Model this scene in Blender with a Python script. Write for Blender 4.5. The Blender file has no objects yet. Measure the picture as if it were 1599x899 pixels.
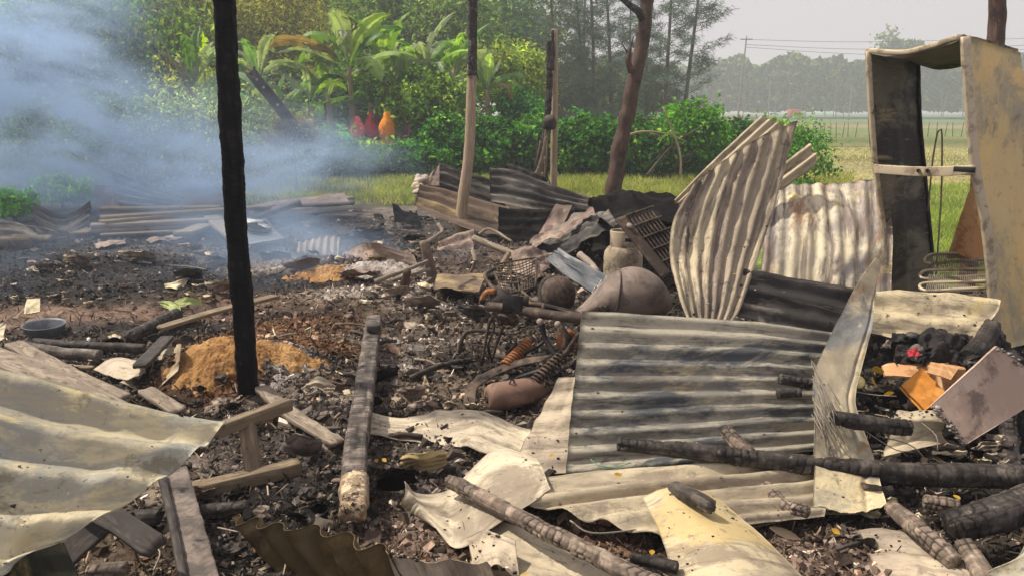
import bpy, math, random
import numpy as np
from mathutils import Vector, Matrix

# ------------------------------------------------------------------ camera, world, sun, exposure
scene = bpy.context.scene
COL = scene.collection
R = math.radians
CAM_H, PITCH, FPX = 1.70, math.atan(274.5 / 1255.0), 1255.0
cam_d = bpy.data.cameras.new("camera")
cam_d.sensor_width = 36.0
cam_d.lens = 36.0 * FPX / 1599.0
cam_d.clip_start, cam_d.clip_end = 0.05, 6000.0
cam = bpy.data.objects.new("camera", cam_d)
COL.objects.link(cam)
cam.location = (0, 0, CAM_H)
cam.rotation_euler = (math.pi / 2 - PITCH, 0, 0)
scene.camera = cam

SUN_EL, SUN_AZ = R(54), R(-74)          # azimuth measured from +Y towards +X
sd = Vector((math.sin(SUN_AZ) * math.cos(SUN_EL), math.cos(SUN_AZ) * math.cos(SUN_EL), math.sin(SUN_EL)))
sun_d = bpy.data.lights.new("sun", 'SUN')
sun_d.energy, sun_d.angle, sun_d.color = 4.8, R(1.6), (1.0, 0.91, 0.78)
sun = bpy.data.objects.new("sun", sun_d)
COL.objects.link(sun)
sun.location = (-20, 20, 30)
sun.rotation_euler = (-sd).to_track_quat('-Z', 'Y').to_euler()

w = bpy.data.worlds.new("World")
scene.world = w
w.use_nodes = True
nt = w.node_tree
nt.nodes.clear()
out = nt.nodes.new("ShaderNodeOutputWorld")
bg = nt.nodes.new("ShaderNodeBackground")
sky = nt.nodes.new("ShaderNodeTexSky")
sky.sky_type = 'NISHITA'
sky.sun_disc = False
sky.sun_elevation, sky.sun_rotation = SUN_EL, SUN_AZ
sky.dust_density, sky.air_density, sky.ozone_density = 5.0, 1.0, 1.0
pale = nt.nodes.new("ShaderNodeMix")
pale.data_type = 'RGBA'
pale.inputs[0].default_value = 0.72     # thin even high cloud greys the blue out
pale.inputs[7].default_value = (6.8, 6.15, 6.3, 1)
nt.links.new(sky.outputs[0], pale.inputs[6])
nt.links.new(pale.outputs[2], bg.inputs[0])
bg.inputs[1].default_value = 0.105
nt.links.new(bg.outputs[0], out.inputs[0])

vs = scene.view_settings
vs.view_transform, vs.look, vs.exposure, vs.gamma = 'Standard', 'None', 0.28, 1.0
vs.use_curve_mapping = False
cy = scene.cycles
cy.use_denoising = True
cy.denoiser = 'OPENIMAGEDENOISE'
cy.max_bounces, cy.diffuse_bounces, cy.glossy_bounces = 8, 4, 3
cy.transmission_bounces, cy.volume_bounces, cy.transparent_max_bounces = 4, 1, 8
cy.volume_step_rate, cy.volume_max_steps = 2.0, 96
cy.sample_clamp_indirect = 6.0

rnd = random.Random(7)
rng = np.random.default_rng(11)

# ------------------------------------------------------------------ noise
def _h(ix, iy, iz, seed):
    n = (ix.astype(np.int64) * 374761393 + iy.astype(np.int64) * 668265263 + iz.astype(np.int64) * 2147483647 + seed * 974634777)
    n = (n ^ (n >> 13)) * 1274126177
    n = (n ^ (n >> 16)) & 0xffffff
    return n / float(0xffffff)

def vnoise(p, seed=0):
    p = np.asarray(p, float)
    i = np.floor(p)
    f = p - i
    f = f * f * (3 - 2 * f)
    i = i.astype(np.int64)
    x, y, z = i[..., 0], i[..., 1], i[..., 2]
    fx, fy, fz = f[..., 0], f[..., 1], f[..., 2]
    r = 0
    for dx in (0, 1):
        for dy in (0, 1):
            for dz in (0, 1):
                wgt = (fx if dx else 1 - fx) * (fy if dy else 1 - fy) * (fz if dz else 1 - fz)
                r = r + wgt * _h(x + dx, y + dy, z + dz, seed)
    return r * 2 - 1

def fbm(p, octs=4, seed=0):
    p = np.asarray(p, float)
    a, s, r = 1.0, 0.0, 0
    for o in range(octs):
        r = r + a * vnoise(p * (2.03 ** o) + o * 17.3, seed + o)
        s += a
        a *= 0.5
    return r / s

def n1(x, seed=0, octs=3):
    x = np.asarray(x, float)
    return fbm(np.stack([x, x * 0 + seed * 3.7, x * 0 + 0.5], -1), octs, seed)

# ------------------------------------------------------------------ from a photo point to a place in the world
CF = np.array([0, math.cos(PITCH), -math.sin(PITCH)])
CU = np.array([0, math.sin(PITCH), math.cos(PITCH)])
CAMP = np.array([0, 0, CAM_H])

def ray(px, py):
    return CF + (px - 799.5) / FPX * np.array([1.0, 0, 0]) + (449.5 - py) / FPX * CU

def D(px, py, d):
    r = ray(px, py)
    return CAMP + r * (d / r[1])

def flat(px, py, z=0.0):
    r = ray(px, py)
    return CAMP + r * ((z - CAM_H) / r[2])

# low heaps of rubble: photo point of the foot, radii, height
HEAPS = []
for px, py, rx, ry, h in [(345, 598, .55, .42, .24), (470, 560, .6, .5, .14), (560, 480, 1.1, .9, .10), (1470, 650, 1.0, .6, .16),
                          (1420, 560, 1.1, .8, .22), (830, 560, .7, .6, .10), (900, 420, 1.8, 1.4, .22), (1500, 500, .9, .8, .22),
                          (700, 420, 1.0, .8, .14), (520, 430, .8, .5, .14), (640, 640, .5, .4, .05), (1300, 880, .5, .3, .05)]:
    c = flat(px, py)
    HEAPS.append((c[0], c[1], rx, ry, h))

def gz(x, y):
    x = np.asarray(x, float)
    y = np.asarray(y, float)
    r = np.hypot(x, y)
    near = np.clip((15.5 - r) / 4.0, 0, 1)
    z = 0.045 * fbm(np.stack([x * .9, y * .9, x * 0], -1), 3, 3) * near
    z = z + 0.028 * fbm(np.stack([x * 4.3, y * 4.3, x * 0 + 4], -1), 3, 5) * near
    for cx, cy_, rx, ry, h in HEAPS:
        q = ((x - cx) / rx) ** 2 + ((y - cy_) / ry) ** 2
        z = z + h * np.exp(-q * 1.3)
    z = z + np.clip((r - 16) / 60, 0, 1) * 0.12 * fbm(np.stack([x * .05, y * .05, x * 0 + 9], -1), 2, 8)
    return z

def L(px, py, lift=0.0):
    z = lift
    for _ in range(10):
        p = flat(px, py, z)
        z = 0.3 * z + 0.7 * (float(gz(p[0], p[1])) + lift)
    return flat(px, py, z)

def gp(p, lift=0.0):
    return np.array([p[0], p[1], float(gz(p[0], p[1])) + lift])

MARKS = [(375, 440, 'the charred post'), (725, 320, 'the half-charred pole'), (570, 640, 'the long cracked beam'), (400, 700, 'the broken stool'), (70, 516, 'the blue-grey basin'), (330, 545, 'the orange sawdust heap'),
         (790, 625, 'the small burnt gas bottle'), (840, 545, 'the rusty motorcycle frame'), (975, 455, 'the rounded grey shell'), (1080, 600, 'the big dark grey sheet'), (1310, 600, 'the torn spike strip'), (1530, 620, 'the lavender board'),
         (1440, 607, 'the orange board'), (1280, 720, 'the long charred log'), (860, 820, 'the sloping charred log'), (290, 830, 'the scorched beam'), (480, 850, 'the rust-brown jagged sheet'), (410, 365, 'the panel with the round opening'),
         (240, 345, 'the smoky board stack'), (95, 340, 'the sagging sheet'), (500, 385, 'the small rippled piece'), (710, 395, 'the crumpled pinkish fan'), (280, 475, 'the wilted leaves'), (48, 477, 'the folded paper scrap'),
         (515, 425, 'the smouldering ash'), (800, 435, 'the wire basket'), (715, 440, 'the low metal trough'), (975, 385, 'the gas cylinder'), (635, 330, 'the jagged black scrap'), (700, 665, 'the smooth buckled tan sheet'), (720, 790, 'the creased white sheet'), (1140, 840, 'the yellow-stained sheet'), (1430, 860, 'the pale rippled sheet'), (210, 575, 'the two bent tan sheets'), (100, 545, 'the grey boards')]
def near(px, py):
    m = min(MARKS, key=lambda q: (q[0] - px) ** 2 + ((q[1] - py) * 1.6) ** 2)
    dx, dy = px - m[0], (py - m[1]) * 1.6
    far_ = 'well ' if math.hypot(dx, dy) > 110 else ('just ' if math.hypot(dx, dy) < 50 else '')
    if abs(dx) > 2.2 * abs(dy): w_ = 'left of' if dx < 0 else 'right of'
    elif abs(dy) > 2.2 * abs(dx): w_ = 'behind' if dy < 0 else 'in front of'
    else: w_ = ('behind and ' if dy < 0 else 'in front and ') + ('left of' if dx < 0 else 'right of')
    return far_ + w_ + ' ' + m[2]

# ------------------------------------------------------------------ object helpers
def mesh_np(name, V, F, mat=None, uv=None, col=None, smooth=True):
    V = np.asarray(V, np.float32)
    me = bpy.data.meshes.new(name)
    Fs = F if isinstance(F, list) and len(F) and isinstance(F[0], np.ndarray) and F[0].ndim == 2 else [np.asarray(F)]
    loops = np.concatenate([f.reshape(-1) for f in Fs]).astype(np.int32)
    tot = np.concatenate([np.full(len(f), f.shape[1], np.int32) for f in Fs])
    start = np.concatenate([[0], np.cumsum(tot)[:-1]]).astype(np.int32)
    me.vertices.add(len(V))
    me.vertices.foreach_set("co", V.reshape(-1))
    me.loops.add(len(loops))
    me.loops.foreach_set("vertex_index", loops)
    me.polygons.add(len(tot))
    me.polygons.foreach_set("loop_start", start)
    me.polygons.foreach_set("use_smooth", np.full(len(tot), bool(smooth)))
    me.update(calc_edges=True)
    if uv is not None:
        l = me.uv_layers.new(name="UVMap")
        l.data.foreach_set("uv", np.asarray(uv, np.float32)[loops].reshape(-1))
    if col is not None:
        c = np.ones((len(V), 4), np.float32)
        c[:, :3] = col
        a = me.color_attributes.new("tint", 'FLOAT_COLOR', 'POINT')
        a.data.foreach_set("color", c.reshape(-1))
    me.validate(clean_customdata=False)
    if mat:
        me.materials.append(mat)
    return me

def tag(o, label=None, cat=None, group=None, kind=None):
    if label: o['label'] = label
    if cat: o['category'], o['kind'] = cat, 'thing'
    if group: o['group'] = group
    if kind: o['kind'] = kind
    return o

def empty(name, loc, label=None, cat=None, group=None):
    o = bpy.data.objects.new(name, None)
    o.empty_display_size = 0.2
    o.location = tuple(float(v) for v in loc)
    COL.objects.link(o)
    return tag(o, label, cat, group)

def wloc(o):
    v = Vector((0, 0, 0))
    while o is not None:
        v += o.location
        o = o.parent
    return v

def obj(name, geo, mat=None, parent=None, smooth=True, **kw):
    """geo = (V, F[, uv[, col]]) in world coordinates"""
    V, F = np.asarray(geo[0], float), geo[1]
    uv = geo[2] if len(geo) > 2 else None
    col = geo[3] if len(geo) > 3 else None
    if col is None and mat is not None and mat.get('tint'):
        col = np.ones((len(V), 3))
    if parent is not None:
        org = np.array(wloc(parent))
        if kw.pop('own_origin', False):
            org = V.mean(0)
    else:
        org = np.array([V[:, 0].mean(), V[:, 1].mean(), V[:, 2].min()])
    me = mesh_np(name, V - org, F, mat, uv, col, smooth)
    o = bpy.data.objects.new(name, me)
    COL.objects.link(o)
    if parent is not None:
        o.parent = parent
        o.location = Vector(org) - wloc(parent)
    else:
        o.location = tuple(org)
    return o

def thing(name, geo, mat, label, cat, group=None, smooth=True):
    return tag(obj(name, geo, mat, smooth=smooth), label, cat, group)

def join(*gs):
    V, n, FS = [], 0, {}
    cols, uvs = [], []
    for g in gs:
        v = np.asarray(g[0], float)
        fl = g[1] if isinstance(g[1], list) and len(g[1]) and isinstance(g[1][0], np.ndarray) and g[1][0].ndim == 2 else [np.asarray(g[1])]
        for f in fl:
            FS.setdefault(f.shape[1], []).append(f + n)
        V.append(v)
        uvs.append(np.asarray(g[2]) if len(g) > 2 and g[2] is not None else np.zeros((len(v), 2)))
        cols.append(np.broadcast_to(np.asarray(g[3]), (len(v), 3)) if len(g) > 3 and g[3] is not None else np.ones((len(v), 3)))
        n += len(v)
    return np.concatenate(V), [np.concatenate(x) for x in FS.values()], np.concatenate(uvs), np.concatenate(cols)

def grid_faces(nu, nv, wrap=False):
    i = np.arange(nv - 1)[:, None] * nu
    if wrap:
        a = np.arange(nu); b = (a + 1) % nu
    else:
        a = np.arange(nu - 1); b = a + 1
    return np.stack([i + a, i + b, i + nu + b, i + nu + a], -1).reshape(-1, 4)

def catmull(P, n, smooth=True):
    P = np.asarray(P, float)
    if len(P) == 2 or not smooth:
        s = np.concatenate([[0], np.cumsum(np.linalg.norm(np.diff(P, axis=0), axis=1))])
        t = np.linspace(0, s[-1], n)
        return np.stack([np.interp(t, s, P[:, k]) for k in range(P.shape[1])], -1)
    Q = np.concatenate([[2 * P[0] - P[1]], P, [2 * P[-1] - P[-2]]])
    outp = []
    m = 24
    for i in range(1, len(Q) - 2):
        t = np.linspace(0, 1, m, endpoint=False)[:, None]
        p0, p1, p2, p3 = Q[i - 1], Q[i], Q[i + 1], Q[i + 2]
        outp.append(0.5 * (2 * p1 + (p2 - p0) * t + (2 * p0 - 5 * p1 + 4 * p2 - p3) * t ** 2 + (3 * p1 - p0 - 3 * p2 + p3) * t ** 3))
    outp.append(P[-1:])
    return catmull(np.concatenate(outp), n, False)

def vnorm(a):
    return a / np.maximum(np.linalg.norm(a, axis=-1, keepdims=True), 1e-9)

# metal sheets: a patch between four edges, corrugated, crumpled, torn at the edges, with a real thickness
def sheet(top, bottom, lm=(), rm=(), corr=0, amp=.012, axis='v', crumple=.006, cfreq=4.0, seed=1, jag=(.01, .01, .01, .01),
          jf=14, thick=.003, res=None, smooth_edges=True, fold=None, sharp=1.0):
    left = [top[0]] + list(lm) + [bottom[0]]
    right = [top[-1]] + list(rm) + [bottom[-1]]
    nu = nv = 44
    if corr:
        if axis == 'v': nv = max(44, int(corr * 10))
        else: nu = max(44, int(corr * 10))
    if res: nu, nv = res
    m = 160
    T, B = catmull(top, m, smooth_edges), catmull(bottom, m, smooth_edges)
    Lf, Rt = catmull(left, m, smooth_edges), catmull(right, m, smooth_edges)
    u, v = np.meshgrid(np.linspace(0, 1, nu), np.linspace(0, 1, nv))
    jt, jb, jl, jr = jag
    U, W = u[0], v[:, 0]
    def jg(x, a, sd): return a * (0.5 + 0.5 * n1(x * jf, sd, 3)) if a else x * 0
    v = jg(U, jt, seed + 1)[None] + v * (1 - jg(U, jt, seed + 1) - jg(U, jb, seed + 2))[None]
    u = jg(W, jl, seed + 3)[:, None] + u * (1 - jg(W, jl, seed + 3) - jg(W, jr, seed + 4))[:, None]
    def ev(C, t):
        x = t * (m - 1)
        i = np.clip(x.astype(int), 0, m - 2)
        f = (x - i)[..., None]
        return C[i] * (1 - f) + C[i + 1] * f
    u3, v3 = u[..., None], v[..., None]
    P = (1 - v3) * ev(T, u) + v3 * ev(B, u) + (1 - u3) * ev(Lf, v) + u3 * ev(Rt, v)
    P -= (1 - u3) * (1 - v3) * T[0] + u3 * (1 - v3) * T[-1] + (1 - u3) * v3 * B[0] + u3 * v3 * B[-1]
    N = vnorm(np.cross(np.gradient(P, axis=1), np.gradient(P, axis=0)))
    if N[..., 2].mean() < 0: N = -N
    disp = crumple * fbm(P * cfreq + seed * 5.1, 4, seed) - crumple * .9 * np.abs(fbm(P * cfreq * .9 + seed * 2.9, 2, seed + 3)) - crumple * .5 * np.abs(fbm(P * cfreq * 2.3 + seed * 4.9, 2, seed + 13))
    kr = np.random.default_rng(seed + 50)
    for _ in range(5):
        ka, kc, kw = kr.uniform(0, 3.14), kr.uniform(-.1, 1.1), kr.uniform(.06, .22)
        kd = np.abs((u - .5) * math.cos(ka) + (v - .5) * math.sin(ka) - (kc - .5) * .8 + .05 * fbm(P * 3 + seed, 2, seed + 40)) / kw
        disp = disp + min(crumple, .011) * kr.uniform(-1, 1) * np.clip(1 - kd, 0, 1)
    if corr:
        ph = (v if axis == 'v' else u) * corr * 2 * math.pi + 0.35 * fbm(P * 2.0 + seed, 2, seed + 9)
        s = np.sin(ph)
        disp = disp + amp * np.sign(s) * np.abs(s) ** sharp * (0.85 + 0.25 * fbm(P * 3 + seed * 2, 2, seed + 4))
    if fold is not None:
        disp = disp + fold(u, v)
    P = P + N * disp[..., None]
    N = vnorm(np.cross(np.gradient(P, axis=1), np.gradient(P, axis=0)))
    if N[..., 2].mean() < 0: N = -N
    lu = np.linalg.norm(T[-1] - T[0]) * .5 + np.linalg.norm(B[-1] - B[0]) * .5
    lv = np.linalg.norm(Lf[-1] - Lf[0]) * .5 + np.linalg.norm(Rt[-1] - Rt[0]) * .5
    uv = np.stack([u * lu + seed * 1.37, v * lv + seed * .77], -1).reshape(-1, 2)
    if axis == 'u': uv = uv[:, ::-1]
    V1 = (P + N * thick * .5).reshape(-1, 3)
    V2 = (P - N * thick * .5).reshape(-1, 3)
    n = len(V1)
    F1 = grid_faces(nu, nv)
    ring = np.concatenate([np.arange(nu), np.arange(1, nv) * nu + nu - 1, (nv - 1) * nu + np.arange(nu - 2, -1, -1), np.arange(nv - 2, 0, -1) * nu])
    r2 = np.roll(ring, -1)
    FS = np.stack([ring, r2, r2 + n, ring + n], -1)
    return np.concatenate([V1, V2]), np.concatenate([F1, F1[:, ::-1] + n, FS]), np.concatenate([uv, uv])

# beams, logs, planks, tubes: a section swept along a path, with charred cells cracked into the surface
def beam(path, wd, ht=None, expo=2.0, up=(0, 0, 1), cell=0, crack=.006, rough=.0, seed=1, step=None, taper=1.0, endrag=0.0, smooth=True, na=None, aspect=1.4):
    ht = wd if ht is None else ht
    path = np.asarray(path, float)
    ln = np.linalg.norm(np.diff(path, axis=0), axis=1).sum()
    st = step or (min(cell / 7.0, .02) if cell else max(.02, ln / 40))
    n = int(np.clip(ln / st, 3, 520))
    C = catmull(path, n, smooth)
    Tn = vnorm(np.gradient(C, axis=0))
    if np.abs(Tn @ vnorm(np.asarray(up, float))).max() > .97: up = (0.05, 1, .02) if abs(vnorm(path[-1] - path[0])[1]) < .8 else (1, 0, .05)
    upv = np.broadcast_to(np.asarray(up, float), Tn.shape)
    S = np.cross(Tn, upv)
    bad = np.linalg.norm(S, axis=1) < .05
    S[bad] = np.cross(Tn[bad], [1, 0.1, 0])
    S = vnorm(S)
    Wv = np.cross(S, Tn)
    na = na or (int(np.clip((wd + ht) * 1.6 / (cell / 6.5), 20, 80)) if cell else (12 if expo < 3 else 20))
    a = np.linspace(0, 2 * math.pi, na, endpoint=False)
    e = 2.0 / expo
    ca = np.sign(np.cos(a)) * np.abs(np.cos(a)) ** e
    sa = np.sign(np.sin(a)) * np.abs(np.sin(a)) ** e
    tl = np.linspace(0, 1, n)
    tp = 1 + (taper - 1) * tl
    X = ca[None] * wd * .5 * tp[:, None]
    Y = sa[None] * ht * .5 * tp[:, None]
    s = tl * ln
    Pp = C[:, None] + S[:, None] * X[..., None] + Wv[:, None] * Y[..., None]
    O = vnorm(S[:, None] * X[..., None] + Wv[:, None] * Y[..., None])
    d = np.zeros((n, na))
    tnt = None
    if cell:
        per = (wd + ht) * 1.5
        k = max(4, int(round(per / (cell * aspect))))
        ang = a[None] / (2 * math.pi) * k
        sk = s[:, None]
        wv = fbm(np.stack([sk * 9 + ang * 0, ang * .9 + sk * 0, ang * 0 + sk * 0 + seed], -1), 2, seed)
        aa = ang + .28 * wv
        stp = np.floor(aa)
        fa = aa - stp
        sm_ = np.mod(stp, k)
        ss = sk / (cell * (.9 + .2 * _h(sm_, sm_ * 0 + 5, sm_ * 0, seed + 4))) + 1.0 * _h(sm_, sm_ * 0 + 3, sm_ * 0, seed) + 1.1 * n1(sk / cell * .23 + ang * 0, seed + 21, 2) + .45 * fbm(np.stack([sk * 12 + ang * 0, ang * 2.1 + sk * 0, ang * 0 + sk * 0 + seed + 7], -1), 2, seed + 1)
        ring = np.floor(ss)
        fs = ss - ring
        wgt = _h(ring, sm_, ring * 0 + 1, seed + 2)
        ds, da = np.minimum(fs, 1 - fs), np.minimum(fa, 1 - fa) * aspect
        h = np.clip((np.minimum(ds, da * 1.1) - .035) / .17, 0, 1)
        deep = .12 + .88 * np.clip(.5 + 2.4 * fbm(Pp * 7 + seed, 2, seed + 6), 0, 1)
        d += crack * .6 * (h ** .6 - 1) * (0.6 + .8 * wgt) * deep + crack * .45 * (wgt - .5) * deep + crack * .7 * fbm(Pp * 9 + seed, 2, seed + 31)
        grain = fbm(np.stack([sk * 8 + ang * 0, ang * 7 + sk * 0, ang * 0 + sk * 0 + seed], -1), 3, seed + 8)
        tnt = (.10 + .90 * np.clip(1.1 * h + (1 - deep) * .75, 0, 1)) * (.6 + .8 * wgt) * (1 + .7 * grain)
    if rough:
        d += rough * fbm(Pp * (1.5 / max(wd, .03)) + seed * 3.3, 4, seed)
    if endrag:
        er = np.abs(n1(a * 3, seed + 5)) * endrag
        k0 = np.clip(s[:, None] / (er[None] + .004), 0, 1) ** .5
        k1 = np.clip((ln - s[:, None]) / (er[None][:, ::-1] + .004), 0, 1) ** .5
        d += -(1 - k0 * k1) * min(wd, ht) * .35
    Pp = Pp + O * d[..., None]
    V = Pp.reshape(-1, 3)
    F = [grid_faces(na, n, wrap=True)]
    c0, c1 = C[0] - Tn[0] * 0, C[-1]
    V = np.concatenate([V, [c0, c1]])
    i0, i1 = len(V) - 2, len(V) - 1
    aI = np.arange(na); b = (aI + 1) % na
    F.append(np.concatenate([np.stack([b, aI, aI * 0 + i0], -1), np.stack([(n - 1) * na + aI, (n - 1) * na + b, aI * 0 + i1], -1)]))
    uv = np.concatenate([np.stack([np.repeat(s, na), np.tile(a * (wd + ht) * .25, n)], -1), [[0, 0], [ln, 0]]])
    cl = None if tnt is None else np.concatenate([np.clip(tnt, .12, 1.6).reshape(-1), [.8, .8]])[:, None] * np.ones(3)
    return V, F, uv, cl

def tube(path, r, smooth=True, na=10, step=None, seed=1, rough=0.0):
    return beam(path, 2 * r, seed=seed, smooth=smooth, na=na, step=step or max(.012, r * 1.2), rough=rough)

def lathe(prof, c, axis=(0, 0, 1), n=32):
    prof = np.asarray(prof, float)
    ax = vnorm(np.asarray(axis, float))
    x = np.cross(ax, [0.0, 0, 1]) if abs(ax[2]) < .95 else np.array([1.0, 0, 0])
    x = vnorm(x - ax * np.dot(x, ax)); y = np.cross(ax, x)
    a = np.linspace(0, 2 * math.pi, n, endpoint=False)
    dirs = np.cos(a)[:, None] * x + np.sin(a)[:, None] * y
    V = np.asarray(c) + prof[:, 1][:, None, None] * ax + prof[:, 0][:, None, None] * dirs[None]
    return V.reshape(-1, 3), grid_faces(n, len(prof), wrap=True)

def box(c, sx, sy, sz, rot=None, bev=.0):
    b = min(bev or min(sx, sy, sz) * .08, min(sx, sy, sz) * .3)
    V = []
    for X in (-1, 1):
        for Y in (-1, 1):
            for Z in (-1, 1):
                V += [(X * (sx / 2 - b), Y * (sy / 2 - b), Z * sz / 2), (X * (sx / 2 - b), Y * sy / 2, Z * (sz / 2 - b)), (X * sx / 2, Y * (sy / 2 - b), Z * (sz / 2 - b))]
    V = np.array(V)
    import bmesh
    bm = bmesh.new()
    for v in V: bm.verts.new(v)
    r = bmesh.ops.convex_hull(bm, input=bm.verts[:])
    bm.verts.index_update()
    F = np.array([[v.index for v in f.verts] for f in bm.faces])
    V = np.array([v.co[:] for v in bm.verts])
    bm.free()
    if rot is not None: V = V @ np.asarray(rot).T
    return V + np.asarray(c), F

def frame_rot(x, z):
    x = vnorm(np.asarray(x, float)); z = np.asarray(z, float)
    z = vnorm(z - x * np.dot(x, z)); y = np.cross(z, x)
    return np.stack([x, y, z], 1)

# ------------------------------------------------------------------ materials
def lin(h):
    if isinstance(h, tuple): return h
    h = h.lstrip('#')
    c = [int(h[i:i + 2], 16) / 255 for i in (0, 2, 4)]
    return tuple(x / 12.92 if x <= .04045 else ((x + .055) / 1.055) ** 2.4 for x in c)

def mk(name, base, layers=(), rough=.8, metal=0.0, bump=(), tint=False, spec=.3, seed=0, transl=None, voro=None, rough_var=.15):
    m = bpy.data.materials.new(name)
    m.use_nodes = True
    m['tint'] = bool(tint)
    t = m.node_tree
    N = t.nodes
    N.clear()
    lk = t.links.new
    o = N.new("ShaderNodeOutputMaterial")
    b = N.new("ShaderNodeBsdfPrincipled")
    geo = N.new("ShaderNodeNewGeometry")
    uvn = N.new("ShaderNodeUVMap")
    b.inputs['Roughness'].default_value = rough
    b.inputs['Metallic'].default_value = metal
    b.inputs['Specular IOR Level'].default_value = spec
    def noise(scale, detail=5, stretch=None, dist=0.0, off=0.0, rg=.72):
        mp = N.new("ShaderNodeMapping")
        if stretch:
            lk(uvn.outputs[0], mp.inputs[0])
            mp.inputs['Scale'].default_value = (stretch[0], stretch[1], 1)
        else:
            lk(geo.outputs['Position'], mp.inputs[0])
        mp.inputs['Location'].default_value = (seed * 3.1 + off, seed * 1.7 - off, seed * .9 + off * .5)
        n = N.new("ShaderNodeTexNoise")
        n.inputs['Scale'].default_value = scale
        n.inputs['Detail'].default_value = detail
        n.inputs['Roughness'].default_value = rg
        n.inputs['Distortion'].default_value = dist
        lk(mp.outputs[0], n.inputs['Vector'])
        return n.outputs[0]
    rgb = N.new("ShaderNodeRGB")
    rgb.outputs[0].default_value = (*lin(base), 1)
    cur = rgb.outputs[0]
    for k, ly in enumerate(layers):
        c, scale, lo, hi = ly[:4]
        st = ly[4] if len(ly) > 4 else None
        dist = min(.35, ly[5] if len(ly) > 5 else 0.3)
        amt = ly[6] if len(ly) > 6 else 1.0
        f = noise(scale, 6, st, dist, k * 7.7 + 1)
        mr = N.new("ShaderNodeMapRange")
        mr.interpolation_type = 'SMOOTHSTEP'
        mr.inputs[1].default_value, mr.inputs[2].default_value = lo, hi
        mr.inputs[4].default_value = amt
        lk(f, mr.inputs[0])
        mx = N.new("ShaderNodeMix")
        mx.data_type = 'RGBA'
        lk(mr.outputs[0], mx.inputs[0])
        lk(cur, mx.inputs[6])
        mx.inputs[7].default_value = (*lin(c), 1)
        cur = mx.outputs[2]
    if tint:
        at = N.new("ShaderNodeAttribute")
        at.attribute_name = "tint"
        mx = N.new("ShaderNodeMix")
        mx.data_type, mx.blend_type = 'RGBA', 'MULTIPLY'
        mx.inputs[0].default_value = 1
        lk(cur, mx.inputs[6]); lk(at.outputs[0], mx.inputs[7])
        cur = mx.outputs[2]
    lk(cur, b.inputs['Base Color'])
    nrm = None
    for k, (sc, st, dist) in enumerate(bump):
        f = noise(sc, 6, None, .3, k * 3.3 + 40, .65)
        bp = N.new("ShaderNodeBump")
        bp.inputs['Strength'].default_value = st
        bp.inputs['Distance'].default_value = dist
        lk(f, bp.inputs['Height'])
        if nrm: lk(nrm, bp.inputs['Normal'])
        nrm = bp.outputs[0]
    if voro:
        sc, st, dist = voro
        v = N.new("ShaderNodeTexVoronoi")
        v.feature = 'DISTANCE_TO_EDGE'
        v.inputs['Scale'].default_value = sc
        lk(geo.outputs['Position'], v.inputs['Vector'])
        mr = N.new("ShaderNodeMapRange")
        mr.inputs[2].default_value = .16
        lk(v.outputs[0], mr.inputs[0])
        bp = N.new("ShaderNodeBump")
        bp.inputs['Strength'].default_value = st
        bp.inputs['Distance'].default_value = dist
        lk(mr.outputs[0], bp.inputs['Height'])
        if nrm: lk(nrm, bp.inputs['Normal'])
        nrm = bp.outputs[0]
    if nrm: lk(nrm, b.inputs['Normal'])
    if rough_var:
        f = noise(9, 4, None, 0, 77)
        mr = N.new("ShaderNodeMapRange")
        mr.inputs[3].default_value, mr.inputs[4].default_value = rough - rough_var, min(1, rough + rough_var)
        lk(f, mr.inputs[0]); lk(mr.outputs[0], b.inputs['Roughness'])
    if transl:
        tr = N.new("ShaderNodeBsdfTranslucent")
        hs = N.new("ShaderNodeMix")
        hs.data_type, hs.blend_type = 'RGBA', 'MULTIPLY'
        hs.inputs[0].default_value = 1
        hs.inputs[7].default_value = (*transl[1], 1)
        lk(cur, hs.inputs[6]); lk(hs.outputs[2], tr.inputs[0])
        ms = N.new("ShaderNodeMixShader")
        ms.inputs[0].default_value = transl[0]
        lk(b.outputs[0], ms.inputs[1]); lk(tr.outputs[0], ms.inputs[2])
        lk(ms.outputs[0], o.inputs[0])
    else:
        lk(b.outputs[0], o.inputs[0])
    return m

def metal_sheet(name, seed, base='#9d9484', pale='#c4b99c', rust='#6b5140', soot='#1f1c1a', yellow=None, soot_lo=.60, rust_lo=.56, pale_lo=.46, rough=.66, metal=.1):
    ly = [(pale, 1.5, pale_lo, pale_lo + .12, (.9, 1.8), 1.4), ('#786c5d', 2.7, .49, .6, (.8, 1.6), 1.3, .75), ('#6b6054', 5, .50, .64, (.7, 6), .6, .65),
          (rust, 1.5, rust_lo, rust_lo + .12, (1.0, 3.0), 1.2, .8)]
    if yellow: ly.append((yellow, 1.8, .50, .60, None, 1.4, .85))
    ly += [(soot, 1.9, soot_lo, soot_lo + .12, (1.1, 2.4), 1.6, .9), ('#5b5146', 14, .56, .68, None, .8, .6), (pale, 20, .58, .7, None, .6, .5),
           ('#2e2822', 46, .64, .71, None, .2, .8), ('#c4baa2', 70, .62, .74, None, .2, .5)]
    return mk(name, base, ly, rough, metal, ((9, .25, .02), (34, .3, .006), (150, .2, .002)), seed=seed)

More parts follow.
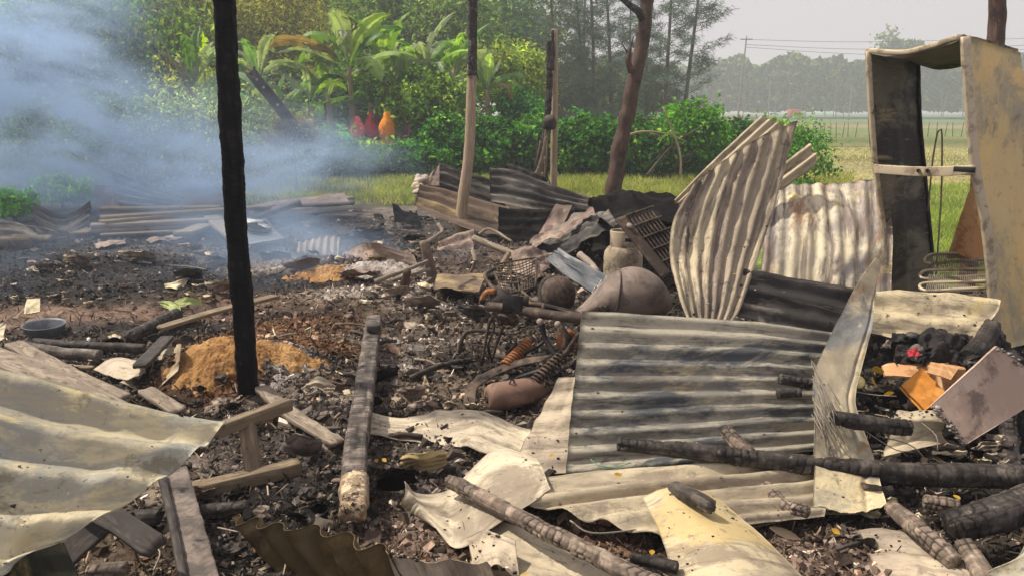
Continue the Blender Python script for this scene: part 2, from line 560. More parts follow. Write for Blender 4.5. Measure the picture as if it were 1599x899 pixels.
M = {}
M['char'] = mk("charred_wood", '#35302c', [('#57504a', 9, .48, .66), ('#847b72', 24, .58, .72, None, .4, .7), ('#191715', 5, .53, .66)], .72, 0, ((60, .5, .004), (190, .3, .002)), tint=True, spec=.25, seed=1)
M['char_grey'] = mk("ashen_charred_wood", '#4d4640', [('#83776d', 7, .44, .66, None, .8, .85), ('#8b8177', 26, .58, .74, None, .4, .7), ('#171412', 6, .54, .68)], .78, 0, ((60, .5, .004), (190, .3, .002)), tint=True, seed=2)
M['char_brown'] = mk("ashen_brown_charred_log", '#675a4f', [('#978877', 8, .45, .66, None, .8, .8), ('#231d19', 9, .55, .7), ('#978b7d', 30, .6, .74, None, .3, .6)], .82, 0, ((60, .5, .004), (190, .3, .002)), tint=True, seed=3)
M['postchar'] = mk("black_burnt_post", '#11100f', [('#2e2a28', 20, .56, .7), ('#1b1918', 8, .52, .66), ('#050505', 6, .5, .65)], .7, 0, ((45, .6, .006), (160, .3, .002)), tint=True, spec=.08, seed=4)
M['oldwood'] = mk("weathered_wood", '#6a5c4a', [('#8b7b62', 3, .45, .62, (2, 30)), ('#3f352b', 4, .54, .66, (2, 40)), ('#2a241f', 8, .6, .72)], .8, 0, ((40, .3, .004), (160, .25, .002)), seed=5)
M['plank'] = mk("grey_brown_plank", '#74685a', [('#938674', 3, .45, .62, (2, 26)), ('#463c33', 4, .52, .66, (2, 34)), ('#2b2520', 5, .58, .7)], .82, 0, ((40, .3, .004), (160, .25, .002)), seed=6)
M['darkplank'] = mk("dark_scorched_plank", '#332e2a', [('#4d4640', 4, .46, .64, (2, 30)), ('#171412', 5, .52, .68)], .75, 0, ((40, .35, .004), (160, .25, .002)), seed=7)
M['bark_tan'] = mk("bare_pole_wood", '#94806a', [('#b29f85', 4, .46, .64, (1.2, 14)), ('#6b5543', 6, .55, .7, (1.2, 16)), ('#574436', 2.0, .62, .74)], .8, 0, ((30, .35, .006), (120, .25, .002)), seed=8)
M['bark_red'] = mk("scorched_red_bark", '#47362d', [('#6e5545', 5, .48, .66, (1.2, 12)), ('#2b1f1a', 3.2, .48, .64), ('#8d7460', 14, .62, .74)], .75, 0, ((26, .5, .010), (110, .3, .003)), seed=9)
M['bark_grey'] = mk("grey_tree_bark", '#4d453a', [('#6f6554', 6, .48, .66), ('#2e2921', 4, .55, .7)], .9, 0, ((20, .5, .02),), seed=10)
M['ember_wood'] = mk("burnt_through_wood_end", '#8d7a62', [('#d0bc9a', 16, .5, .6, None, .8), ('#2a1e17', 14, .51, .6, None, .8), ('#a5562a', 20, .6, .68), ('#b9aea0', 7, .55, .66)], .95, 0, ((30, .9, .02), (80, .6, .008)), seed=11)
M['rubble'] = mk("rubble_bits", '#ffffff', [('#8f8a86', 30, .4, .7, None, .3, .7)], .95, 0, ((90, .5, .004),), tint=True, spec=.12, seed=12)
M['rust'] = mk("burnt_rusty_steel", '#41362f', [('#66574a', 6, .47, .62), ('#1d1918', 5, .52, .64), ('#7d5f45', 14, .58, .7, None, .3, .7), ('#8d7d6e', 40, .6, .72, None, .3, .6)], .75, .2, ((20, .3, .006), (90, .3, .002)), seed=13)
M['rust_orange'] = mk("orange_rusted_spring", '#8a5a35', [('#b57a44', 12, .48, .62), ('#4b3023', 10, .55, .68)], .75, .3, ((90, .3, .001),), seed=14)
M['darksteel'] = mk("blackened_steel", '#262425', [('#433f3e', 7, .48, .66), ('#5f564f', 26, .6, .74)], .55, .4, ((60, .25, .002),), seed=15)
M['shell'] = mk("burnt_grey_metal_shell", '#63574f', [('#7f7168', 1.8, .45, .57, None, 1.3), ('#362f2c', 2.0, .52, .62, None, 1.6, .9), ('#746659', 7, .54, .66, None, 1, .6), ('#a99b91', 30, .6, .72, None, .3, .6), ('#3b3230', 50, .62, .71, None, .3, .7)], .66, .12, ((9, .25, .02), (50, .25, .003)), seed=16)
M['gas_grey'] = mk("burnt_gas_bottle_paint", '#7d6253', [('#a1806c', 5, .46, .62), ('#4d3a31', 6, .54, .66), ('#34302e', 3, .6, .72)], .65, .2, ((60, .25, .002),), seed=17)
M['lpg'] = mk("scorched_cream_paint", '#9a8c74', [('#6d5f50', 3.5, .47, .6, None, 1.2), ('#37302a', 3.0, .56, .66, None, 1.3), ('#c4b498', 7, .55, .68)], .7, .05, ((50, .3, .003),), seed=18)
M['fridge_out'] = mk("scorched_tan_steel", '#c0a878', [('#968c74', 1.1, .46, .58, None, 1.3), ('#cfae70', 1.8, .5, .62, None, 1.3, .9), ('#6d6250', 2.6, .56, .67, None, 1.6, .85), ('#36312a', 4.5, .63, .71, None, 1.4, .9), ('#8a7a5a', 11, .55, .67, None, 1, .5), ('#d0bd92', 34, .63, .73, None, .3, .5)], .62, .1, ((30, .2, .004),), seed=19)
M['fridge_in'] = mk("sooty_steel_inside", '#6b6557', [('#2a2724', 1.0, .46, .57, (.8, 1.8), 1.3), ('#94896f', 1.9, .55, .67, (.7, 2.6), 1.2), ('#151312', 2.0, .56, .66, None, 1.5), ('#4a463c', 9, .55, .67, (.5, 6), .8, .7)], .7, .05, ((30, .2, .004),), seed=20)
M['fridge_edge'] = mk("bare_steel_edge", '#b3a58c', [('#80745f', 9, .48, .64), ('#5a4d3f', 14, .58, .7)], .55, .25, ((60, .2, .002),), seed=21)
M['lavender'] = mk("ashen_lavender_board", '#a8917f', [('#b9a391', 3, .45, .6), ('#76655a', 4, .52, .64), ('#5d504d', 45, .62, .72, None, .3, .5)], .85, 0, ((50, .2, .002),), seed=22)
M['ashy'] = mk("ash_crust", '#78706b', [('#a79f98', 24, .46, .62), ('#38322f', 16, .5, .64)], .95, 0, ((60, .8, .012),), seed=23)
M['orange_board'] = mk("orange_board", '#c07f32', [('#a0652a', 9, .5, .66), ('#d9974a', 4, .5, .64), ('#5d4126', 26, .66, .75)], .8, 0, ((40, .2, .003),), seed=24)
M['card'] = mk("brown_cardboard", '#c2966a', [('#9c7048', 5, .5, .64), ('#d8b488', 6, .52, .66), ('#5a3f29', 9, .63, .73)], .9, 0, ((40, .2, .003),), seed=25)
M['cloth'] = mk("burnt_black_cloth", '#191615', [('#3a3231', 9, .5, .64), ('#6b5b58', 17, .6, .7), ('#0c0b0b', 5, .5, .62)], .85, 0, ((30, .5, .01),), spec=.4, seed=26)
M['redcloth'] = mk("red_cloth", '#a8353a', [('#7d2329', 20, .5, .64)], .85, seed=27)
M['paper'] = mk("scorched_paper", '#c9bd9d', [('#a59471', 7, .5, .66), ('#6e5c40', 9, .62, .72)], .9, 0, ((40, .2, .002),), seed=28)
M['whitecloth'] = mk("dirty_white_cloth", '#b3a79a', [('#a08f86', 7, .48, .64), ('#9c6b62', 4, .6, .7)], .9, 0, ((40, .3, .003),), seed=29)
M['yellowleaf'] = mk("yellow_leaf", '#b8922c', [('#8d6a22', 40, .5, .66)], .6, 0, (), seed=30, transl=(.3, (1, 1, 1)))
M['lemon'] = mk("pale_yellow_fruit_skin", '#d9c77a', [('#f0e3b0', 20, .5, .65)], .5, seed=31)
M['plastic'] = mk("blue_grey_plastic", '#55595f', [('#6e7176', 4, .5, .66), ('#3c3d40', 9, .58, .7)], .45, 0, ((50, .1, .002),), seed=32)
M['greenbit'] = mk("wilted_green_leaf", '#a9b573', [('#cfd2a4', 9, .5, .64), ('#75823f', 7, .58, .7)], .7, seed=33, transl=(.3, (1, 1, 1)))
M['wire'] = mk("thin_burnt_wire", '#8a8175', [('#5b5249', 20, .5, .66)], .6, .5, seed=34)
M['stone'] = mk("pale_stone", '#8d8075', [('#a8998b', 9, .48, .64), ('#5d524a', 12, .56, .7)], .9, 0, ((40, .5, .01),), seed=35)

M['sh_front'] = mk("galvanised_sheet_dark_grey", '#76736a', [('#a39c8a', 1.5, .45, .56, (.6, 1.6), 1.4), ('#41464a', 1.9, .49, .6, (.8, 3), 1.4, .95), ('#51443a', 1.5, .53, .66, (.8, 2.4), 1.2, .85), ('#38434f', 2.6, .56, .66, (1, 3.5), 1.6, .8), ('#bfb08a', 1.7, .54, .64, (.5, 1.2), 1.2, .85), ('#34322d', 6, .54, .66, (.5, 7), .8, .7), ('#8d8675', 17, .56, .7, None, .8, .5), ('#22201d', 44, .63, .71, None, .2, .8)], .58, .22, ((7, .3, .02), (30, .3, .006), (150, .2, .002)), seed=41)
M['sh_left'] = mk("pale_galvanised_sheet", '#a09881', [('#bfb391', 1.6, .48, .54, (.7, 1.0), 1.4, .95), ('#8b8b82', 2.2, .49, .58, (.8, 1.6), 1.8, .8), ('#848a8b', 3.1, .57, .63, (.8, 1.6), 1.8, .6), ('#c6b88c', 4, .55, .61, (1.0, 1.6), 1.6, .8), ('#746c57', 5, .54, .61, None, 1.2, .75), ('#bdb59b', 9, .54, .66, None, 1, .6), ('#6d6753', 22, .58, .7, None, .8, .6), ('#26232e', 24, .655, .69, None, .4, .95), ('#b3882f', 7, .66, .73, None, .8, .6), ('#e0d6b4', 60, .62, .72, None, .2, .5)], .6, .1, ((5, .3, .03), (26, .3, .008), (130, .2, .002)), seed=42)
M['sh_beige'] = metal_sheet("beige_scorched_sheet", 43, '#a0947d', '#b7aa8e', '#8b7763', soot_lo=.66, rust_lo=.6)
M['sh_beige2'] = metal_sheet("beige_grey_sheet", 44, '#9a8d7c', '#b0a28b', '#7a6757', soot_lo=.64, rust_lo=.58)
M['sh_yellow'] = metal_sheet("yellow_stained_sheet", 45, '#a0947f', '#b9ab8c', '#8d7656', yellow='#b5a06e', soot_lo=.7)
M['sh_white'] = metal_sheet("white_burnt_sheet", 46, '#aca08b', '#c2b69c', '#9a8c78', soot_lo=.7, rust_lo=.64)
M['sh_hang'] = mk("ashen_brown_sheet", '#8f8270', [('#b5a88a', 1.6, .45, .56, (.4, 2.5), 1.2, .95), ('#665a50', 1.9, .47, .58, (.5, 4), 1.2, .9), ('#38312c', 2.2, .55, .65, (.5, 5), 1.4, .9), ('#a59a86', 6, .54, .66, (.6, 4), .8, .7), ('#50453b', 12, .56, .68, None, .8, .7), ('#c8bda0', 26, .59, .7, None, .5, .7), ('#2d2723', 44, .63, .71, None, .2, .8)], .7, .08, ((8, .3, .02), (30, .3, .008), (150, .2, .002)), seed=47)
M['sh_rear'] = mk("white_rusty_sheet", '#9b938a', [('#c9bfa3', 2.0, .47, .58, None, 1.2, .95), ('#6b5f58', 2.0, .47, .6, (.6, 4), .8, .9), ('#8d6546', 2.2, .53, .64, (.8, 2.5), 1.0, .8), ('#d5c28a', 2.4, .57, .64, None, 1.4, .9), ('#45434a', 2, .56, .66, (.8, 3), 1.0, .85), ('#5b5047', 30, .62, .72, None, .3, .5)], .65, .1, ((26, .3, .006),), seed=48)
M['sh_black'] = mk("blackened_sheet", '#100e0d', [('#24211e', 2.0, .5, .64, (.8, 4), 1.2), ('#5c5346', 2.2, .62, .72, (.7, 4), 1.4, .7), ('#0a0909', 4, .5, .62, None, 1), ('#3c3732', 22, .58, .7, None, .5, .7)], .72, .1, ((9, .4, .02), (34, .4, .006)), spec=.05, seed=49)
M['sh_cream'] = metal_sheet("cream_scorched_sheet", 50, '#a3967a', '#bfb190', '#7d6748', yellow='#bfab74', soot_lo=.62)
M['sh_roof'] = mk("brown_burnt_roof_sheet", '#67574a', [('#a39066', 1.0, .49, .6, (.6, 1.6), 1.3), ('#453a32', 1.4, .52, .64, (.6, 3), 1.4, .95), ('#211d1b', 1.0, .58, .68, None, 1.4, .95), ('#b5a582', 2.4, .58, .7, (.6, 5), 1, .8), ('#4a3d33', 10, .56, .68, None, .8, .6)], .7, .1, ((12, .4, .02),), spec=.25, seed=51)
M['sh_dark'] = mk("dark_grey_roof_sheet", '#33302e', [('#6d675f', 1.2, .48, .6, (.5, 3), 1.3), ('#191716', 1.5, .50, .62, (.5, 3), 1.3), ('#8f8372', 2.0, .58, .68, (.5, 5), 1.2, .75), ('#211e1c', 12, .56, .68, None, .8, .6)], .68, .1, ((12, .4, .02),), spec=.25, seed=52)
M['sh_pink'] = mk("pinkish_ash_sheet", '#7d6d62', [('#9f8c7d', 2.4, .48, .6), ('#5a4c43', 3.5, .53, .65), ('#b5a494', 12, .57, .7), ('#3a312c', 20, .6, .7, None, .3, .8)], .8, .03, ((9, .4, .02), (34, .4, .006)), spec=.2, seed=53)
M['sh_rust'] = mk("rust_brown_sheet", '#55472c', [('#7a6540', 1.6, .46, .62), ('#2a2018', 2.2, .5, .64), ('#7d6a3d', 3, .58, .7, None, 1.0, .8), ('#8b8079', 4, .66, .74)], .65, .2, ((26, .3, .006),), seed=54)
M['sh_blue'] = mk("blue_grey_strip", '#71767a', [('#979895', 2.2, .46, .6, (.6, 6)), ('#3a3c3f', 2.8, .52, .66, (.6, 7)), ('#a09482', 5, .62, .72)], .5, .3, ((26, .3, .004),), seed=55)
M['sh_torn'] = mk("torn_grey_tan_strip", '#9c917a', [('#7c7d7b', 1.3, .47, .58, None, 1.4, .9), ('#c0b28e', 1.7, .49, .6, None, 1.4), ('#8f6b40', 2.4, .57, .67, None, 1.4, .8), ('#4a463e', 2.0, .58, .68, None, 1.4, .8), ('#6d6350', 9, .55, .67, None, 1, .65), ('#d0c4a3', 22, .6, .72, None, .4, .6), ('#3a332a', 42, .63, .71, None, .2, .8)], .62, .12, ((6, .4, .03), (26, .35, .008), (150, .2, .002)), seed=56)

def leafmat(name, transl=.45, rough=.5, tcol=(1.9, 2.2, .8)):
    return mk(name, '#ffffff', [('#b4b4b4', .9, .4, .65, None, .4, .8)], rough, 0, (), tint=True, spec=.1, transl=(transl, tcol), rough_var=0)
M['leaf'] = leafmat("green_foliage")
M['needle'] = leafmat("casuarina_needles", .3, .7, (1.3, 1.4, 1.0))
M['banana'] = leafmat("banana_leaf", .36, .42, (1.7, 1.9, .7))
M['grass'] = leafmat("grass_blades", .4, .6, (1.6, 1.8, .8))
M['far'] = leafmat("far_foliage", .2, .8, (1.2, 1.2, 1.0))

# the ground takes its colours from the "tint" of what lies on it: char, ash, dust, sawdust, grass, plus some painted shade
M['ground'] = mk("ground_soil_and_ash", '#ffffff', [('#7a7673', 5, .4, .62, None, .8, .8), ('#6b6764', 34, .5, .64, None, .3, .7), ('#5f5b58', 13, .5, .64, None, .8, .8)], .95, 0, ((14, .6, .03), (60, .7, .012), (220, .5, .004)), tint=True, spec=.2, seed=60)

M['sawdust'] = mk("orange_sawdust_ash", '#a37b4d', [('#bb9462', 5, .46, .6, None, 1), ('#6f4a2c', 3.2, .52, .64, None, 1.3, .95), ('#cfa97a', 26, .56, .7, None, .5, .7), ('#5d3a22', 17, .6, .7, None, .6, .8)], .97, 0, ((22, .8, .03), (80, .8, .012), (240, .5, .004)), spec=.1, seed=61)
M['paleash'] = mk("pale_ash", '#9a918a', [('#c4bcb3', 9, .48, .6, None, 1), ('#5b544f', 7, .54, .64, None, 1.2), ('#d8d0c6', 34, .57, .7, None, .4, .7), ('#8d6f58', 4, .6, .7, None, 1, .7)], .97, 0, ((26, .9, .03), (90, .8, .01)), spec=.1, seed=62)

M['sh_under'] = mk("shade_painted_sheet_underside", '#3d3c31', [('#8d7c46', 2.4, .52, .64, (3, .8)), ('#1d1c1a', 1.8, .48, .6, None, .3), ('#5c5a4a', 9, .56, .68)], .7, .1, ((12, .3, .01),), spec=.2, seed=57)  # underside shadow and lit edge painted as dark and yellow tones

# ------------------------------------------------------------------ ground
ZONES = []
for px, py, rx, ry, c, s in [
    (150, 400, 2.2, 2.2, '#1d1c1d', 1.0), (100, 445, 1.8, .8, '#1c1b1c', 1.0), (300, 430, 1.3, .9, '#2e2c2c', .9), (250, 392, 1.2, .5, '#5f5a56', .6), (440, 395, 1.0, .5, '#6b6560', .7),
    (150, 490, 1.4, .32, '#80695a', .95), (330, 470, .6, .4, '#6f5c50', .8), (20, 500, .5, .35, '#8a7362', .8), (400, 520, .5, .3, '#6e4a2c', .6),
    (260, 512, .6, .2, '#2b2827', .9), (170, 515, .4, .12, '#3a3431', .8),
    (345, 560, .42, .42, '#94704a', 1.15), (420, 545, .50, .40, '#8a6642', 1.15), (500, 520, .55, .40, '#7d5a3c', 1.05), (480, 470, .7, .3, '#75563c', .95),
    (330, 620, .3, .25, '#7b5230', .8), (500, 560, .3, .22, '#7a5433', .8), (610, 545, .18, .12, '#80542f', .8), (530, 410, .8, .35, '#b98f5e', 1.0), (450, 425, .6, .3, '#b5a28d', .9),
    (640, 410, .7, .3, '#a58d74', .8), (440, 590, .25, .22, '#aca39a', .95), (620, 575, .2, .2, '#857d76', .7), (560, 480, .8, .5, '#85705c', .75),
    (690, 520, .9, .7, '#6b5f54', .75), (680, 620, .5, .3, '#7d6f5f', .7), (640, 690, .7, .3, '#6f655b', .7), (650, 800, .35, .25, '#a2968d', .95), (600, 800, .3, .2, '#77695e', .8),
    (700, 860, .35, .3, '#947a68', .95), (600, 470, .9, .35, '#aba094', .95), (710, 480, .6, .4, '#9d9389', .9), (650, 540, .35, .2, '#a3978a', .9), (470, 640, .4, .25, '#857a6f', .7), (430, 720, .35, .2, '#7d736a', .6), (250, 770, .3, .2, '#8a7c6c', .7), (560, 860, .3, .25, '#7d6a5c', .8), (440, 700, .5, .3, '#4d4640', .7), (340, 720, .3, .2, '#6d6259', .7), (180, 850, .35, .25, '#6b5b49', .85),
    (440, 800, .5, .3, '#242120', .8), (1280, 860, .38, .30, '#8a7264', 1.1), (1200, 890, .3, .2, '#8d7869', .9), (930, 830, .4, .2, '#7d6250', .8),
    (1450, 700, .8, .5, '#1b1918', .9), (1500, 560, 1.0, .7, '#1d1a18', .9), (1450, 830, .6, .35, '#3a342f', .8), (820, 440, .9, .7, '#75665a', .7), (960, 395, 1.0, 1.0, '#0e0d0c', 1.2), (560, 340, 1.6, 2.2, '#4d443e', .7), (640, 330, 1.0, 1.2, '#9b8d80', .5)]:  # near-black zone by the gas cylinder paints the overhanging sheet's shade
    c0 = flat(px, py)
    ZONES.append((c0[0], c0[1], rx, ry, np.array(lin(c)), s))

def ground_col(x, y):
    x = np.asarray(x, float); y = np.asarray(y, float)
    P = np.stack([x, y, x * 0], -1)
    r = np.hypot(x, y); az = np.arctan2(x, y)
    n_f = fbm(P * 3.1, 4, 21)
    n_m = fbm(P * .9, 3, 22)
    base = np.array(lin('#37322e')) * (1 + .6 * n_f[..., None])
    base = base + np.clip(n_m * 1.4, 0, 1)[..., None] * (np.array(lin('#5d5046')) - base) * .9
    col = base
    for cx, cy_, rx, ry, c, s in ZONES:
        q = ((x - cx) / rx) ** 2 + ((y - cy_) / ry) ** 2
        wgt = np.clip(s * np.exp(-q * .9) * (1.25 + 1.1 * n_f) * 1.5 - .25, 0, 1)[..., None]
        col = col * (1 - wgt) + c * (1 + .25 * n_f[..., None]) * wgt
    nb = fbm(P * .25, 4, 31); nl = fbm(P * .05, 3, 33)
    green, dry, bright = np.array(lin('#5f7331')), np.array(lin('#8d8a50')), np.array(lin('#7d9440'))
    strip = dry * (1 + .3 * nb[..., None])
    wf = np.clip((n_f * 1.5 + .35), 0, 1)[..., None]
    strip = strip * (1 - .6 * wf) + green * .6 * wf
    fld = strip
    def band(lo, hi, c, amt):
        nonlocal fld
        k = (np.clip((r - lo) / (lo * .12), 0, 1) * np.clip((hi - r) / (hi * .12), 0, 1) * amt)[..., None]
        fld = fld * (1 - k) + c * (1 + .22 * nb[..., None]) * k
    band(7, 17, bright, .95)
    band(17.5, 33, np.array(lin('#b5aa7d')), .85)
    band(33, 50, np.array(lin('#a09c68')), .9)
    band(50, 62, np.array(lin('#4f6d35')), .9)
    band(64, 90, np.array(lin('#7f9555')), .9)
    band(92, 125, np.array(lin('#a59f72')), .9)
    band(128, 1500, np.array(lin('#6f8a50')), .95)
    wfield = np.clip((az - .27) / .04, 0, 1)[..., None]
    far = strip * (1 - wfield) + fld * wfield
    edge = np.where(az > .3, 8.2, np.where(az > .05, 13.5 - (az - .05) * 20, np.where(az > -.22, 14.8, 17.5))) + .8 * n_m
    k = np.clip((r - edge) / 1.2, 0, 1)[..., None]
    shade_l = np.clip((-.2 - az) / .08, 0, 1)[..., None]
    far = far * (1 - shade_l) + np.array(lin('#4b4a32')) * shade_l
    return np.clip(col * (1 - k) + far * k, .004, 1)

ra = np.concatenate([np.geomspace(.6, 1.6, 30, endpoint=False), np.geomspace(1.6, 12, 420, endpoint=False), np.geomspace(12, 40, 110, endpoint=False), np.geomspace(40, 1150, 80)])
az = np.linspace(-1.15, 1.15, 620)
AZ, RR = np.meshgrid(az, ra)
GX, GY = RR * np.sin(AZ), RR * np.cos(AZ)
GZ = gz(GX, GY)
rough = np.clip((14 - RR) / 4, 0, 1)
GZ = GZ + rough * (.016 * fbm(np.stack([GX * 14, GY * 14, GX * 0], -1), 3, 41) + .007 * vnoise(np.stack([GX * 48, GY * 48, GX * 0], -1), 44))
gv = np.stack([GX, GY, GZ], -1).reshape(-1, 3)
go = obj("ground", (gv, grid_faces(len(az), len(ra))[:, ::-1], None, ground_col(GX, GY).reshape(-1, 3)), M['ground'])
tag(go, 'burnt black ground with ash patches running out to green fields', 'ground', kind='structure')

def heap(px, py, rx, ry, h, seed, rot=0.0, n=110, base=-.03):
    c = L(px, py, 0)
    u = np.linspace(0, 1, n); a = np.linspace(0, 2 * math.pi, n * 2, endpoint=False)
    A, U = np.meshgrid(a, u)
    edge = 1 + .22 * fbm(np.stack([np.cos(A) * 1.6, np.sin(A) * 1.6, A * 0 + seed], -1), 3, seed)
    X = np.cos(A) * U * rx * edge; Y = np.sin(A) * U * ry * edge
    X, Y = X * math.cos(rot) - Y * math.sin(rot), X * math.sin(rot) + Y * math.cos(rot)
    X, Y = X + c[0], Y + c[1]
    P = np.stack([X, Y, X * 0], -1)
    prof = np.clip(1 - U ** 2, 0, 1) ** 1.1
    Z = gz(X, Y) + base + prof * h * (1 + .9 * fbm(P * 4 + seed, 3, seed + 1)) + .035 * np.minimum(1, prof * 4) * fbm(P * 16, 3, seed + 2) + .008 * np.minimum(1, prof * 4) * fbm(P * 55, 2, seed + 3)
    return np.stack([X, Y, Z], -1).reshape(-1, 3), grid_faces(2 * n, n, True)[:, ::-1]
for px, py, rx, ry, h, m, lab in [(335, 568, .34, .30, .085, 'sawdust', 'bright orange sawdust heap left of the foot of the charred post'),
        (438, 553, .42, .24, .06, 'sawdust', 'orange sawdust heap right of the charred post'),
        (500, 585, .30, .13, .04, 'sawdust', 'low orange sawdust patch left of the long cracked beam'),
        (610, 547, .10, .08, .06, 'sawdust', 'small orange sawdust patch right of the long cracked beam'),
        (515, 428, .62, .22, .07, 'sawdust', 'smouldering orange ash heap at the root of the smoke'),
        (432, 592, .17, .15, .05, 'paleash', 'white ash patch right beside the foot of the charred post'),
        (640, 800, .17, .16, .04, 'paleash', 'pinkish white ash in front of the burnt-through beam end'),
        (600, 425, .60, .25, .08, 'paleash', 'pale ash bank right of the smouldering orange heap'),
        (640, 578, .10, .08, .05, 'paleash', 'grey ash pile among the rubble right of the long cracked beam')]:
    thing('ash_heap', heap(px, py, rx, ry, h, px), M[m], lab, 'ash heap', 'heaps of ash and sawdust')

# ------------------------------------------------------------------ foliage builders
def leaves(C, size, seed=0, up=.5, gain=1.55, width=.55, col=None, colvar=.35, out=None, fold=.25):
    """diamond leaves with a bent midrib at the points C"""
    g = np.random.default_rng(seed)
    n = len(C)
    nr = g.normal(size=(n, 3)); nr[:, 2] += up * 2
    if out is not None: nr += out * 1.2
    nr = vnorm(nr)
    d = g.normal(size=(n, 3)); d -= nr * (d * nr).sum(1, keepdims=True); d[:, 2] -= .25; d = vnorm(d)
    s = np.cross(nr, d)
    ln = size * g.uniform(.6, 1.35, (n, 1)); wd = ln * width
    a = C - d * ln * .5
    b = C + s * wd * .5 + nr * wd * fold
    c = C + d * ln * .5 - nr * ln * .12
    e = C - s * wd * .5 + nr * wd * fold
    V = np.stack([a, b, c, e], 1).reshape(-1, 3)
    i = np.arange(n)[:, None] * 4
    F = np.concatenate([i + [0, 1, 2], i + [0, 2, 3]])
    cv = np.repeat(gain * np.asarray(col) * np.exp(colvar * g.normal(size=(n, 1))) * (1 + g.normal(size=(n, 3)) * .08), 4, 0)
    return V, F, None, np.clip(cv, .002, 1)

def pick(g, n, pal):
    cs = np.array([lin(c) for c, _ in pal]); ws = np.array([w_ for _, w_ in pal], float)
    return cs[g.choice(len(pal), n, p=ws / ws.sum())]

def crown_pts(c, rad, nclump, per, seed, spread=.22, shell=.55, squash=.8):
    g = np.random.default_rng(seed)
    d = vnorm(g.normal(size=(nclump, 3)))
    rr = shell + (1 - shell) * g.random((nclump, 1)) ** .6
    bump = 1 + .22 * vnoise(d * 2.2 + seed, seed)[:, None]
    cc = np.asarray(c) + d * rr * bump * np.asarray(rad)
    k = g.integers(0, nclump, nclump * per)
    sp = spread * np.mean(rad) * np.array([1, 1, squash])
    P = cc[k] + g.normal(size=(len(k), 3)) * sp * g.uniform(.5, 1.2, (nclump, 1))[k]
    return P, vnorm(P - np.asarray(c)), k

def limbs(base, top, r, n, reach, seed, up=.35):
    g = random.Random(seed)
    parts = [beam([base, (np.array(base) * .5 + np.array(top) * .5) + np.array([g.uniform(-.1, .1), g.uniform(-.1, .1), 0]) * reach, top], r * 2, taper=.35, rough=r * .25, na=9, step=.15, seed=seed)]
    for k in range(n):
        t = g.uniform(.3, .95)
        p = np.array(base) * (1 - t) + np.array(top) * t
        a = g.uniform(0, 6.28)
        v = np.array([math.cos(a), math.sin(a), g.uniform(.0, .9) + up]) * reach * g.uniform(.6, 1.0)
        parts.append(beam([p, p + v * .5 + np.array([0, 0, .1]) * reach, p + v], r * .8 * (1.1 - t * .6), taper=.25, na=6, step=.15, seed=seed + k))
    return join(*parts)

GREEN = [('#3f6b1e', 3), ('#2c5220', 3), ('#5d8a2a', 2), ('#86a33a', 1), ('#25401c', 2)]
def leafy(name, c, rad, label, cat, group=None, pal=GREEN, nclump=60, per=55, size=.13, seed=1, trunk=True, tr=.08, spread=.2, bark='bark_grey', crown='crown', up=.4, shell=.5, width=.6, squash=.8, gain=1.5):
    c = np.array(c, float)
    base = gp(c)
    root = empty(name, base, label, cat, group)
    P, o, k = crown_pts(c, rad, nclump, per, seed, spread, shell, squash)
    P[:, 2] = np.maximum(P[:, 2], base[2] + .02)
    g = np.random.default_rng(seed + 5)
    cc = pick(g, nclump, pal)[k] * .6 + pick(g, len(k), pal) * .4
    obj(crown, leaves(P, size, seed, up, col=cc, out=o, width=width, colvar=.30, gain=gain), M['leaf'], root, smooth=False)
    if trunk:
        obj('trunk' if cat == 'tree' else 'stem', limbs(base - [0, 0, .1], c + [0, 0, rad[2] * .55], tr, 9, min(rad[0], rad[2]) * .8, seed), M[bark], root)
    return root

# ------------------------------------------------------------------ hedge of creeper-covered shrubs
HEDGE = [
    (505, 238, 21.5, 1.05, .95, 'dark creeper shrub at the smoky end of the hedge, beside the drifting smoke'),
    (585, 252, 22.0, 1.10, .62, 'low paler shrub in the hedge in front of the women in red'),
    (660, 248, 22.2, 1.05, .70, 'shrub in the hedge just left of the half-charred pole'),
    (775, 226, 22.5, 1.25, 1.10, 'broad creeper shrub right behind the half-charred pole'),
    (705, 222, 23.0, .9, 1.10, 'tall leafy shrub between the women and the half-charred pole'),
    (838, 226, 23.0, .9, 1.15, 'shrub standing behind the split burnt trunk and thin pale pole'),
    (915, 222, 22.5, 1.1, 1.15, 'leafy shrub between the thin pale pole and the forked trunk'),
    (1000, 226, 22.0, .95, 1.05, 'shrub behind the arched dead branch, right of the forked trunk'),
    (1072, 212, 22.0, 1.12, 1.45, 'tallest bright green bush of the hedge, behind the dead twigs'),
    (1145, 228, 23.5, .95, 1.05, 'bush behind the upper edge of the tall hanging sheet'),
    (1205, 222, 25.0, .8, .95, 'small pale bush at the field end of the hedge'),
]
for i, (px, py, d, rx, rz, lab) in enumerate(HEDGE):
    c = D(px, py, d)
    pal = [('#3f752e', 3), ('#2b5c30', 3), ('#5f9436', 2.0), ('#93b44a', 1.0), ('#1d4029', 2.4)]
    if i in (1, 10): pal = [('#67893a', 3), ('#86964a', 2), ('#3d6a2a', 2), ('#9aa55a', 1)]
    if i == 8: pal = [('#4f8a2a', 3), ('#79ac35', 2), ('#2f6427', 2)]
    b = float(gz(c[0], c[1])); top = c[2] + rz * .55
    hz = (top - b) / 2
    leafy('hedge_shrub', (c[0], c[1], b + hz), (rx, .9, hz), lab, 'shrub', 'creeper-covered shrubs of the hedge', pal, 105, 70, .135, 100 + i, True, .04, .2, crown='foliage', up=.5, width=.75, shell=.62, gain=1.0)
c = D(1262, 222, 17.5)
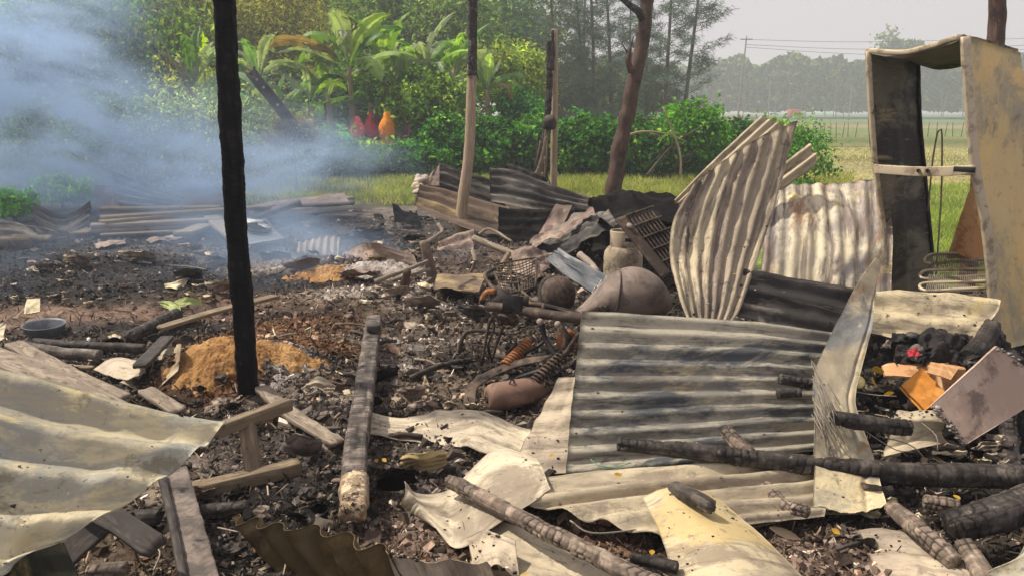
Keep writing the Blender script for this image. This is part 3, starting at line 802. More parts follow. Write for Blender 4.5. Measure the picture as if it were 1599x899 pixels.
leafy('bush', (c[0], c[1], .75), (.5, .45, .78), 'loose green bush right of the hanging sheet, at the field edge', 'bush', None, [('#4f7a35', 3), ('#355c2a', 2), ('#7d9a4d', 1)], 40, 40, .085, 131, True, .03, .25, crown='foliage')

# ------------------------------------------------------------------ trees and thickets
OLIVE = [('#8a8148', 3), ('#6f6a38', 3), ('#a09a58', 1.5), ('#545a2e', 1.5)]
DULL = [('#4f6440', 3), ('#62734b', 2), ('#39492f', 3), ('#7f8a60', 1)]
LIME = [('#6c7a3c', 3), ('#8a8f4a', 2.5), ('#4f6633', 2)]
TREES = [
    (150, 70, 22, 1.9, 1.5, 'leafy_tree', 'dark green tree with rust-brown dead clumps at the edge of the smoke', [('#3f5a24', 3), ('#2b4a28', 3), ('#8a8a35', 1.3), ('#7d5a3a', .9), ('#62852f', 1.5)], 70, 60, .15),
    (25, 90, 20, 1.8, 1.7, 'leafy_tree', 'tree veiled by thick smoke in the upper left corner', DULL, 60, 60, .15),
    (240, 30, 34, 2.8, 2.6, 'leafy_tree', 'greyish thin-leaved tree between the rust-brown tree and the charred post', [('#6c7355', 3), ('#4f5a3c', 3), ('#8f9070', 1.5)], 60, 50, .17),
    (330, 45, 36, 2.2, 2.5, 'leafy_tree', 'olive thin-leaved tree partly hidden by the top of the charred post', OLIVE, 60, 60, .16),
    (430, 50, 34, 2.3, 3.3, 'bamboo_clump', 'olive bamboo clump right of the charred post', OLIVE, 90, 80, .15),
    (610, 40, 40, 2.6, 3.0, 'leafy_tree', 'mid green tree rising behind the banana plants', [('#55692f', 3), ('#6f7a44', 2.5), ('#3b5530', 2)], 70, 55, .19),
    (700, 60, 38, 2.2, 2.6, 'leafy_tree', 'soft green tree behind the top of the half-charred pole', [('#5f7040', 3), ('#475c36', 2.5), ('#7f8a55', 1)], 60, 55, .18),
    (800, 120, 28, 1.3, 1.1, 'leafy_tree', 'yellow-green feathery tree right of the half-charred pole', LIME, 60, 55, .13),
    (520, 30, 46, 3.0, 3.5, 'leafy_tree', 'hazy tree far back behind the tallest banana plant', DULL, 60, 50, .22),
    (668, 160, 24.6, 1.15, .75, 'leafy_tree', 'dense creeper-hung thicket directly above the women', [('#5a7032', 3), ('#3f5c2c', 3), ('#8a9a4a', 1.5)], 70, 55, .13),
    (815, 185, 25.5, .8, .95, 'vine_column', 'dark vine-draped column of leaves left of the split burnt trunk', [('#2f5f30', 3), ('#27502e', 2), ('#4d7d35', 1.5)], 40, 55, .11),
    (560, 150, 30, 2.3, 1.3, 'leafy_tree', 'dark green low tree under the banana leaves behind the women', [('#3d5526', 3), ('#2b4323', 3), ('#67803a', 1)], 60, 50, .15),
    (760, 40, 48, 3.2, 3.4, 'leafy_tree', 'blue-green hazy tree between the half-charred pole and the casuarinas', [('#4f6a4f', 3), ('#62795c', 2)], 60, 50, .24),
]
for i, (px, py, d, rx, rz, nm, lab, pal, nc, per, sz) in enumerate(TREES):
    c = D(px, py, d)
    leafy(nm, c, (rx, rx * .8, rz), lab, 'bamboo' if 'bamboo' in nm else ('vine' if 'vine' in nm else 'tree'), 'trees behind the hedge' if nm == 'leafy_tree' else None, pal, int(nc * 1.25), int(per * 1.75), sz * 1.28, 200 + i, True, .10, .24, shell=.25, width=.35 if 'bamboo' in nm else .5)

# the dense belt of trees that closes off the view behind the bananas
BACK = [(60, 20, 30, 3.2, 3.4), (210, 90, 31, 3.0, 2.6), (390, 110, 38, 3.2, 2.6), (470, 60, 52, 3.4, 4.2), (560, 95, 40, 3.0, 2.4), (650, 60, 52, 4.0, 4.2), (730, 110, 42, 2.8, 2.4), (300, 20, 46, 4.2, 4.2), (820, 70, 56, 3.2, 4.0), (880, 140, 60, 3.2, 2.0), (960, 150, 66, 3.6, 1.9), (640, 160, 36, 2.6, 1.3), (480, 170, 35, 2.8, 1.4), (350, 190, 30, 2.6, 1.4), (150, 180, 27, 3.0, 1.6), (130, 20, 40, 3, 3.4), (560, 0, 60, 4.4, 3.4), (430, -10, 48, 3.4, 3.2)]
BPH = ['far behind the smoke at the upper left', 'behind the yellowing bush', 'right behind the bamboo clump', 'filling the gap between the bamboo and the tallest banana', 'directly behind the women', 'behind the bright banana leaves', 'behind the feathery palm', 'behind the top of the charred post', 'behind the yellow-green feathery tree', 'low in the gap behind the split burnt trunk', 'low and hazy behind the forked trunk', 'low, just above the women', 'low, behind the leaning nail-holed plank', 'low, right behind the charred post', 'low in the thick smoke', 'behind the rust-brown tree', 'highest, above the tallest banana', 'highest, above the bamboo']
for i, (px, py, d, rx, rz) in enumerate(BACK):
    c = D(px, py, d)
    leafy('leafy_tree', c, (rx, rx * .7, rz), 'shady tree of the dense belt, ' + BPH[i], 'tree', 'dense belt of trees', [('#41522f', 3), ('#2d3d24', 3), ('#5b6a3c', 2), ('#6f7444', .8)], 60, 85, .30, 1200 + i, True, .12, .3, shell=.15, width=.65, gain=1.9)

THICK = [
    (70, 215, 17.5, 1.7, 1.1, 'smoky grey-green bush at the left edge of the clearing', DULL),
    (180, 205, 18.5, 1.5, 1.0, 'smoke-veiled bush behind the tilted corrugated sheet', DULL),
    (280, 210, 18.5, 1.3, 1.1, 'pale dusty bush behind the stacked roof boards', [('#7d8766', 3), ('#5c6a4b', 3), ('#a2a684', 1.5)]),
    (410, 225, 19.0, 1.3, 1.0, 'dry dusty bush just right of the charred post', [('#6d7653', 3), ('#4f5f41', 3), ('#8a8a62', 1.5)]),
    (262, 130, 25, 1.3, 1.0, 'yellowing bush under the bright upright banana leaf', [('#8a8a3d', 3), ('#6c7433', 2), ('#a8a24a', 1.5)]),
    (370, 165, 24, 1.2, 1.0, 'bush behind the charred post, under the pale banana leaves', [('#6f7a3f', 3), ('#4f6233', 2)]),
    (458, 207, 17.3, .55, .34, 'brown dead bush under the leaning nail-holed plank', [('#6a5940', 3), ('#4a3f2c', 2), ('#8a7a58', 1), ('#5f6a3c', 1)]),
    (20, 316, 12.6, .36, .20, 'small bright green bush at the left edge', [('#6b942c', 3), ('#4f7d25', 2)]),
    (95, 294, 14.2, .5, .22, 'bright green sapling clump above the curled sheet', [('#7d9a4a', 3), ('#58803a', 2), ('#9ab060', 1)]),
]
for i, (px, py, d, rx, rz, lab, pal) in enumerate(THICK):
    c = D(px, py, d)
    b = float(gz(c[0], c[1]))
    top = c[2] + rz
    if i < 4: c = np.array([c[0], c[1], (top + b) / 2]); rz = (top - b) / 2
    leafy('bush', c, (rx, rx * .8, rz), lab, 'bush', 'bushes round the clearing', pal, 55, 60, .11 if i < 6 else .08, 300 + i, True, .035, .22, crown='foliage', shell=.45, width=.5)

# pale dry stems standing in the smoky thicket
def twigs(base, n, ln, r, seed, spread=.5, droop=.2):
    g = random.Random(seed)
    ps = []
    for k in range(n):
        b = np.array(base) + np.array([g.uniform(-1, 1), g.uniform(-.5, .5), 0]) * spread
        v = np.array([g.uniform(-.8, .8), g.uniform(-.3, .3), g.uniform(.5, 1)])
        l = ln * g.uniform(.5, 1)
        m = b + v * l * .55 + np.array([g.uniform(-.1, .1), 0, 0]) * l
        e = b + v * l + np.array([v[0] * .4, 0, -droop]) * l
        ps.append(beam([b, m, e], 2 * r, taper=.3, na=5, step=l / 8))
        for q in range(3):
            s0 = m * (1 - q * .3) + e * q * .3
            ps.append(beam([s0, s0 + np.array([g.uniform(-1, 1), g.uniform(-.3, .3), g.uniform(-.2, .8)]) * l * .3], r * 1.2, taper=.3, na=4, step=l / 8))
    return join(*ps)
tw = mk("pale_dry_stem", '#8f887a', [('#6b6456', 8, .5, .65)], .9, seed=71)
for px, py, d, n, ln, lab in [(230, 285, 16.5, 16, 1.8, 'pale dry stems sticking out of the smoke behind the tilted sheet'),
                              (400, 275, 17.0, 14, 1.7, 'pale dry stems in the blue smoke right of the charred post'),
                              (90, 250, 16.0, 12, 2.2, 'bare grey stems in the smoke at the left edge'),
                              (250, 60, 27.0, 8, 2.6, 'bare grey branches above the yellowing bush')]:
    c = D(px, py, d)
    thing('bare_shrub', twigs(gp(c) if py > 100 else c, n, ln, .012, int(px)), tw, lab, 'dry plant', 'dry stems in the thicket')

# ------------------------------------------------------------------ banana plants (every leaf a part)
def banana_leaf(base, az_, el, ln, wd, droop, seed, col):
    g = np.random.default_rng(seed)
    n = 15
    t = np.linspace(0, 1, n)
    h = np.array([math.sin(az_), math.cos(az_), 0])
    ang = el - droop * t ** 1.5
    dx = np.cumsum(np.cos(ang)) / n * ln; dz = np.cumsum(np.sin(ang)) / n * ln
    C = base + h * dx[:, None] + np.array([0, 0, 1]) * dz[:, None]
    T = vnorm(np.gradient(C, axis=0))
    S = vnorm(np.cross(T, [0, 0, 1.0]) + 1e-6)
    roll = g.uniform(-.7, .7)
    U0 = np.cross(S, T)
    S = S * math.cos(roll) + U0 * math.sin(roll)
    U = np.cross(S, T)
    prof = np.clip(np.sin(np.clip((t - .12) / .88, 0, 1) * math.pi) ** .55, 0, 1) * wd * .5
    V, F, cl = [], [], []
    for side in (-1, 1):
        tear = 0.0
        for i in range(1, n - 1):
            if g.random() < .5: tear = g.uniform(-.8, .35)
            sh = g.choice([1, 1, .92, .7])
            for j in (i, i + 1):
                V.append(C[j]); V.append(C[j] + side * S[j] * prof[j] * .55 * sh + U[j] * prof[j] * (.28 + tear * .2))
                V.append(C[j] + side * S[j] * prof[j] * sh + U[j] * prof[j] * (.12 + tear) - T[j] * prof[j] * .25)
            b = len(V) - 6
            F += [[b, b + 1, b + 4, b + 3], [b + 1, b + 2, b + 5, b + 4]]
            cl += [col * math.exp(g.normal() * .1)] * 6
    rib = beam(C, wd * .07, taper=.3, na=5, step=ln / 10)
    G = join((np.array(V), np.array(F), None, np.array(cl)), (rib[0], rib[1], None, np.clip(col * 1.5, 0, 1)))
    return G

BAN = [ # px of the stem foot, top px y, distance, leaves, leaf length, label
    (300, 145, 22.5, 8, 1.9, 'banana plant with pale drooping leaves left of the charred post', ['#7d9a63', '#8fa878', '#5f8040']),
    (430, 190, 23.5, 8, 1.7, 'banana plant right of the charred post, behind the leaning plank', ['#6f9a48', '#86ab5c', '#4f7d30']),
    (484, 165, 24.2, 7, 1.5, 'low banana plant carrying one bright yellow-green leaf', ['#9fc02c', '#6f9a35', '#4d7a2c']),
    (545, 105, 25.2, 10, 2.3, 'tallest banana plant, its leaves rising past the top of the frame', ['#6f8f40', '#8aa555', '#4f7a2c', '#9fb83a']),
    (512, 150, 25.6, 7, 1.8, 'banana plant with a hanging dry brown leaf', ['#5f8540', '#7f9a50', '#8a6a3a']),
    (600, 118, 26, 8, 1.9, 'banana plant above the women in red', ['#7fa03a', '#5a8030', '#98b04a']),
    (665, 112, 25.6, 9, 1.8, 'banana plant with upright bright leaves left of the half-charred pole', ['#8fb53a', '#6a9a35', '#a5c548']),
    (708, 108, 26.4, 8, 1.8, 'banana plant hard against the left of the half-charred pole', ['#7fa548', '#9aba50', '#5f8a3a']),
    (630, 150, 25.0, 7, 1.4, 'banana plant with small broad leaves just above the orange sari', ['#7d9a45', '#5f8538', '#9aab55']),
    (760, 140, 25.8, 7, 1.4, 'banana plant with pale leaves right of the half-charred pole', ['#8fa868', '#6f9050', '#a5b878']),
    (405, 120, 24.5, 7, 1.7, 'banana plant with grey-green leaves above the leaning plank', ['#84a070', '#6f9058', '#98ae7d']),
    (578, 160, 25.4, 6, 1.3, 'short dark banana plant close behind the hedge', ['#4a7528', '#3a6524', '#5f8a30']),
]
for i, (px, py, d, nl, ll, lab, cols) in enumerate(BAN):
    g = random.Random(500 + i)
    top = D(px, py, d)
    base = gp(top)
    root = empty('banana_plant', base, lab, 'banana plant', 'banana plants behind the hedge')
    obj('stem', beam([base - [0, 0, .1], (base + top) / 2 + [.05, 0, 0], top], .26, taper=.55, rough=.02, na=10, step=.2, seed=i), M['bark_tan'], root)
    nl = nl + 3
    for k in range(nl):
        a = 6.283 * (k + g.uniform(-.25, .25)) / nl
        el = R(g.choice([25, 40, 55, 70, 82]) + g.uniform(-12, 10))
        c = np.array(lin(g.choice(cols + ['#8f9a78', '#9aa58a'] + (['#94794f'] if k % 5 == 4 else []))))
        obj('leaf', banana_leaf(top - [0, 0, g.uniform(0, .3)], a, el, ll * g.uniform(.85, 1.3), ll * g.uniform(.19, .27), g.uniform(.4, 2.2), 600 + i * 20 + k, c), M['banana'], root, smooth=False)
    if nl in (7, 9):
        pass
# two upright young leaves, backlit glow painted into their brighter colour
for px, py, d, lab in [(318, 105, 24, 'young banana shoot with one leaf painted glowing yellow-green left of the charred post'),
                       (232, 80, 24, 'young banana shoot with a narrow yellowing upright leaf near the rust-brown tree')]:
    top = D(px, py, d)
    base = gp(top)
    root = empty('banana_shoot', base, lab, 'banana plant', 'young banana shoots')
    obj('stem', beam([base, (base + top) / 2, top - [0, 0, .1]], .12, taper=.6, na=8, step=.2), M['bark_tan'], root)
    obj('leaf', banana_leaf(top - [0, 0, .25], 1.4, R(86), 1.25 if px > 300 else .9, .42 if px > 300 else .26, -.1, 77, np.array(lin('#b9cf1f' if px > 300 else '#b0b040'))), M['banana'], root, smooth=False)

# feathery palm fronds right of the half-charred pole
c = D(765, 150, 27)
root = empty('palm_plant', gp(c), 'small palm with arching feathery fronds right of the half-charred pole', 'palm')
obj('trunk', beam([gp(c), c - [0, 0, .3]], .16, taper=.7, na=8, step=.2), M['bark_grey'], root)
for k in range(8):
    a = k * .8
    g = np.random.default_rng(k)
    t = np.linspace(0, 1, 22)
    h = np.array([math.sin(a), math.cos(a) * .8, 0])
    el = 1.2 - 1.9 * t ** 1.2
    C = c - [0, 0, .3] + h * (np.cumsum(np.cos(el)) / 22 * 1.9)[:, None] + np.array([0, 0, 1]) * (np.cumsum(np.sin(el)) / 22 * 1.9)[:, None]
    T = vnorm(np.gradient(C, axis=0)); S = vnorm(np.cross(T, [0, 0, 1.0]))
    V, F = [], []
    for sgn in (-1, 1):
        for i in range(2, 22):
            l = .5 * math.sin(min(1, t[i] * 1.1 + .1) * 2.8) + .08
            e = C[i] + sgn * S[i] * l * .8 + T[i] * l * .5 - [0, 0, l * .45]
            b = len(V)
            V += [C[i] - T[i] * .02, C[i] + T[i] * .02, e]
            F.append([b, b + 1, b + 2])
    obj('frond', (np.array(V), np.array(F), None, np.broadcast_to(np.array(lin('#6f8a52')), (len(V), 3))), M['leaf'], root, smooth=False)

# ------------------------------------------------------------------ casuarinas: thin trunks and wisps of drooping needles
def casuarina(foot_px, top_px, d, h, label, seed, dens=1.0, low=.12, reach=2.2):
    g = np.random.default_rng(seed)
    base = gp(D(foot_px, 190, d))
    topx = D(top_px, 0, d)[0]
    z0 = D(top_px, 0, d)[2]
    lean = (topx - base[0]) / max(1, z0 - base[2])
    top = base + np.array([lean * h, g.uniform(-.3, .3), h])
    root = empty('casuarina_tree', base, label, 'tree', 'tall casuarina trees beyond the hedge')
    mid = (base + top) / 2 + [g.uniform(-.15, .15), 0, 0]
    path = [base - [0, 0, .2], mid, top]
    tk = [beam(path, .26, taper=.25, na=8, step=.4, rough=.02, seed=seed)]
    Cc = catmull(path, 60)
    V, F, cl = [], [], []
    nb = int(52 * dens)
    needles = []
    for k in range(nb):
        t = low + (1 - low) * (k + g.random()) / nb
        p = Cc[int(t * 59)]
        a = g.uniform(0, 6.283)
        ln = reach * (1.05 - t * .75) * g.uniform(.5, 1.15)
        dirv = np.array([math.cos(a), math.sin(a), g.uniform(.1, .75)])
        e = p + dirv * ln
        m = p + dirv * ln * .5 + [0, 0, -.08 * ln]
        tk.append(beam([p, m, e], .05 * (1.2 - t), taper=.3, na=4, step=ln / 5))
        for q in np.linspace(.25, 1, int(9 * ln / 1.5) + 3):
            needles.append((p * (1 - q) + e * q, dirv))
    obj('trunk', join(*tk), M['bark_grey'], root)
    P = np.array([x[0] for x in needles]); dv = np.array([x[1] for x in needles])
    P = np.repeat(P, 13, 0); dv = np.repeat(dv, 13, 0)
    n = len(P)
    P = P + g.normal(size=(n, 3)) * [.16, .16, .10]
    v = vnorm(dv * .7 + g.normal(size=(n, 3)) * .55 + [0, 0, -.12])
    l = g.uniform(.22, .5, (n, 1))
    s = vnorm(np.cross(v, g.normal(size=(n, 3)))) * .016
    e = P + v * l - [0, 0, .05]
    Vn = np.stack([P - s, P + s, e], 1).reshape(-1, 3)
    col = np.repeat(1.3 * pick(g, n, [('#56685a', 3), ('#455849', 3), ('#6b7a5f', 1)]), 3, 0)
    obj('crown', (Vn, np.arange(n * 3).reshape(-1, 3), None, col), M['needle'], root, smooth=False)

for i, (fx, tx, d, h, lab, de) in enumerate([
    (880, 862, 44, 11, 'casuarina directly behind the thin pale pole', 1.0),
    (915, 897, 46, 12, 'casuarina with a slightly bowed trunk, first right of the thin pale pole', 1.0),
    (912, 915, 54, 12, 'slim casuarina set back between the bowed trunk and the straight one', .8),
    (930, 921, 45, 12, 'straight casuarina midway between the thin pale pole and the forked trunk', 1.0),
    (957, 945, 48, 12.5, 'dense casuarina just left of the forked trunk', 1.2),
    (1010, 1016, 46, 11.5, 'casuarina directly behind the forked trunk', 1.1),
    (1036, 1048, 43, 11, 'casuarina first right of the forked trunk', 1.0),
    (1062, 1090, 44, 11.5, 'casuarina leaning right, outermost of the row towards the field', .9),
    (835, 826, 50, 12, 'casuarina behind the yellow-green feathery tree', 1.1),
    (980, 985, 58, 12, 'far casuarina seen just left of the forked trunk, set back', 1.0)]):
    casuarina(fx, tx, d, h, lab, 700 + i, de, reach=2.6 if i in (6, 7) else 2.1)

# ------------------------------------------------------------------ far wood, power poles and wires, field things
g = np.random.default_rng(5)
n = 60000
azf = g.uniform(.05, .80, n)
dist = g.uniform(205, 290, n)
x = dist * np.sin(azf); y = dist * np.cos(azf)
hh = 13.5 + 3.2 * n1(azf * 22, 3, 4) + 2.4 * n1(azf * 75, 4, 3) + np.where(np.abs(azf - .44) < .03, 4.5 * np.cos((azf - .44) / .03 * 1.5), 0)
z = hh * (1 - g.random(n) ** 1.8 * .85)
Vf = leaves(np.stack([x, y, z], -1), 1.5, 9, .3, col=pick(g, n, [('#4f6038', 3), ('#62703f', 2), ('#3c4f32', 3), ('#77803f', .6)]), width=.8)
tr_g = []
for k in range(45):
    a = g.uniform(.08, .78); dd = g.uniform(200, 208)
    b = np.array([dd * math.sin(a), dd * math.cos(a), 0])
    tr_g.append(beam([b, b + [g.uniform(-.8, .8), 0, g.uniform(5, 11)]], .2, taper=.5, na=5, step=3))
tg = join(*tr_g)
fw = obj('far_wood', join(Vf, (tg[0], tg[1], None, np.array(lin('#8a8678')))), M['far'], smooth=False)
tag(fw, 'hazy wood along the far edge of the field', 'wood', kind='stuff')
cx = D(1388, 75, 190)
leafy('leafy_tree', (cx[0], cx[1], 11), (4.6, 4, 10.5), 'tall wispy tree standing above the far wood, behind the steel shell', 'tree', None, [('#6a6d52', 3), ('#54604a', 2)], 60, 28, .9, 260, True, .22, .16, shell=.3)

pole_m = mk("grey_concrete_pole", '#8b8780', [('#6f6b65', 4, .5, .65)], .9, seed=81)
wire_m = mk("dark_cable", '#4a4846', [], .6, seed=82)
poles = []
for fx, fy, tx, ty, d, lab in [(1152, 176, 1166, 56, 95, 'leaning power pole beside the outermost casuarina'),
                               (1200, 176, 1203, 128, 150, 'pale far power pole in front of the wood, right of the leaning one'),
                               (1326, 177, 1330, 138, 165, 'pale far power pole left of the steel shell'),
                               (1505, 176, 1503, 138, 170, 'pale far power pole seen through the steel shell')]:
    b, t = gp(D(fx, fy, d)), D(tx, ty, d)
    root = empty('power_pole', b, lab, 'power pole', 'power poles across the field')
    obj('pole', beam([b, t], .24, taper=.6, na=8, step=1), pole_m, root)
    obj('crossarm', box(t - [0, 0, .4], 1.4, .12, .12), pole_m, root, smooth=False)
    poles.append(t)
for k, (y0, y1, lab) in enumerate([(62, 76, 'topmost overhead cable from the leaning pole across the sky'), (70, 84, 'middle overhead cable across the pale sky'), (74, 96, 'lowest sagging overhead cable across the pale sky')]):
    a = D(1164, y0, 95); b = D(1760, y0 - 12, 95 - k * 4)
    mid = (a + b) / 2 - [0, 0, .55 + k * .35]
    thing('overhead_cable', tube([a, a * .5 + mid * .5 - [0, 0, .2], mid, mid * .5 + b * .5 - [0, 0, .2], b], .022, na=5, step=1.5), wire_m, lab, 'cable', 'overhead cables')

# a red covered cart at the far edge of the field
c = gp(D(1240, 178, 185))
root = empty('covered_cart', c, 'tiny red covered cart parked at the far edge of the field', 'cart')
redp = mk("faded_red_paint", '#b8423f', [('#8f2f30', 2, .5, .65)], .6, seed=83)
obj('cargo_box', box(c + [0, 0, 1.5], 2.6, 1.6, 1.6, bev=.15), redp, root)
obj('cab', box(c + [1.9, 0, 1.2], 1.0, 1.5, 1.1, bev=.12), M['whitecloth'], root)
for dx, dy in ((-.9, -.8), (-.9, .8), (1.8, 0)):
    obj('wheel', lathe([(.05, -.1), (.38, -.1), (.42, 0), (.38, .1), (.05, .1)], c + [dx, dy, .42], (0, 1, 0), 16), M['darksteel'], root)

# thin fence stakes out in the field
for k in range(14):
    px = 1262 + k * 9.2 + rnd.uniform(-2, 2) if k < 9 else 1450 + (k - 9) * 13
    b = gp(D(px, 200 + (k % 3) * 4, 58))
    thing('field_stake', beam([b, b + [rnd.uniform(-.1, .1), 0, 1.0]], .05, na=5, step=.3), M['bark_grey'], ('thin grey stake in the far field seen left of the steel cabinet' if k < 9 else 'thin grey stake in the far field seen through the steel cabinet'), 'stake', 'stakes in the field')

# grass: the strip before the hedge and the near edge of the field
def blades(px0, px1, y0, y1, n, ln, cols, seed, w=.012):
    g = np.random.default_rng(seed)
    az0, az1 = math.atan((px0 - 799.5) / FPX), math.atan((px1 - 799.5) / FPX)
    a = g.uniform(az0, az1, n)
    yy = np.exp(g.uniform(math.log(y0), math.log(y1), n))
    P = np.stack([np.tan(a) * yy, yy, 0 * yy], -1)
    dens = fbm(P * .8, 3, seed)
    keep = dens + g.uniform(-.5, .5, n) > -.25
    P = P[keep]; n = len(P)
    P[:, 2] = gz(P[:, 0], P[:, 1])
    v = g.normal(size=(n, 3)) * [.45, .45, 0] + [0, 0, 1]
    l = ln * g.uniform(.4, 1.3, (n, 1))
    s = vnorm(np.cross(v, g.normal(size=(n, 3)))) * w * (yy[keep][:, None] / 15)
    V = np.stack([P - s, P + s, P + v * l], 1).reshape(-1, 3)
    return V, np.arange(3 * n).reshape(-1, 3), None, np.repeat(np.clip(pick(g, n, cols) * 1.3, 0, 1), 3, 0)
gs = tag(obj('grass', blades(380, 1330, 15, 22.5, 42000, .14, [('#868a4e', 3), ('#6f7d42', 3), ('#a3985f', 2)], 61), M['grass'], smooth=False), 'short dry grass in front of the hedge', 'grass', kind='stuff')
gs = tag(obj('grass', blades(1380, 1900, 8.6, 19, 34000, .12, [('#80904a', 3), ('#728542', 3), ('#a09f60', 2)], 62), M['grass'], smooth=False), 'bright green grass behind the steel shell', 'grass', kind='stuff')
gs = tag(obj('grass', blades(1230, 1900, 19, 40, 9000, .10, [('#b3a67d', 3), ('#a09c6c', 2), ('#bfb38c', 3)], 63), M['grass'], smooth=False), 'pale stubble grass of the field', 'grass', kind='stuff')

# ------------------------------------------------------------------ five women beyond the hedge
def skin_body(name, verts, edges, radii, mat, parent):
    me = bpy.data.meshes.new(name)
    me.from_pydata([tuple(v) for v in verts], edges, [])
    o = bpy.data.objects.new(name, me)
    COL.objects.link(o)
    sk = o.modifiers.new("skin", 'SKIN')
    sub = o.modifiers.new("sub", 'SUBSURF'); sub.levels = sub.render_levels = 2
    for i, r in enumerate(radii):
        me.skin_vertices[0].data[i].radius = (r, r)
    me.skin_vertices[0].data[0].use_root = True
    me.materials.append(mat)
    for p in me.polygons: p.use_smooth = True
    o.parent = parent
    return o
skinm = mk("brown_skin", '#7d5238', [('#6b4530', 12, .5, .65)], .6, seed=91)
hairm = mk("black_hair", '#120f0e', [], .5, seed=92)
def woman(px, py, d, facing, h, cmain, cpat, label, seed, veil=True, bare_arm=False):
    p = D(px, py, d)
    b = gp(p)
    root = empty('person', b, label, 'person', 'women watching from beyond the hedge')
    root.rotation_euler = (0, 0, facing)
    k = h / 1.55
    vt = [(0, 0, .82), (0, 0, 1.05), (0, 0, 1.24), (0, -.01, 1.32), (0, -.02, 1.42), (0, -.03, 1.52),
          (.15, 0, 1.22), (.22, -.02, .98), (.12, -.20, .92), (-.15, 0, 1.22), (-.22, -.02, .98), (-.10, -.20, .96),
          (.09, 0, .78), (.10, 0, .44), (.10, .02, .06), (.11, -.12, .03), (-.09, 0, .78), (-.10, 0, .44), (-.10, .02, .06), (-.11, -.12, .03)]
    ed = [(0, 1), (1, 2), (2, 3), (3, 4), (4, 5), (2, 6), (6, 7), (7, 8), (2, 9), (9, 10), (10, 11), (0, 12), (12, 13), (13, 14), (14, 15), (0, 16), (16, 17), (17, 18), (18, 19)]
    rd = [.12, .11, .12, .06, .122, .10, .055, .042, .03, .055, .042, .03, .085, .06, .045, .03, .085, .06, .045, .03]
    skin_body('body', [tuple(np.array(v) * k) for v in vt], ed, [r * k for r in rd], skinm, root)
    sm = mk(f"sari_{cat_of[cmain]}", cmain, [(cpat, 16, .52, .62)], .8, seed=seed)
    n = 28
    a = np.linspace(0, 2 * math.pi, n, endpoint=False)
    prof = [(0.02, .25), (.30, .27), (.55, .235), (.85, .18), (1.0, .16), (1.15, .175), (1.25, .15), (1.31, .09)]
    V = []
    for z, r in prof:
        pl = 1 + .07 * np.sin(a * 9 + z * 3) * (1 if z < .9 else .3)
        V.append(np.stack([np.cos(a) * r * pl * 1.08, np.sin(a) * r * pl * .82 - .02, a * 0 + z], -1))
    V = np.concatenate(V) * k
    o1 = bpy.data.objects.new('sari', mesh_np('sari', V, grid_faces(n, len(prof), True), sm))
    COL.objects.link(o1); o1.parent = root
    so = o1.modifiers.new("s", 'SOLIDIFY'); so.thickness = .008
    if veil:   # the end of the sari drawn over head and shoulders, open at the face
        rows = [(1.60, .03), (1.585, .065), (1.53, .095), (1.45, .108), (1.38, .15), (1.30, .19), (1.20, .215), (1.02, .205), (.90, .20)]
        aa = np.linspace(-math.pi * .5 + .62, math.pi * 1.5 - .62, n)
        V = np.concatenate([np.stack([np.cos(aa) * r * (1 + .09 * np.sin(aa * 7 + z * 9) + .05 * np.sin(aa * 2 + seed + z * 4)), np.sin(aa) * r * .95 + .0, aa * 0 + z], -1) for z, r in rows]) * k
        o2 = bpy.data.objects.new('veil', mesh_np('veil', V, grid_faces(n, len(rows)), sm))
        COL.objects.link(o2); o2.parent = root
        so = o2.modifiers.new("s", 'SOLIDIFY'); so.thickness = .008
    if not veil:
        V, F = lathe([(.0, .0), (.05, .005), (.078, .05), (.082, .10), (.05, .148), (0, .16)], np.array([0, .03, 1.43]) * k, (0, .25, 1), 16)
        o3 = bpy.data.objects.new('hair', mesh_np('hair', V, F, hairm)); COL.objects.link(o3); o3.parent = root
    V, F = lathe([(.0, .0), (.045, .012), (.072, .06), (.078, .11), (.06, .165), (0, .19)], np.array([0, -.04, 1.39]) * k, (0, -.08, 1), 18)
    o5 = bpy.data.objects.new('head', mesh_np('head', V, F, skinm)); COL.objects.link(o5); o5.parent = root
    face = join(lathe([(.0, .0), (.012, .004), (.009, .03), (0, .035)], np.array([0, -.115, 1.455]) * k, (0, .3, 1), 8),
                box(np.array([.03, -.118, 1.49]) * k, .022, .01, .008), box(np.array([-.03, -.118, 1.49]) * k, .022, .01, .008), box(np.array([0, -.112, 1.435]) * k, .04, .01, .008))
    o4 = bpy.data.objects.new('face', mesh_np('face', face[0], face[1], skinm)); COL.objects.link(o4); o4.parent = root
cat_of = {'#c8434a': 'rose', '#c01f3a': 'crimson', '#1c7d5a': 'green', '#e08a10': 'orange', '#3d3350': 'dark_violet'}
woman(558, 196, 23.9, 2.6, 1.52, '#c8434a', '#e29a8f', 'woman in a rose red veil, outermost on the side of the smoke', 1)
woman(580, 192, 24.4, .8, 1.60, '#c01f3a', '#8a1530', 'woman in a crimson veil standing next to the one in rose red', 2)
woman(590, 193, 25.6, .2, 1.60, '#1c7d5a', '#125a45', 'woman in green half hidden behind the crimson veil', 3)
woman(605, 193, 23.9, -2.8, 1.64, '#e08a10', '#b8520f', 'woman wrapped in a bright orange sari', 4)
woman(637, 193, 23.9, -1.2, 1.62, '#3d3350', '#6a3a45', 'bareheaded woman in a dark violet sari standing apart from the others', 5, veil=False)

# ------------------------------------------------------------------ burnt posts, poles and trunks still standing
def DL(pts): return [D(*p) for p in pts]
def LL(pts): return [L(*p) for p in pts]
def up_to(px, py, d): return D(px, py, d)

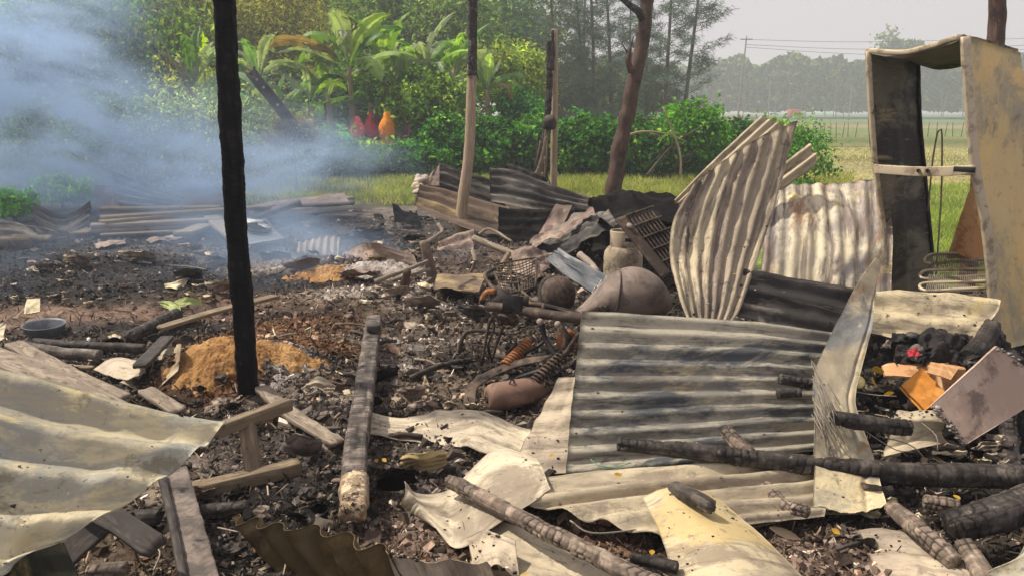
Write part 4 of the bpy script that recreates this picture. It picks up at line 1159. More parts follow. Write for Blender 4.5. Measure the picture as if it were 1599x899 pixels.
b0 = L(389, 636, -.12)
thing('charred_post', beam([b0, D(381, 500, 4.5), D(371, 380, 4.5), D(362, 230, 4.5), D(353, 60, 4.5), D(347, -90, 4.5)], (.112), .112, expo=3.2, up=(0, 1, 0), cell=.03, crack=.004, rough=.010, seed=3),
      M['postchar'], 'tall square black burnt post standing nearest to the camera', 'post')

root = empty('half_charred_pole', gp(D(716, 366, 10.6)), 'tall pale pole burnt black at its top, in front of the collapsed roof', 'pole')
obj('lower_pole', beam([gp(D(716, 366, 10.6), -.1), D(722, 320, 10.6), D(733, 230, 10.6), D(737, 95, 10.6)], .16, taper=.74, rough=.006, na=16, step=.04, seed=25), M['bark_tan'], root)
obj('charred_top', beam([D(737, 118, 10.58), D(738, 60, 10.6), D(738, -70, 10.6)], .12, taper=.95, cell=.05, crack=.006, rough=.014, seed=6), M['char'], root)
obj('splinter', beam([D(738, 90, 10.45), D(742, 108, 10.45), D(747, 125, 10.45)], .05, taper=.2, na=6), M['char'], root)

thing('thin_pole', beam([gp(D(864, 292, 13), -.1), D(866, 170, 13), D(866, 46, 13)], .115, taper=.85, rough=.008, na=10, seed=7), M['bark_tan'],
      'thin pale peeled pole standing upright against the split burnt trunk', 'pole')
root = empty('split_trunk', gp(D(848, 282, 12.9)), 'thin black split trunk with shredded bark left of the pale peeled pole', 'burnt trunk')
obj('trunk', beam([gp(D(846, 284, 12.9), -.1), D(852, 225, 12.9), D(857, 150, 12.9), D(858, 64, 12.9)], .135, taper=.7, cell=.06, crack=.01, rough=.02, seed=8), M['char'], root)
obj('bark_strip', beam([D(861, 110, 12.85), D(863, 75, 12.85), D(863, 47, 12.85)], .09, .03, taper=.5, rough=.02, na=8, step=.04, seed=9), M['char'], root)
obj('bark_strip', beam([D(838, 282, 12.8), D(850, 235, 12.8), D(857, 190, 12.8)], .11, .04, taper=.6, rough=.03, na=8, step=.04, seed=10), M['oldwood'], root)
obj('knot', lathe([(0, -.12), (.09, -.09), (.12, 0), (.08, .1), (0, .13)], D(858, 192, 12.75), (0, .2, 1), 10), M['char'], root)
for k in range(10):
    q = D(845 + rnd.uniform(-7, 12), 205 + k * 8, 12.8 + rnd.uniform(-.1, .1))
    obj('bark_shred', beam([q, q + [rnd.uniform(-.05, .05), 0, -.18], q + [rnd.uniform(-.12, .08), -.02, -.4]], .04, .012, taper=.3, na=6, step=.04, seed=k), M['oldwood' if k % 3 else 'char'], root)

root = empty('forked_trunk', gp(D(953, 306, 12)), 'red-barked scorched trunk leaning right, with a black branch at its top', 'burnt trunk')
obj('trunk', beam([gp(D(951, 312, 12), -.1), D(962, 265, 12), D(975, 200, 12), D(988, 135, 12), D(1003, 70, 12), D(1015, -40, 12)], .25, taper=.74, rough=.03, na=20, step=.05, seed=11), M['bark_red'], root)
obj('branch', beam([D(1004, 32, 11.95), D(996, 18, 11.95), D(980, 5, 12), D(955, -18, 12)], .11, taper=.7, cell=.06, crack=.008, rough=.012, seed=12), M['char'], root)
sb = obj('stub', beam([D(986, 112, 11.9), D(981, 95, 11.85), D(984, 72, 11.85)], .11, taper=.45, rough=.02, na=10, step=.04, seed=13), M['bark_red'], root)
obj('twig', beam([D(984, 80, 11.85), D(987, 66, 11.85), D(990, 56, 11.85)], .035, taper=.3, na=5), M['char'], sb)
obj('twig', beam([D(982, 88, 11.85), D(976, 76, 11.85), D(971, 69, 11.85)], .035, taper=.3, na=5), M['char'], sb)

c = D(1554, 75, 7.0)
thing('tall_pole', beam([gp(c, -.1), c, D(1551, -60, 7.0)], .145, taper=.9, rough=.012, na=14, step=.05, seed=14), M['bark_red'], 'brown bark pole rising behind the burnt steel shell', 'pole')

root = empty('leaning_plank', gp(D(440, 175, 17.3)), 'short dark plank with nail holes leaning on the dead bush in the smoke', 'plank')
obj('plank', beam([D(391, 112, 17.0), D(462, 200, 17.3), D(474, 216, 17.4)], .235, .05, expo=8, up=(0, 1, .1), rough=.006, na=16, step=.04, seed=15), M['darkplank'], root)
obj('nail_stick', beam([D(396, 104, 16.9), D(398, 122, 16.9), D(388, 118, 16.9)], .06, taper=.4, na=6), M['bark_red'], root)
for t in (.15, .3, .62):
    q = D(391 + 69 * t, 112 + 84 * t, 16.9)
    obj('nail', lathe([(.03, 0), (.025, -.02), (0, -.022)], q, (0, 1, 0), 8), M['stone'], root)

root = empty('dead_branch', gp(D(1060, 275, 14.5)), 'arched bare dead branch with a tangle of dry twigs before the tallest bush', 'dead branch')
obj('branch', beam(DL([(955, 232, 14.3), (968, 218, 14.3), (1000, 206, 14.4), (1040, 209, 14.5), (1072, 222, 14.6)]), .05, taper=.4, na=7, step=.08), M['bark_tan'], root)
obj('branch', beam(DL([(1010, 276, 14.5), (1030, 250, 14.5), (1062, 218, 14.6), (1112, 190, 14.7)]), .06, taper=.4, na=7, step=.08), M['bark_grey'], root)
obj('branch', beam(DL([(1063, 277, 14.5), (1062, 240, 14.5), (1050, 205, 14.5), (1036, 168, 14.5)]), .045, taper=.5, na=7, step=.08), M['bark_tan'], root)
for k in range(22):
    p = D(1040 + rnd.uniform(-40, 40), 215 + rnd.uniform(-35, 40), 14.6)
    obj('twig', beam([p, p + [rnd.uniform(-.3, .3), 0, rnd.uniform(-.1, .3)], p + [rnd.uniform(-.6, .6), .05, rnd.uniform(-.3, .5)]], .018, taper=.3, na=4, step=.12), M['bark_grey'], root)
thing('dry_weed', twigs(gp(D(985, 285, 13.5)), 9, .75, .01, 77, .6), M['bark_grey'], 'low dry weeds at the foot of the red-barked forked trunk', 'dry plant')

# ------------------------------------------------------------------ the big burnt steel shell (an emptied refrigerator body)
root = empty('steel_cabinet_shell', gp(D(1450, 480, 5.0)), 'tall burnt-out tan steel cabinet shell standing open, without back or door', 'cabinet')
FL_, FR_ = 5.3, 4.7
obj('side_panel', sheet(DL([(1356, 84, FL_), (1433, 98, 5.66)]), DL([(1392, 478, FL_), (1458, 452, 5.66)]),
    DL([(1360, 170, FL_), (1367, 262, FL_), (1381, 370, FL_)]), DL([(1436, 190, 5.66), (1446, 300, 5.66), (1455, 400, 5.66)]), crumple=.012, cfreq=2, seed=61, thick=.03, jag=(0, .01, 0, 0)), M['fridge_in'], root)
obj('side_panel', sheet(DL([(1505, 58, FR_), (1592, 82, 5.05)]), DL([(1552, 548, FR_), (1652, 530, 5.05)]),
    DL([(1511, 150, FR_), (1520, 260, FR_), (1536, 350, FR_), (1547, 450, FR_)]), DL([(1606, 200, 5.05), (1625, 350, 5.05)]), crumple=.018, cfreq=2, seed=62, thick=.03, jag=(0, .01, 0, 0)), M['fridge_out'], root)
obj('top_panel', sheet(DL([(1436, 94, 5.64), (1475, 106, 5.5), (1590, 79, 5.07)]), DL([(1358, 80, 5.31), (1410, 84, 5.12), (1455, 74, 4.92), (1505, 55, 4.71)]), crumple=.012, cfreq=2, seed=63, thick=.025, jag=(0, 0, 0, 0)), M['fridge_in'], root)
def strip(pts, wd, ht, mat, name, upv, seed):
    obj(name, beam(DL(pts), wd, ht, expo=6, up=upv, rough=.003, na=14, step=.04, seed=seed), mat, root)
strip([(1355, 80, 5.27), (1360, 170, 5.27), (1367, 262, 5.27), (1381, 370, 5.27), (1391, 478, 5.27)], .03, .035, M['fridge_edge'], 'edge_trim', (0, 1, 0), 1)
strip([(1507, 57, 4.67), (1513, 150, 4.67), (1523, 260, 4.67), (1539, 350, 4.67), (1549, 450, 4.67), (1553, 548, 4.67)], .05, .035, M['fridge_edge'], 'edge_trim', (0, 1, 0), 2)
strip([(1354, 79, 5.28), (1410, 82, 5.09), (1455, 72, 4.89), (1498, 58, 4.68)], .035, .03, M['fridge_edge'], 'edge_trim', (0, 0, 1), 3)
strip([(1434, 97, 5.63), (1437, 190, 5.63), (1447, 300, 5.63), (1456, 400, 5.63)], .018, .03, M['darksteel'], 'edge_trim', (0, 1, 0), 4)
bar = obj('cross_bar', beam(DL([(1366, 264, 5.24), (1440, 268, 4.95), (1522, 266, 4.64)]), .058, .018, expo=8, up=(.5, .85, 0), rough=.004, na=16, step=.03, seed=5), M['fridge_edge'], root)
for px, py, d in ((1434, 267, 4.945), (1448, 267, 4.89)):
    obj('bolt_hole', lathe([(.011, 0), (.011, .02), (0, .021)], D(px, py, d), (.5, .85, 0), 10), M['darksteel'], bar)
obj('torn_latch', box(D(1506, 265, 4.66), .12, .02, .03, frame_rot((.5, -.8, 0), (0, 0, 1))), M['darksteel'], bar)
tp = thing('tan_panel', sheet(DL([(1521, 276, 5.25), (1527, 277, 5.22)]), DL([(1478, 405, 5.45), (1550, 402, 5.1)]), crumple=.008, seed=64, thick=.006), M['card'],
      'tan triangular panel leaning inside the back of the burnt steel cabinet', 'panel')

cg = empty('condenser_grid', D(1490, 440, 5.0), 'bent grid of steel tube and wires lying in the foot of the steel cabinet', 'metal grid')
rows = [(396, 1453, 5.42), (409, 1446, 5.34), (421, 1444, 5.22), (433, 1441, 5.16), (441, 1440, 5.08), (452, 1446, 5.0)]
serp = []
for k, (y, x0, d) in enumerate(rows):
    a, b = D(x0, y + 2, d), D(1548, y - 3, d - .12)
    serp += [a, (a + b) / 2, b] if k % 2 else [b, (a + b) / 2, a]
obj('tube', tube(serp, .011, na=8, step=.02), M['fridge_edge'], cg)
for k in range(34):
    t = k / 33
    obj('wire', tube([D(1458 + 88 * t, 396 - 2 * t, 5.41 - .1 * t), D(1446 + 102 * t, 455, 4.97 - .1 * t)], .0035, na=4, step=.1), M['wire'], cg)
thing('wire_loop', tube(DL([(1449, 330, 5.35), (1456, 255, 5.3), (1463, 212, 5.3), (1467, 203, 5.3), (1471, 212, 5.3), (1470, 300, 5.3), (1466, 365, 5.3), (1462, 430, 5.3)]), .006, na=6, step=.03), M['wire'],
      'thin looped wire hanging upright in the opening of the steel cabinet', 'wire')

# ------------------------------------------------------------------ corrugated iron sheets
GS = 'burnt roof sheets strewn over the ruin'
def cs(mat, label, *a, name='corrugated_sheet', cat='metal sheet', group=GS, **k):
    return thing(name, sheet(*a, **k), M[mat], label, cat, group)

cs('sh_left', 'large pale wavy sheet propped up in the lower left corner',
   DL([(-140, 535, 2.05), (100, 604, 2.2), (230, 636, 2.3), (354, 662, 2.42)]), DL([(-160, 960, 1.6), (-70, 930, 1.68), (10, 885, 1.76)]),
   DL([(-150, 740, 1.8)]), DL([(308, 706, 2.22), (240, 757, 2.06), (150, 812, 1.92)]), corr=4.6, amp=.021, crumple=.014, cfreq=3.0, seed=1, jag=(.01, .01, .0, .012), jf=5)
cs('sh_under', 'curled end of a sheet with its underside painted shade-dark, below the large pale wavy one',
   DL([(-60, 850, 1.95), (30, 846, 2.0), (96, 838, 2.05)]), DL([(-60, 990, 1.9), (70, 985, 1.95), (150, 960, 2.0)]), (), (), crumple=.01, seed=2, fold=lambda u, v: -.12 * np.sin(u * math.pi))
cs('sh_front', 'big dark grey sheet standing upright behind the long charred log',
   DL([(908, 485, 3.95), (1000, 490, 3.97), (1150, 500, 4.0), (1300, 518, 4.05)]), DL([(882, 744, 3.46), (1000, 734, 3.48), (1150, 716, 3.52), (1300, 700, 3.6)]),
   DL([(900, 560, 3.8), (890, 650, 3.62)]), DL([(1305, 600, 3.85)]), corr=9.5, amp=.0125, crumple=.012, cfreq=1.6, seed=3, jag=(.004, .004, .004, 0))
cs('sh_beige2', 'narrow pale flared sheet tucked behind the left end of the big dark grey one',
   DL([(872, 588, 4.0), (915, 585, 3.98)]), DL([(790, 744, 3.58), (900, 738, 3.54)]), DL([(846, 640, 3.9), (812, 700, 3.7)]), (), corr=5, amp=.010, seed=4)
cs('sh_white', 'smooth buckled tan sheet lying under the small burnt gas bottle',
   LL([(572, 640, .06), (640, 648, .05), (742, 637, .10), (833, 668, .10)]), LL([(576, 672, .06), (690, 692, .02), (738, 696, .10), (805, 730, .05)]), (), (), crumple=.03, cfreq=3.2, seed=5, name='flat_sheet')
cs('sh_white', 'creased white sheet with its left flap folded up, left end of the sloping charred log',
   LL([(626, 752, .16), (648, 772, .10), (700, 762, .07), (770, 712, .10), (836, 735, .10)]), LL([(660, 800, .05), (710, 851, .05), (762, 832, .10), (860, 782, .10)]),
   LL([(636, 778, .1)]), (), crumple=.015, cfreq=2.6, seed=6, name='flat_sheet', res=(70, 50), fold=lambda u, v: .05 * np.abs(u - .33) * 2 - .02 * np.abs(v - .5))
cs('sh_beige', 'broad beige sheet lying flat below the big dark grey one',
   LL([(748, 762, .10), (880, 741, .13), (1060, 727, .16), (1290, 712, .16)]), LL([(1040, 842, .07), (1130, 822, .08), (1290, 800, .08)]),
   LL([(800, 786, .12), (872, 800, .10), (960, 822, .1)]), (), corr=4.6, amp=.020, crumple=.014, cfreq=2.4, seed=7, jag=(.01, .01, .02, .01), jf=8)
cs('sh_beige', 'lower beige sheet sliding out under the middle of the sloping charred log',
   LL([(720, 812, .08), (790, 812, .10), (885, 846, .10), (980, 900, .10)]), LL([(760, 960, .06), (850, 975, .06), (1010, 985, .06)]), LL([(735, 870, .05)]), (), corr=1.6, amp=.016, crumple=.012, seed=8)
cs('sh_beige2', 'small arched bit of sheet over a black hollow near the bottom edge',
   LL([(728, 838, .10), (760, 826, .14), (805, 842, .14)]), LL([(742, 905, .02), (775, 880, .10), (812, 912, .04)]), (), (), crumple=.012, seed=9)
cs('sh_yellow', 'smooth yellow-stained curved sheet at the bottom, right of the sloping charred log',
   LL([(1003, 776, .16), (1060, 770, .19), (1120, 776, .16)]), LL([(1060, 960, .08), (1180, 960, .12), (1310, 960, .05)]), LL([(1036, 850, .13)]), LL([(1168, 815, .12), (1240, 885, .07)]), crumple=.007, cfreq=2, seed=10, name='flat_sheet',
   fold=lambda u, v: .03 * np.sin(u * math.pi))
cs('sh_torn', 'torn grey-tan strip rising to a sharp spike in front of the cream sheet',
   DL([(1366, 402, 4.12), (1373, 403, 4.12)]), [L(1263, 796, .10), L(1330, 806, .06), L(1390, 793, .10)],
   DL([(1334, 452, 4.0), (1292, 530, 3.82), (1270, 580, 3.66), (1268, 650, 3.45), (1264, 730, 3.28)]), DL([(1376, 425, 4.1), (1366, 500, 3.92), (1350, 570, 3.75), (1338, 630, 3.56), (1368, 720, 3.36)]),
   crumple=.028, cfreq=2.6, seed=11, jag=(0, .03, .10, .06), jf=9, res=(50, 110), name='torn_strip')
cs('sh_hang', 'tall ash-brown sheet leaning up like a fan, pinched at its foot',
   DL([(1085, 286, 4.75), (1130, 250, 4.9), (1187, 212, 5.05), (1246, 187, 5.2)]), DL([(1074, 497, 4.15), (1142, 503, 4.12)]),
   DL([(1054, 340, 4.6), (1046, 400, 4.45), (1058, 455, 4.25)]), DL([(1232, 245, 5.05), (1212, 318, 4.85), (1188, 396, 4.6), (1162, 470, 4.3)]), corr=7.5, amp=.012, axis='u', crumple=.03, cfreq=2.6, seed=12, jag=(.01, .01, .01, .01))
cs('sh_beige', 'pale sheet slanting up behind the fan-shaped one',
   DL([(1052, 314, 5.25), (1110, 254, 5.45), (1188, 181, 5.65)]), DL([(1070, 330, 5.2), (1150, 275, 5.35), (1240, 200, 5.55)]), corr=4, amp=.013, seed=13)
cs('sh_beige', 'small fanned scrap of sheet sticking out right of the fan-shaped one',
   DL([(1215, 262, 5.2), (1264, 224, 5.3)]), DL([(1215, 302, 5.1), (1279, 254, 5.25)]), corr=2, amp=.018, seed=14)
cs('sh_rear', 'white and rust-blotched sheet leaning left of the steel cabinet',
   DL([(1196, 300, 5.6), (1240, 284, 5.65), (1310, 284, 5.65), (1388, 276, 5.6)]), DL([(1180, 470, 4.85), (1290, 470, 4.9), (1392, 480, 4.95)]),
   (), (), corr=9, amp=.009, axis='u', crumple=.018, seed=15, jag=(.02, .01, .01, .01), jf=18, fold=lambda u, v: .06 * np.sin(v * math.pi))
cs('sh_dark', 'blackened sheet slanting down under the white and rust-blotched one',
   DL([(1150, 418, 4.55), (1240, 432, 4.5), (1360, 456, 4.45)]), DL([(1150, 490, 4.3), (1230, 512, 4.25), (1345, 540, 4.2)]), corr=3, amp=.018, crumple=.015, seed=16)
cs('sh_cream', 'cream sheet lying in front of the foot of the steel cabinet',
   DL([(1366, 452, 4.62), (1460, 455, 4.58), (1562, 462, 4.5)]), DL([(1350, 520, 4.35), (1430, 538, 4.3), (1520, 542, 4.25)]), (), DL([(1563, 480, 4.42)]), corr=2.2, amp=.022, crumple=.022, seed=17, jag=(.005, .01, .01, .03))
cs('sh_rust', 'rust-brown jagged sheet end at the bottom edge, left of the ash',
   DL([(352, 806, 2.85), (430, 815, 2.66), (500, 822, 2.60), (602, 858, 2.46)]), DL([(440, 905, 2.78), (540, 945, 2.62), (680, 1000, 2.48)]), (), (), corr=5.5, amp=.036, axis='u', crumple=.012, seed=18, sharp=.8, jag=(.06, 0, .02, .02))
cs('sh_beige2', 'grey jagged sheet end at the bottom edge, right of the rust-brown one',
   DL([(594, 852, 2.50), (640, 872, 2.48), (700, 872, 2.52), (768, 878, 2.58)]), DL([(650, 965, 2.50), (700, 975, 2.50), (800, 960, 2.56)]), (), (), corr=2.8, amp=.024, axis='u', crumple=.012, seed=19, jag=(.06, 0, .02, .02))
cs('sh_beige2', 'pale rippled sheet at the bottom right, below the leaning burnt logs',
   LL([(1332, 822, .04), (1420, 826, .08), (1505, 868, .10)]), LL([(1400, 950, .03), (1470, 950, .05), (1570, 950, .08)]), (), (), corr=3, amp=.014, crumple=.012, seed=20)
cs('sh_left', 'smooth pale curved sheet cut by the bottom right corner',
   LL([(1604, 838, .20), (1740, 760, .22)]), LL([(1524, 912, .10), (1680, 980, .1)]), (), (), crumple=.008, seed=21, fold=lambda u, v: .04 * np.sin(v * math.pi))
cs('sh_beige', 'narrow beige trough lying right of the smooth yellow-stained sheet',
   LL([(1160, 800, .06), (1250, 772, .10), (1340, 772, .10)]), LL([(1172, 822, .04), (1270, 802, .06), (1345, 800, .06)]), (), (), corr=1, amp=.02, seed=22)
cs('sh_beige', 'beige sheet folded down from under the torn spike strip, below the long charred log',
   LL([(1400, 640, .30), (1470, 640, .32)]), LL([(1380, 712, .16), (1480, 690, .16)]), (), (), corr=1, amp=.03, crumple=.012, seed=23)
# collapsed roof in the middle distance
cs('sh_roof', 'brown and yellow sheet of the collapsed roof behind the half-charred pole, lower one',
   DL([(655, 288, 11.0), (720, 302, 11.0), (795, 324, 10.9)]), DL([(646, 322, 10.6), (700, 344, 10.4), (792, 378, 10.1)]), corr=3.5, amp=.035, crumple=.05, cfreq=1, seed=24, res=None)
cs('sh_dark', 'dark sheet of the collapsed roof behind the half-charred pole, upper one',
   DL([(684, 254, 11.6), (720, 266, 11.6), (770, 280, 11.5)]), DL([(664, 296, 11.2), (720, 306, 11.2), (795, 328, 11.1)]), corr=3, amp=.03, crumple=.04, cfreq=1, seed=25)
cs('sh_pink', 'small pale scrap bent up at the left end of the collapsed roof',
   DL([(672, 272, 11.3), (686, 255, 11.4)]), DL([(662, 290, 11.2), (686, 290, 11.2)]), crumple=.03, seed=26)
cs('sh_dark', 'dark grey sheet draped right of the half-charred pole, under the thin pale pole',
   DL([(764, 262, 10.4), (800, 264, 10.4), (860, 286, 10.2), (926, 308, 10.0)]), DL([(764, 312, 10.0), (840, 326, 9.8), (920, 332, 9.7)]), corr=4, amp=.03, crumple=.04, cfreq=1, seed=27)
cs('sh_dark', 'pointed upper scrap rising behind the dark grey draped sheet',
   DL([(788, 252, 10.8), (800, 256, 10.8), (850, 275, 10.6)]), DL([(785, 275, 10.6), (820, 282, 10.5), (870, 295, 10.4)]), corr=2, amp=.03, crumple=.04, seed=28, jag=(.2, 0, .05, .05))
cs('sh_black', 'black sheet hanging below the dark grey draped one',
   DL([(778, 322, 9.9), (850, 324, 9.8), (900, 322, 9.7)]), DL([(776, 384, 9.3), (830, 388, 9.2), (880, 385, 9.1)]), corr=4, amp=.03, crumple=.04, seed=29)
cs('sh_pink', 'pinkish bent strip beside the black hanging sheet',
   DL([(868, 318, 9.2), (894, 320, 9.2)]), DL([(832, 378, 8.8), (866, 376, 8.8)]), crumple=.03, seed=30)
cs('sh_black', 'crumpled black sheet arching over the gas cylinder',
   DL([(916, 314, 9.4), (960, 306, 9.4), (1010, 307, 9.3), (1080, 320, 9.0)]), DL([(935, 346, 7.7), (985, 356, 7.5), (1030, 350, 7.4), (1085, 356, 7.2)]), crumple=.16, cfreq=2.2, seed=31, fold=lambda u, v: .08 * np.sin(v * 7 + u * 2))
cs('sh_dark', 'blackened sheet with one ash-pale fold sloping down left of the gas cylinder',
   DL([(832, 366, 8.3), (880, 338, 8.6), (932, 312, 9.0)]), DL([(826, 388, 7.9), (895, 386, 7.8), (965, 346, 7.7)]), corr=1.5, amp=.05, crumple=.16, cfreq=2.6, seed=32)
cs('sh_black', 'black sheet added to paint the dark hollow behind the gas cylinder',
   DL([(905, 330, 9.3), (1000, 325, 9.3), (1090, 330, 9.1)]), DL([(890, 405, 8.9), (1000, 405, 8.9), (1090, 405, 8.7)]), corr=5, amp=.03, axis='u', crumple=.05, seed=132)  # added backing; its black stands in for the shaded void under the arch
cs('sh_pink', 'ash-pale folded edge lying over the black sheet left of the gas cylinder',
   DL([(826, 376, 8.0), (870, 354, 8.2), (926, 322, 8.6)]), DL([(826, 386, 7.85), (876, 368, 7.95), (930, 336, 8.4)]), crumple=.08, cfreq=3, seed=33)
cs('sh_pink', 'crumpled pinkish fan of sheet beside the upright burnt stump',
   DL([(684, 378, 8.8), (712, 366, 8.8), (741, 357, 8.8)]), DL([(678, 418, 8.4), (700, 428, 8.3), (724, 426, 8.3)]), (), DL([(737, 395, 8.5)]), corr=4, amp=.03, crumple=.03, seed=34)
cs('sh_roof', 'low metal trough below the crumpled pinkish fan',
   LL([(682, 428, .16), (760, 426, .16)]), LL([(676, 452, .10), (748, 456, .10)]), crumple=.02, seed=35, thick=.02)
cs('sh_pink', 'tan crumpled scrap of sheet behind the wire basket',
   LL([(796, 392, .25), (825, 384, .32), (862, 396, .22)]), LL([(800, 424, .14), (830, 428, .18), (858, 420, .14)]), crumple=.08, cfreq=4, seed=136)
cs('sh_pink', 'rust-pink crumpled sheet at the edge of the smoking ash',
   LL([(530, 392, .10), (580, 380, .22), (648, 396, .10)]), LL([(545, 408, .04), (600, 412, .05), (655, 412, .04)]), crumple=.06, cfreq=2, seed=36)
cs('sh_beige2', 'small rippled piece of sheet standing in the smoke behind the orange ash',
   DL([(465, 378, 9.9), (500, 370, 9.9), (530, 368, 9.9)]), DL([(463, 400, 9.7), (500, 405, 9.6), (528, 402, 9.6)]), corr=6, amp=.02, axis='u', crumple=.02, seed=37)
cs('sh_black', 'jagged black upright scrap at the edge of the grass',
   DL([(612, 308, 12.2), (630, 322, 12.2), (652, 325, 12.2)]), DL([(616, 346, 11.8), (660, 352, 11.8)]), crumple=.04, seed=38, jag=(.35, 0, 0, .1), jf=9)
cs('sh_blue', 'blue-grey ribbed strip lying above the dark round pot',
   DL([(872, 388, 5.9), (905, 408, 5.8), (950, 432, 5.7)]), DL([(852, 402, 5.7), (882, 428, 5.6), (925, 452, 5.5)]), corr=3, amp=.02, crumple=.012, seed=39)
cs('sh_blue', 'tilted sheet of a fallen wall veiled by blue smoke',
   DL([(172, 262, 14.2), (230, 288, 14.2), (290, 312, 14.2)]), DL([(186, 326, 13.8), (230, 328, 13.8), (285, 326, 13.8)]), corr=5, amp=.045, crumple=.03, seed=40)
cs('sh_dark', 'sagging sheet below the bright green saplings in the smoke',
   DL([(50, 316, 12.2), (95, 322, 12.2), (142, 314, 12.2)]), DL([(56, 360, 11.5), (95, 368, 11.2), (140, 360, 11.5)]), corr=4.5, amp=.035, crumple=.03, seed=41, fold=lambda u, v: -.12 * np.sin(u * math.pi))
cs('sh_pink', 'pale upright panel left of the blue-veiled tilted sheet',
   DL([(146, 288, 14.0), (184, 290, 14.0)]), DL([(148, 324, 13.8), (188, 324, 13.8)]), crumple=.03, seed=42)
cs('sh_dark', 'dark sheet stacked low at the left edge',
   DL([(-60, 338, 10.9), (20, 345, 10.8), (58, 366, 10.6)]), DL([(-60, 384, 10.1), (10, 388, 10.1), (62, 386, 10.1)]), corr=3, amp=.04, crumple=.03, seed=43)
cs('sh_pink', 'long low gable of burnt sheet pointing at the grass, right of the charred post',
   DL([(395, 318, 13.2), (470, 308, 13.4), (538, 301, 13.6)]), DL([(395, 330, 12.9), (470, 325, 12.9), (550, 322, 12.9)]), crumple=.03, seed=44)
cs('sh_beige2', 'tan bent sheet lying by the orange ash heap, left of the charred post',
   LL([(144, 574, .10), (180, 556, .12), (224, 564, .10)]), LL([(185, 592, .05), (200, 590, .09), (228, 580, .07)]), crumple=.02, seed=45, name='flat_sheet')
cs('sh_yellow', 'yellowish bent sheet touching the orange ash heap, beside the tan bent one',
   LL([(224, 566, .10), (256, 536, .12), (292, 540, .12)]), LL([(186, 598, .05), (228, 600, .05), (278, 578, .06)]), crumple=.025, seed=46, name='flat_sheet', fold=lambda u, v: .03 * np.cos(u * 6))
cs('sh_yellow', 'small yellow bent scrap in the white ash beside the standing charred post',
   LL([(470, 605, .04), (496, 586, .12), (525, 602, .05)]), LL([(478, 616, .03), (500, 612, .04), (520, 612, .03)]), crumple=.02, seed=47, name='flat_sheet')
cs('sh_beige', 'bright scrap of sheet at the left edge behind the grey boards',
   DL([(-20, 505, 5.6), (10, 503, 5.6)]), DL([(-20, 545, 5.4), (4, 530, 5.4)]), crumple=.01, seed=48)

# ------------------------------------------------------------------ charred logs and timbers
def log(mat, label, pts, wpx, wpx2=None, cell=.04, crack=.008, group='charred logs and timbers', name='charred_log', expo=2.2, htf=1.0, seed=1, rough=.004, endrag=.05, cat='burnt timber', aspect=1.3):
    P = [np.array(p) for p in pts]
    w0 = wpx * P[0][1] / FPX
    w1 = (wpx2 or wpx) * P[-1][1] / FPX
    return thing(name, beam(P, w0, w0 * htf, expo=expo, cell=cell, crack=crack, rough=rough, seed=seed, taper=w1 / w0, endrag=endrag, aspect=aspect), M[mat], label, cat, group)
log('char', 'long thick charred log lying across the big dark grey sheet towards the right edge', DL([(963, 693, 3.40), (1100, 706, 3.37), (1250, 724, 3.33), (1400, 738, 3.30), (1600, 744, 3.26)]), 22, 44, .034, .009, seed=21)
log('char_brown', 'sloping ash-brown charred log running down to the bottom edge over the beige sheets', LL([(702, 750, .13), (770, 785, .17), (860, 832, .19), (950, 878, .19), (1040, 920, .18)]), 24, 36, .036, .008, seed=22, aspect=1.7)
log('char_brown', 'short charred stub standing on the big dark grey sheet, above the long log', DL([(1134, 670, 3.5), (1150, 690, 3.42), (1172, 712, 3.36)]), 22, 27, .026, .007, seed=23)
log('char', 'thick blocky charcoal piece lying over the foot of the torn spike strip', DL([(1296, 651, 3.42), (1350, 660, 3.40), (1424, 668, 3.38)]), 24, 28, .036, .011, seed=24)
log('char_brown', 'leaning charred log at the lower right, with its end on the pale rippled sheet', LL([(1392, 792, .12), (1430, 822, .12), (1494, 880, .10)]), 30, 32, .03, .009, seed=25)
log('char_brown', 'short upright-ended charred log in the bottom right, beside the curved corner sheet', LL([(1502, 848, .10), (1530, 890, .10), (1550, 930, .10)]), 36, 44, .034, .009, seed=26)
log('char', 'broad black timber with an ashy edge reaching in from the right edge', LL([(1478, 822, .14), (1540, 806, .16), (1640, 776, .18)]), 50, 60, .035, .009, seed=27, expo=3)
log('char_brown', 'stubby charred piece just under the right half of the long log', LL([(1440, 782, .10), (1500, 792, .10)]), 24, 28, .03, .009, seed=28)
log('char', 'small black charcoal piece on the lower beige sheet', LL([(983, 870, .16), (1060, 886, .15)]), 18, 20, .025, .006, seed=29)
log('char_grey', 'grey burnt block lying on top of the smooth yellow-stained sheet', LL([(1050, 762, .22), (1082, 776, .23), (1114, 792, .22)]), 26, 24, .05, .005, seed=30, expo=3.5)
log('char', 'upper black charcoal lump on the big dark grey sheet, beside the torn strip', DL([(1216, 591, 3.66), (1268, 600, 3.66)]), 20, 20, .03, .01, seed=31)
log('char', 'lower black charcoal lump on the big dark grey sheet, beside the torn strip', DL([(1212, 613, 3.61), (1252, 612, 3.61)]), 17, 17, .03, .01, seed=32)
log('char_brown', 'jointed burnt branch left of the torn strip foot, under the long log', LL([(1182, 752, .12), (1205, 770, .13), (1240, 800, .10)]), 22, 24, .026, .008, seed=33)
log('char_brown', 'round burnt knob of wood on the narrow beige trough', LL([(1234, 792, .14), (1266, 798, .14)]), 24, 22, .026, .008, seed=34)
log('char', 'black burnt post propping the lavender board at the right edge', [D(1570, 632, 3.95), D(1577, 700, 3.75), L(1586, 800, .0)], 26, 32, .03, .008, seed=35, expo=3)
log('char', 'black beam end sticking up behind the lavender board', DL([(1512, 560, 4.1), (1535, 535, 4.2), (1550, 505, 4.3)]), 34, 26, .03, .009, seed=36)
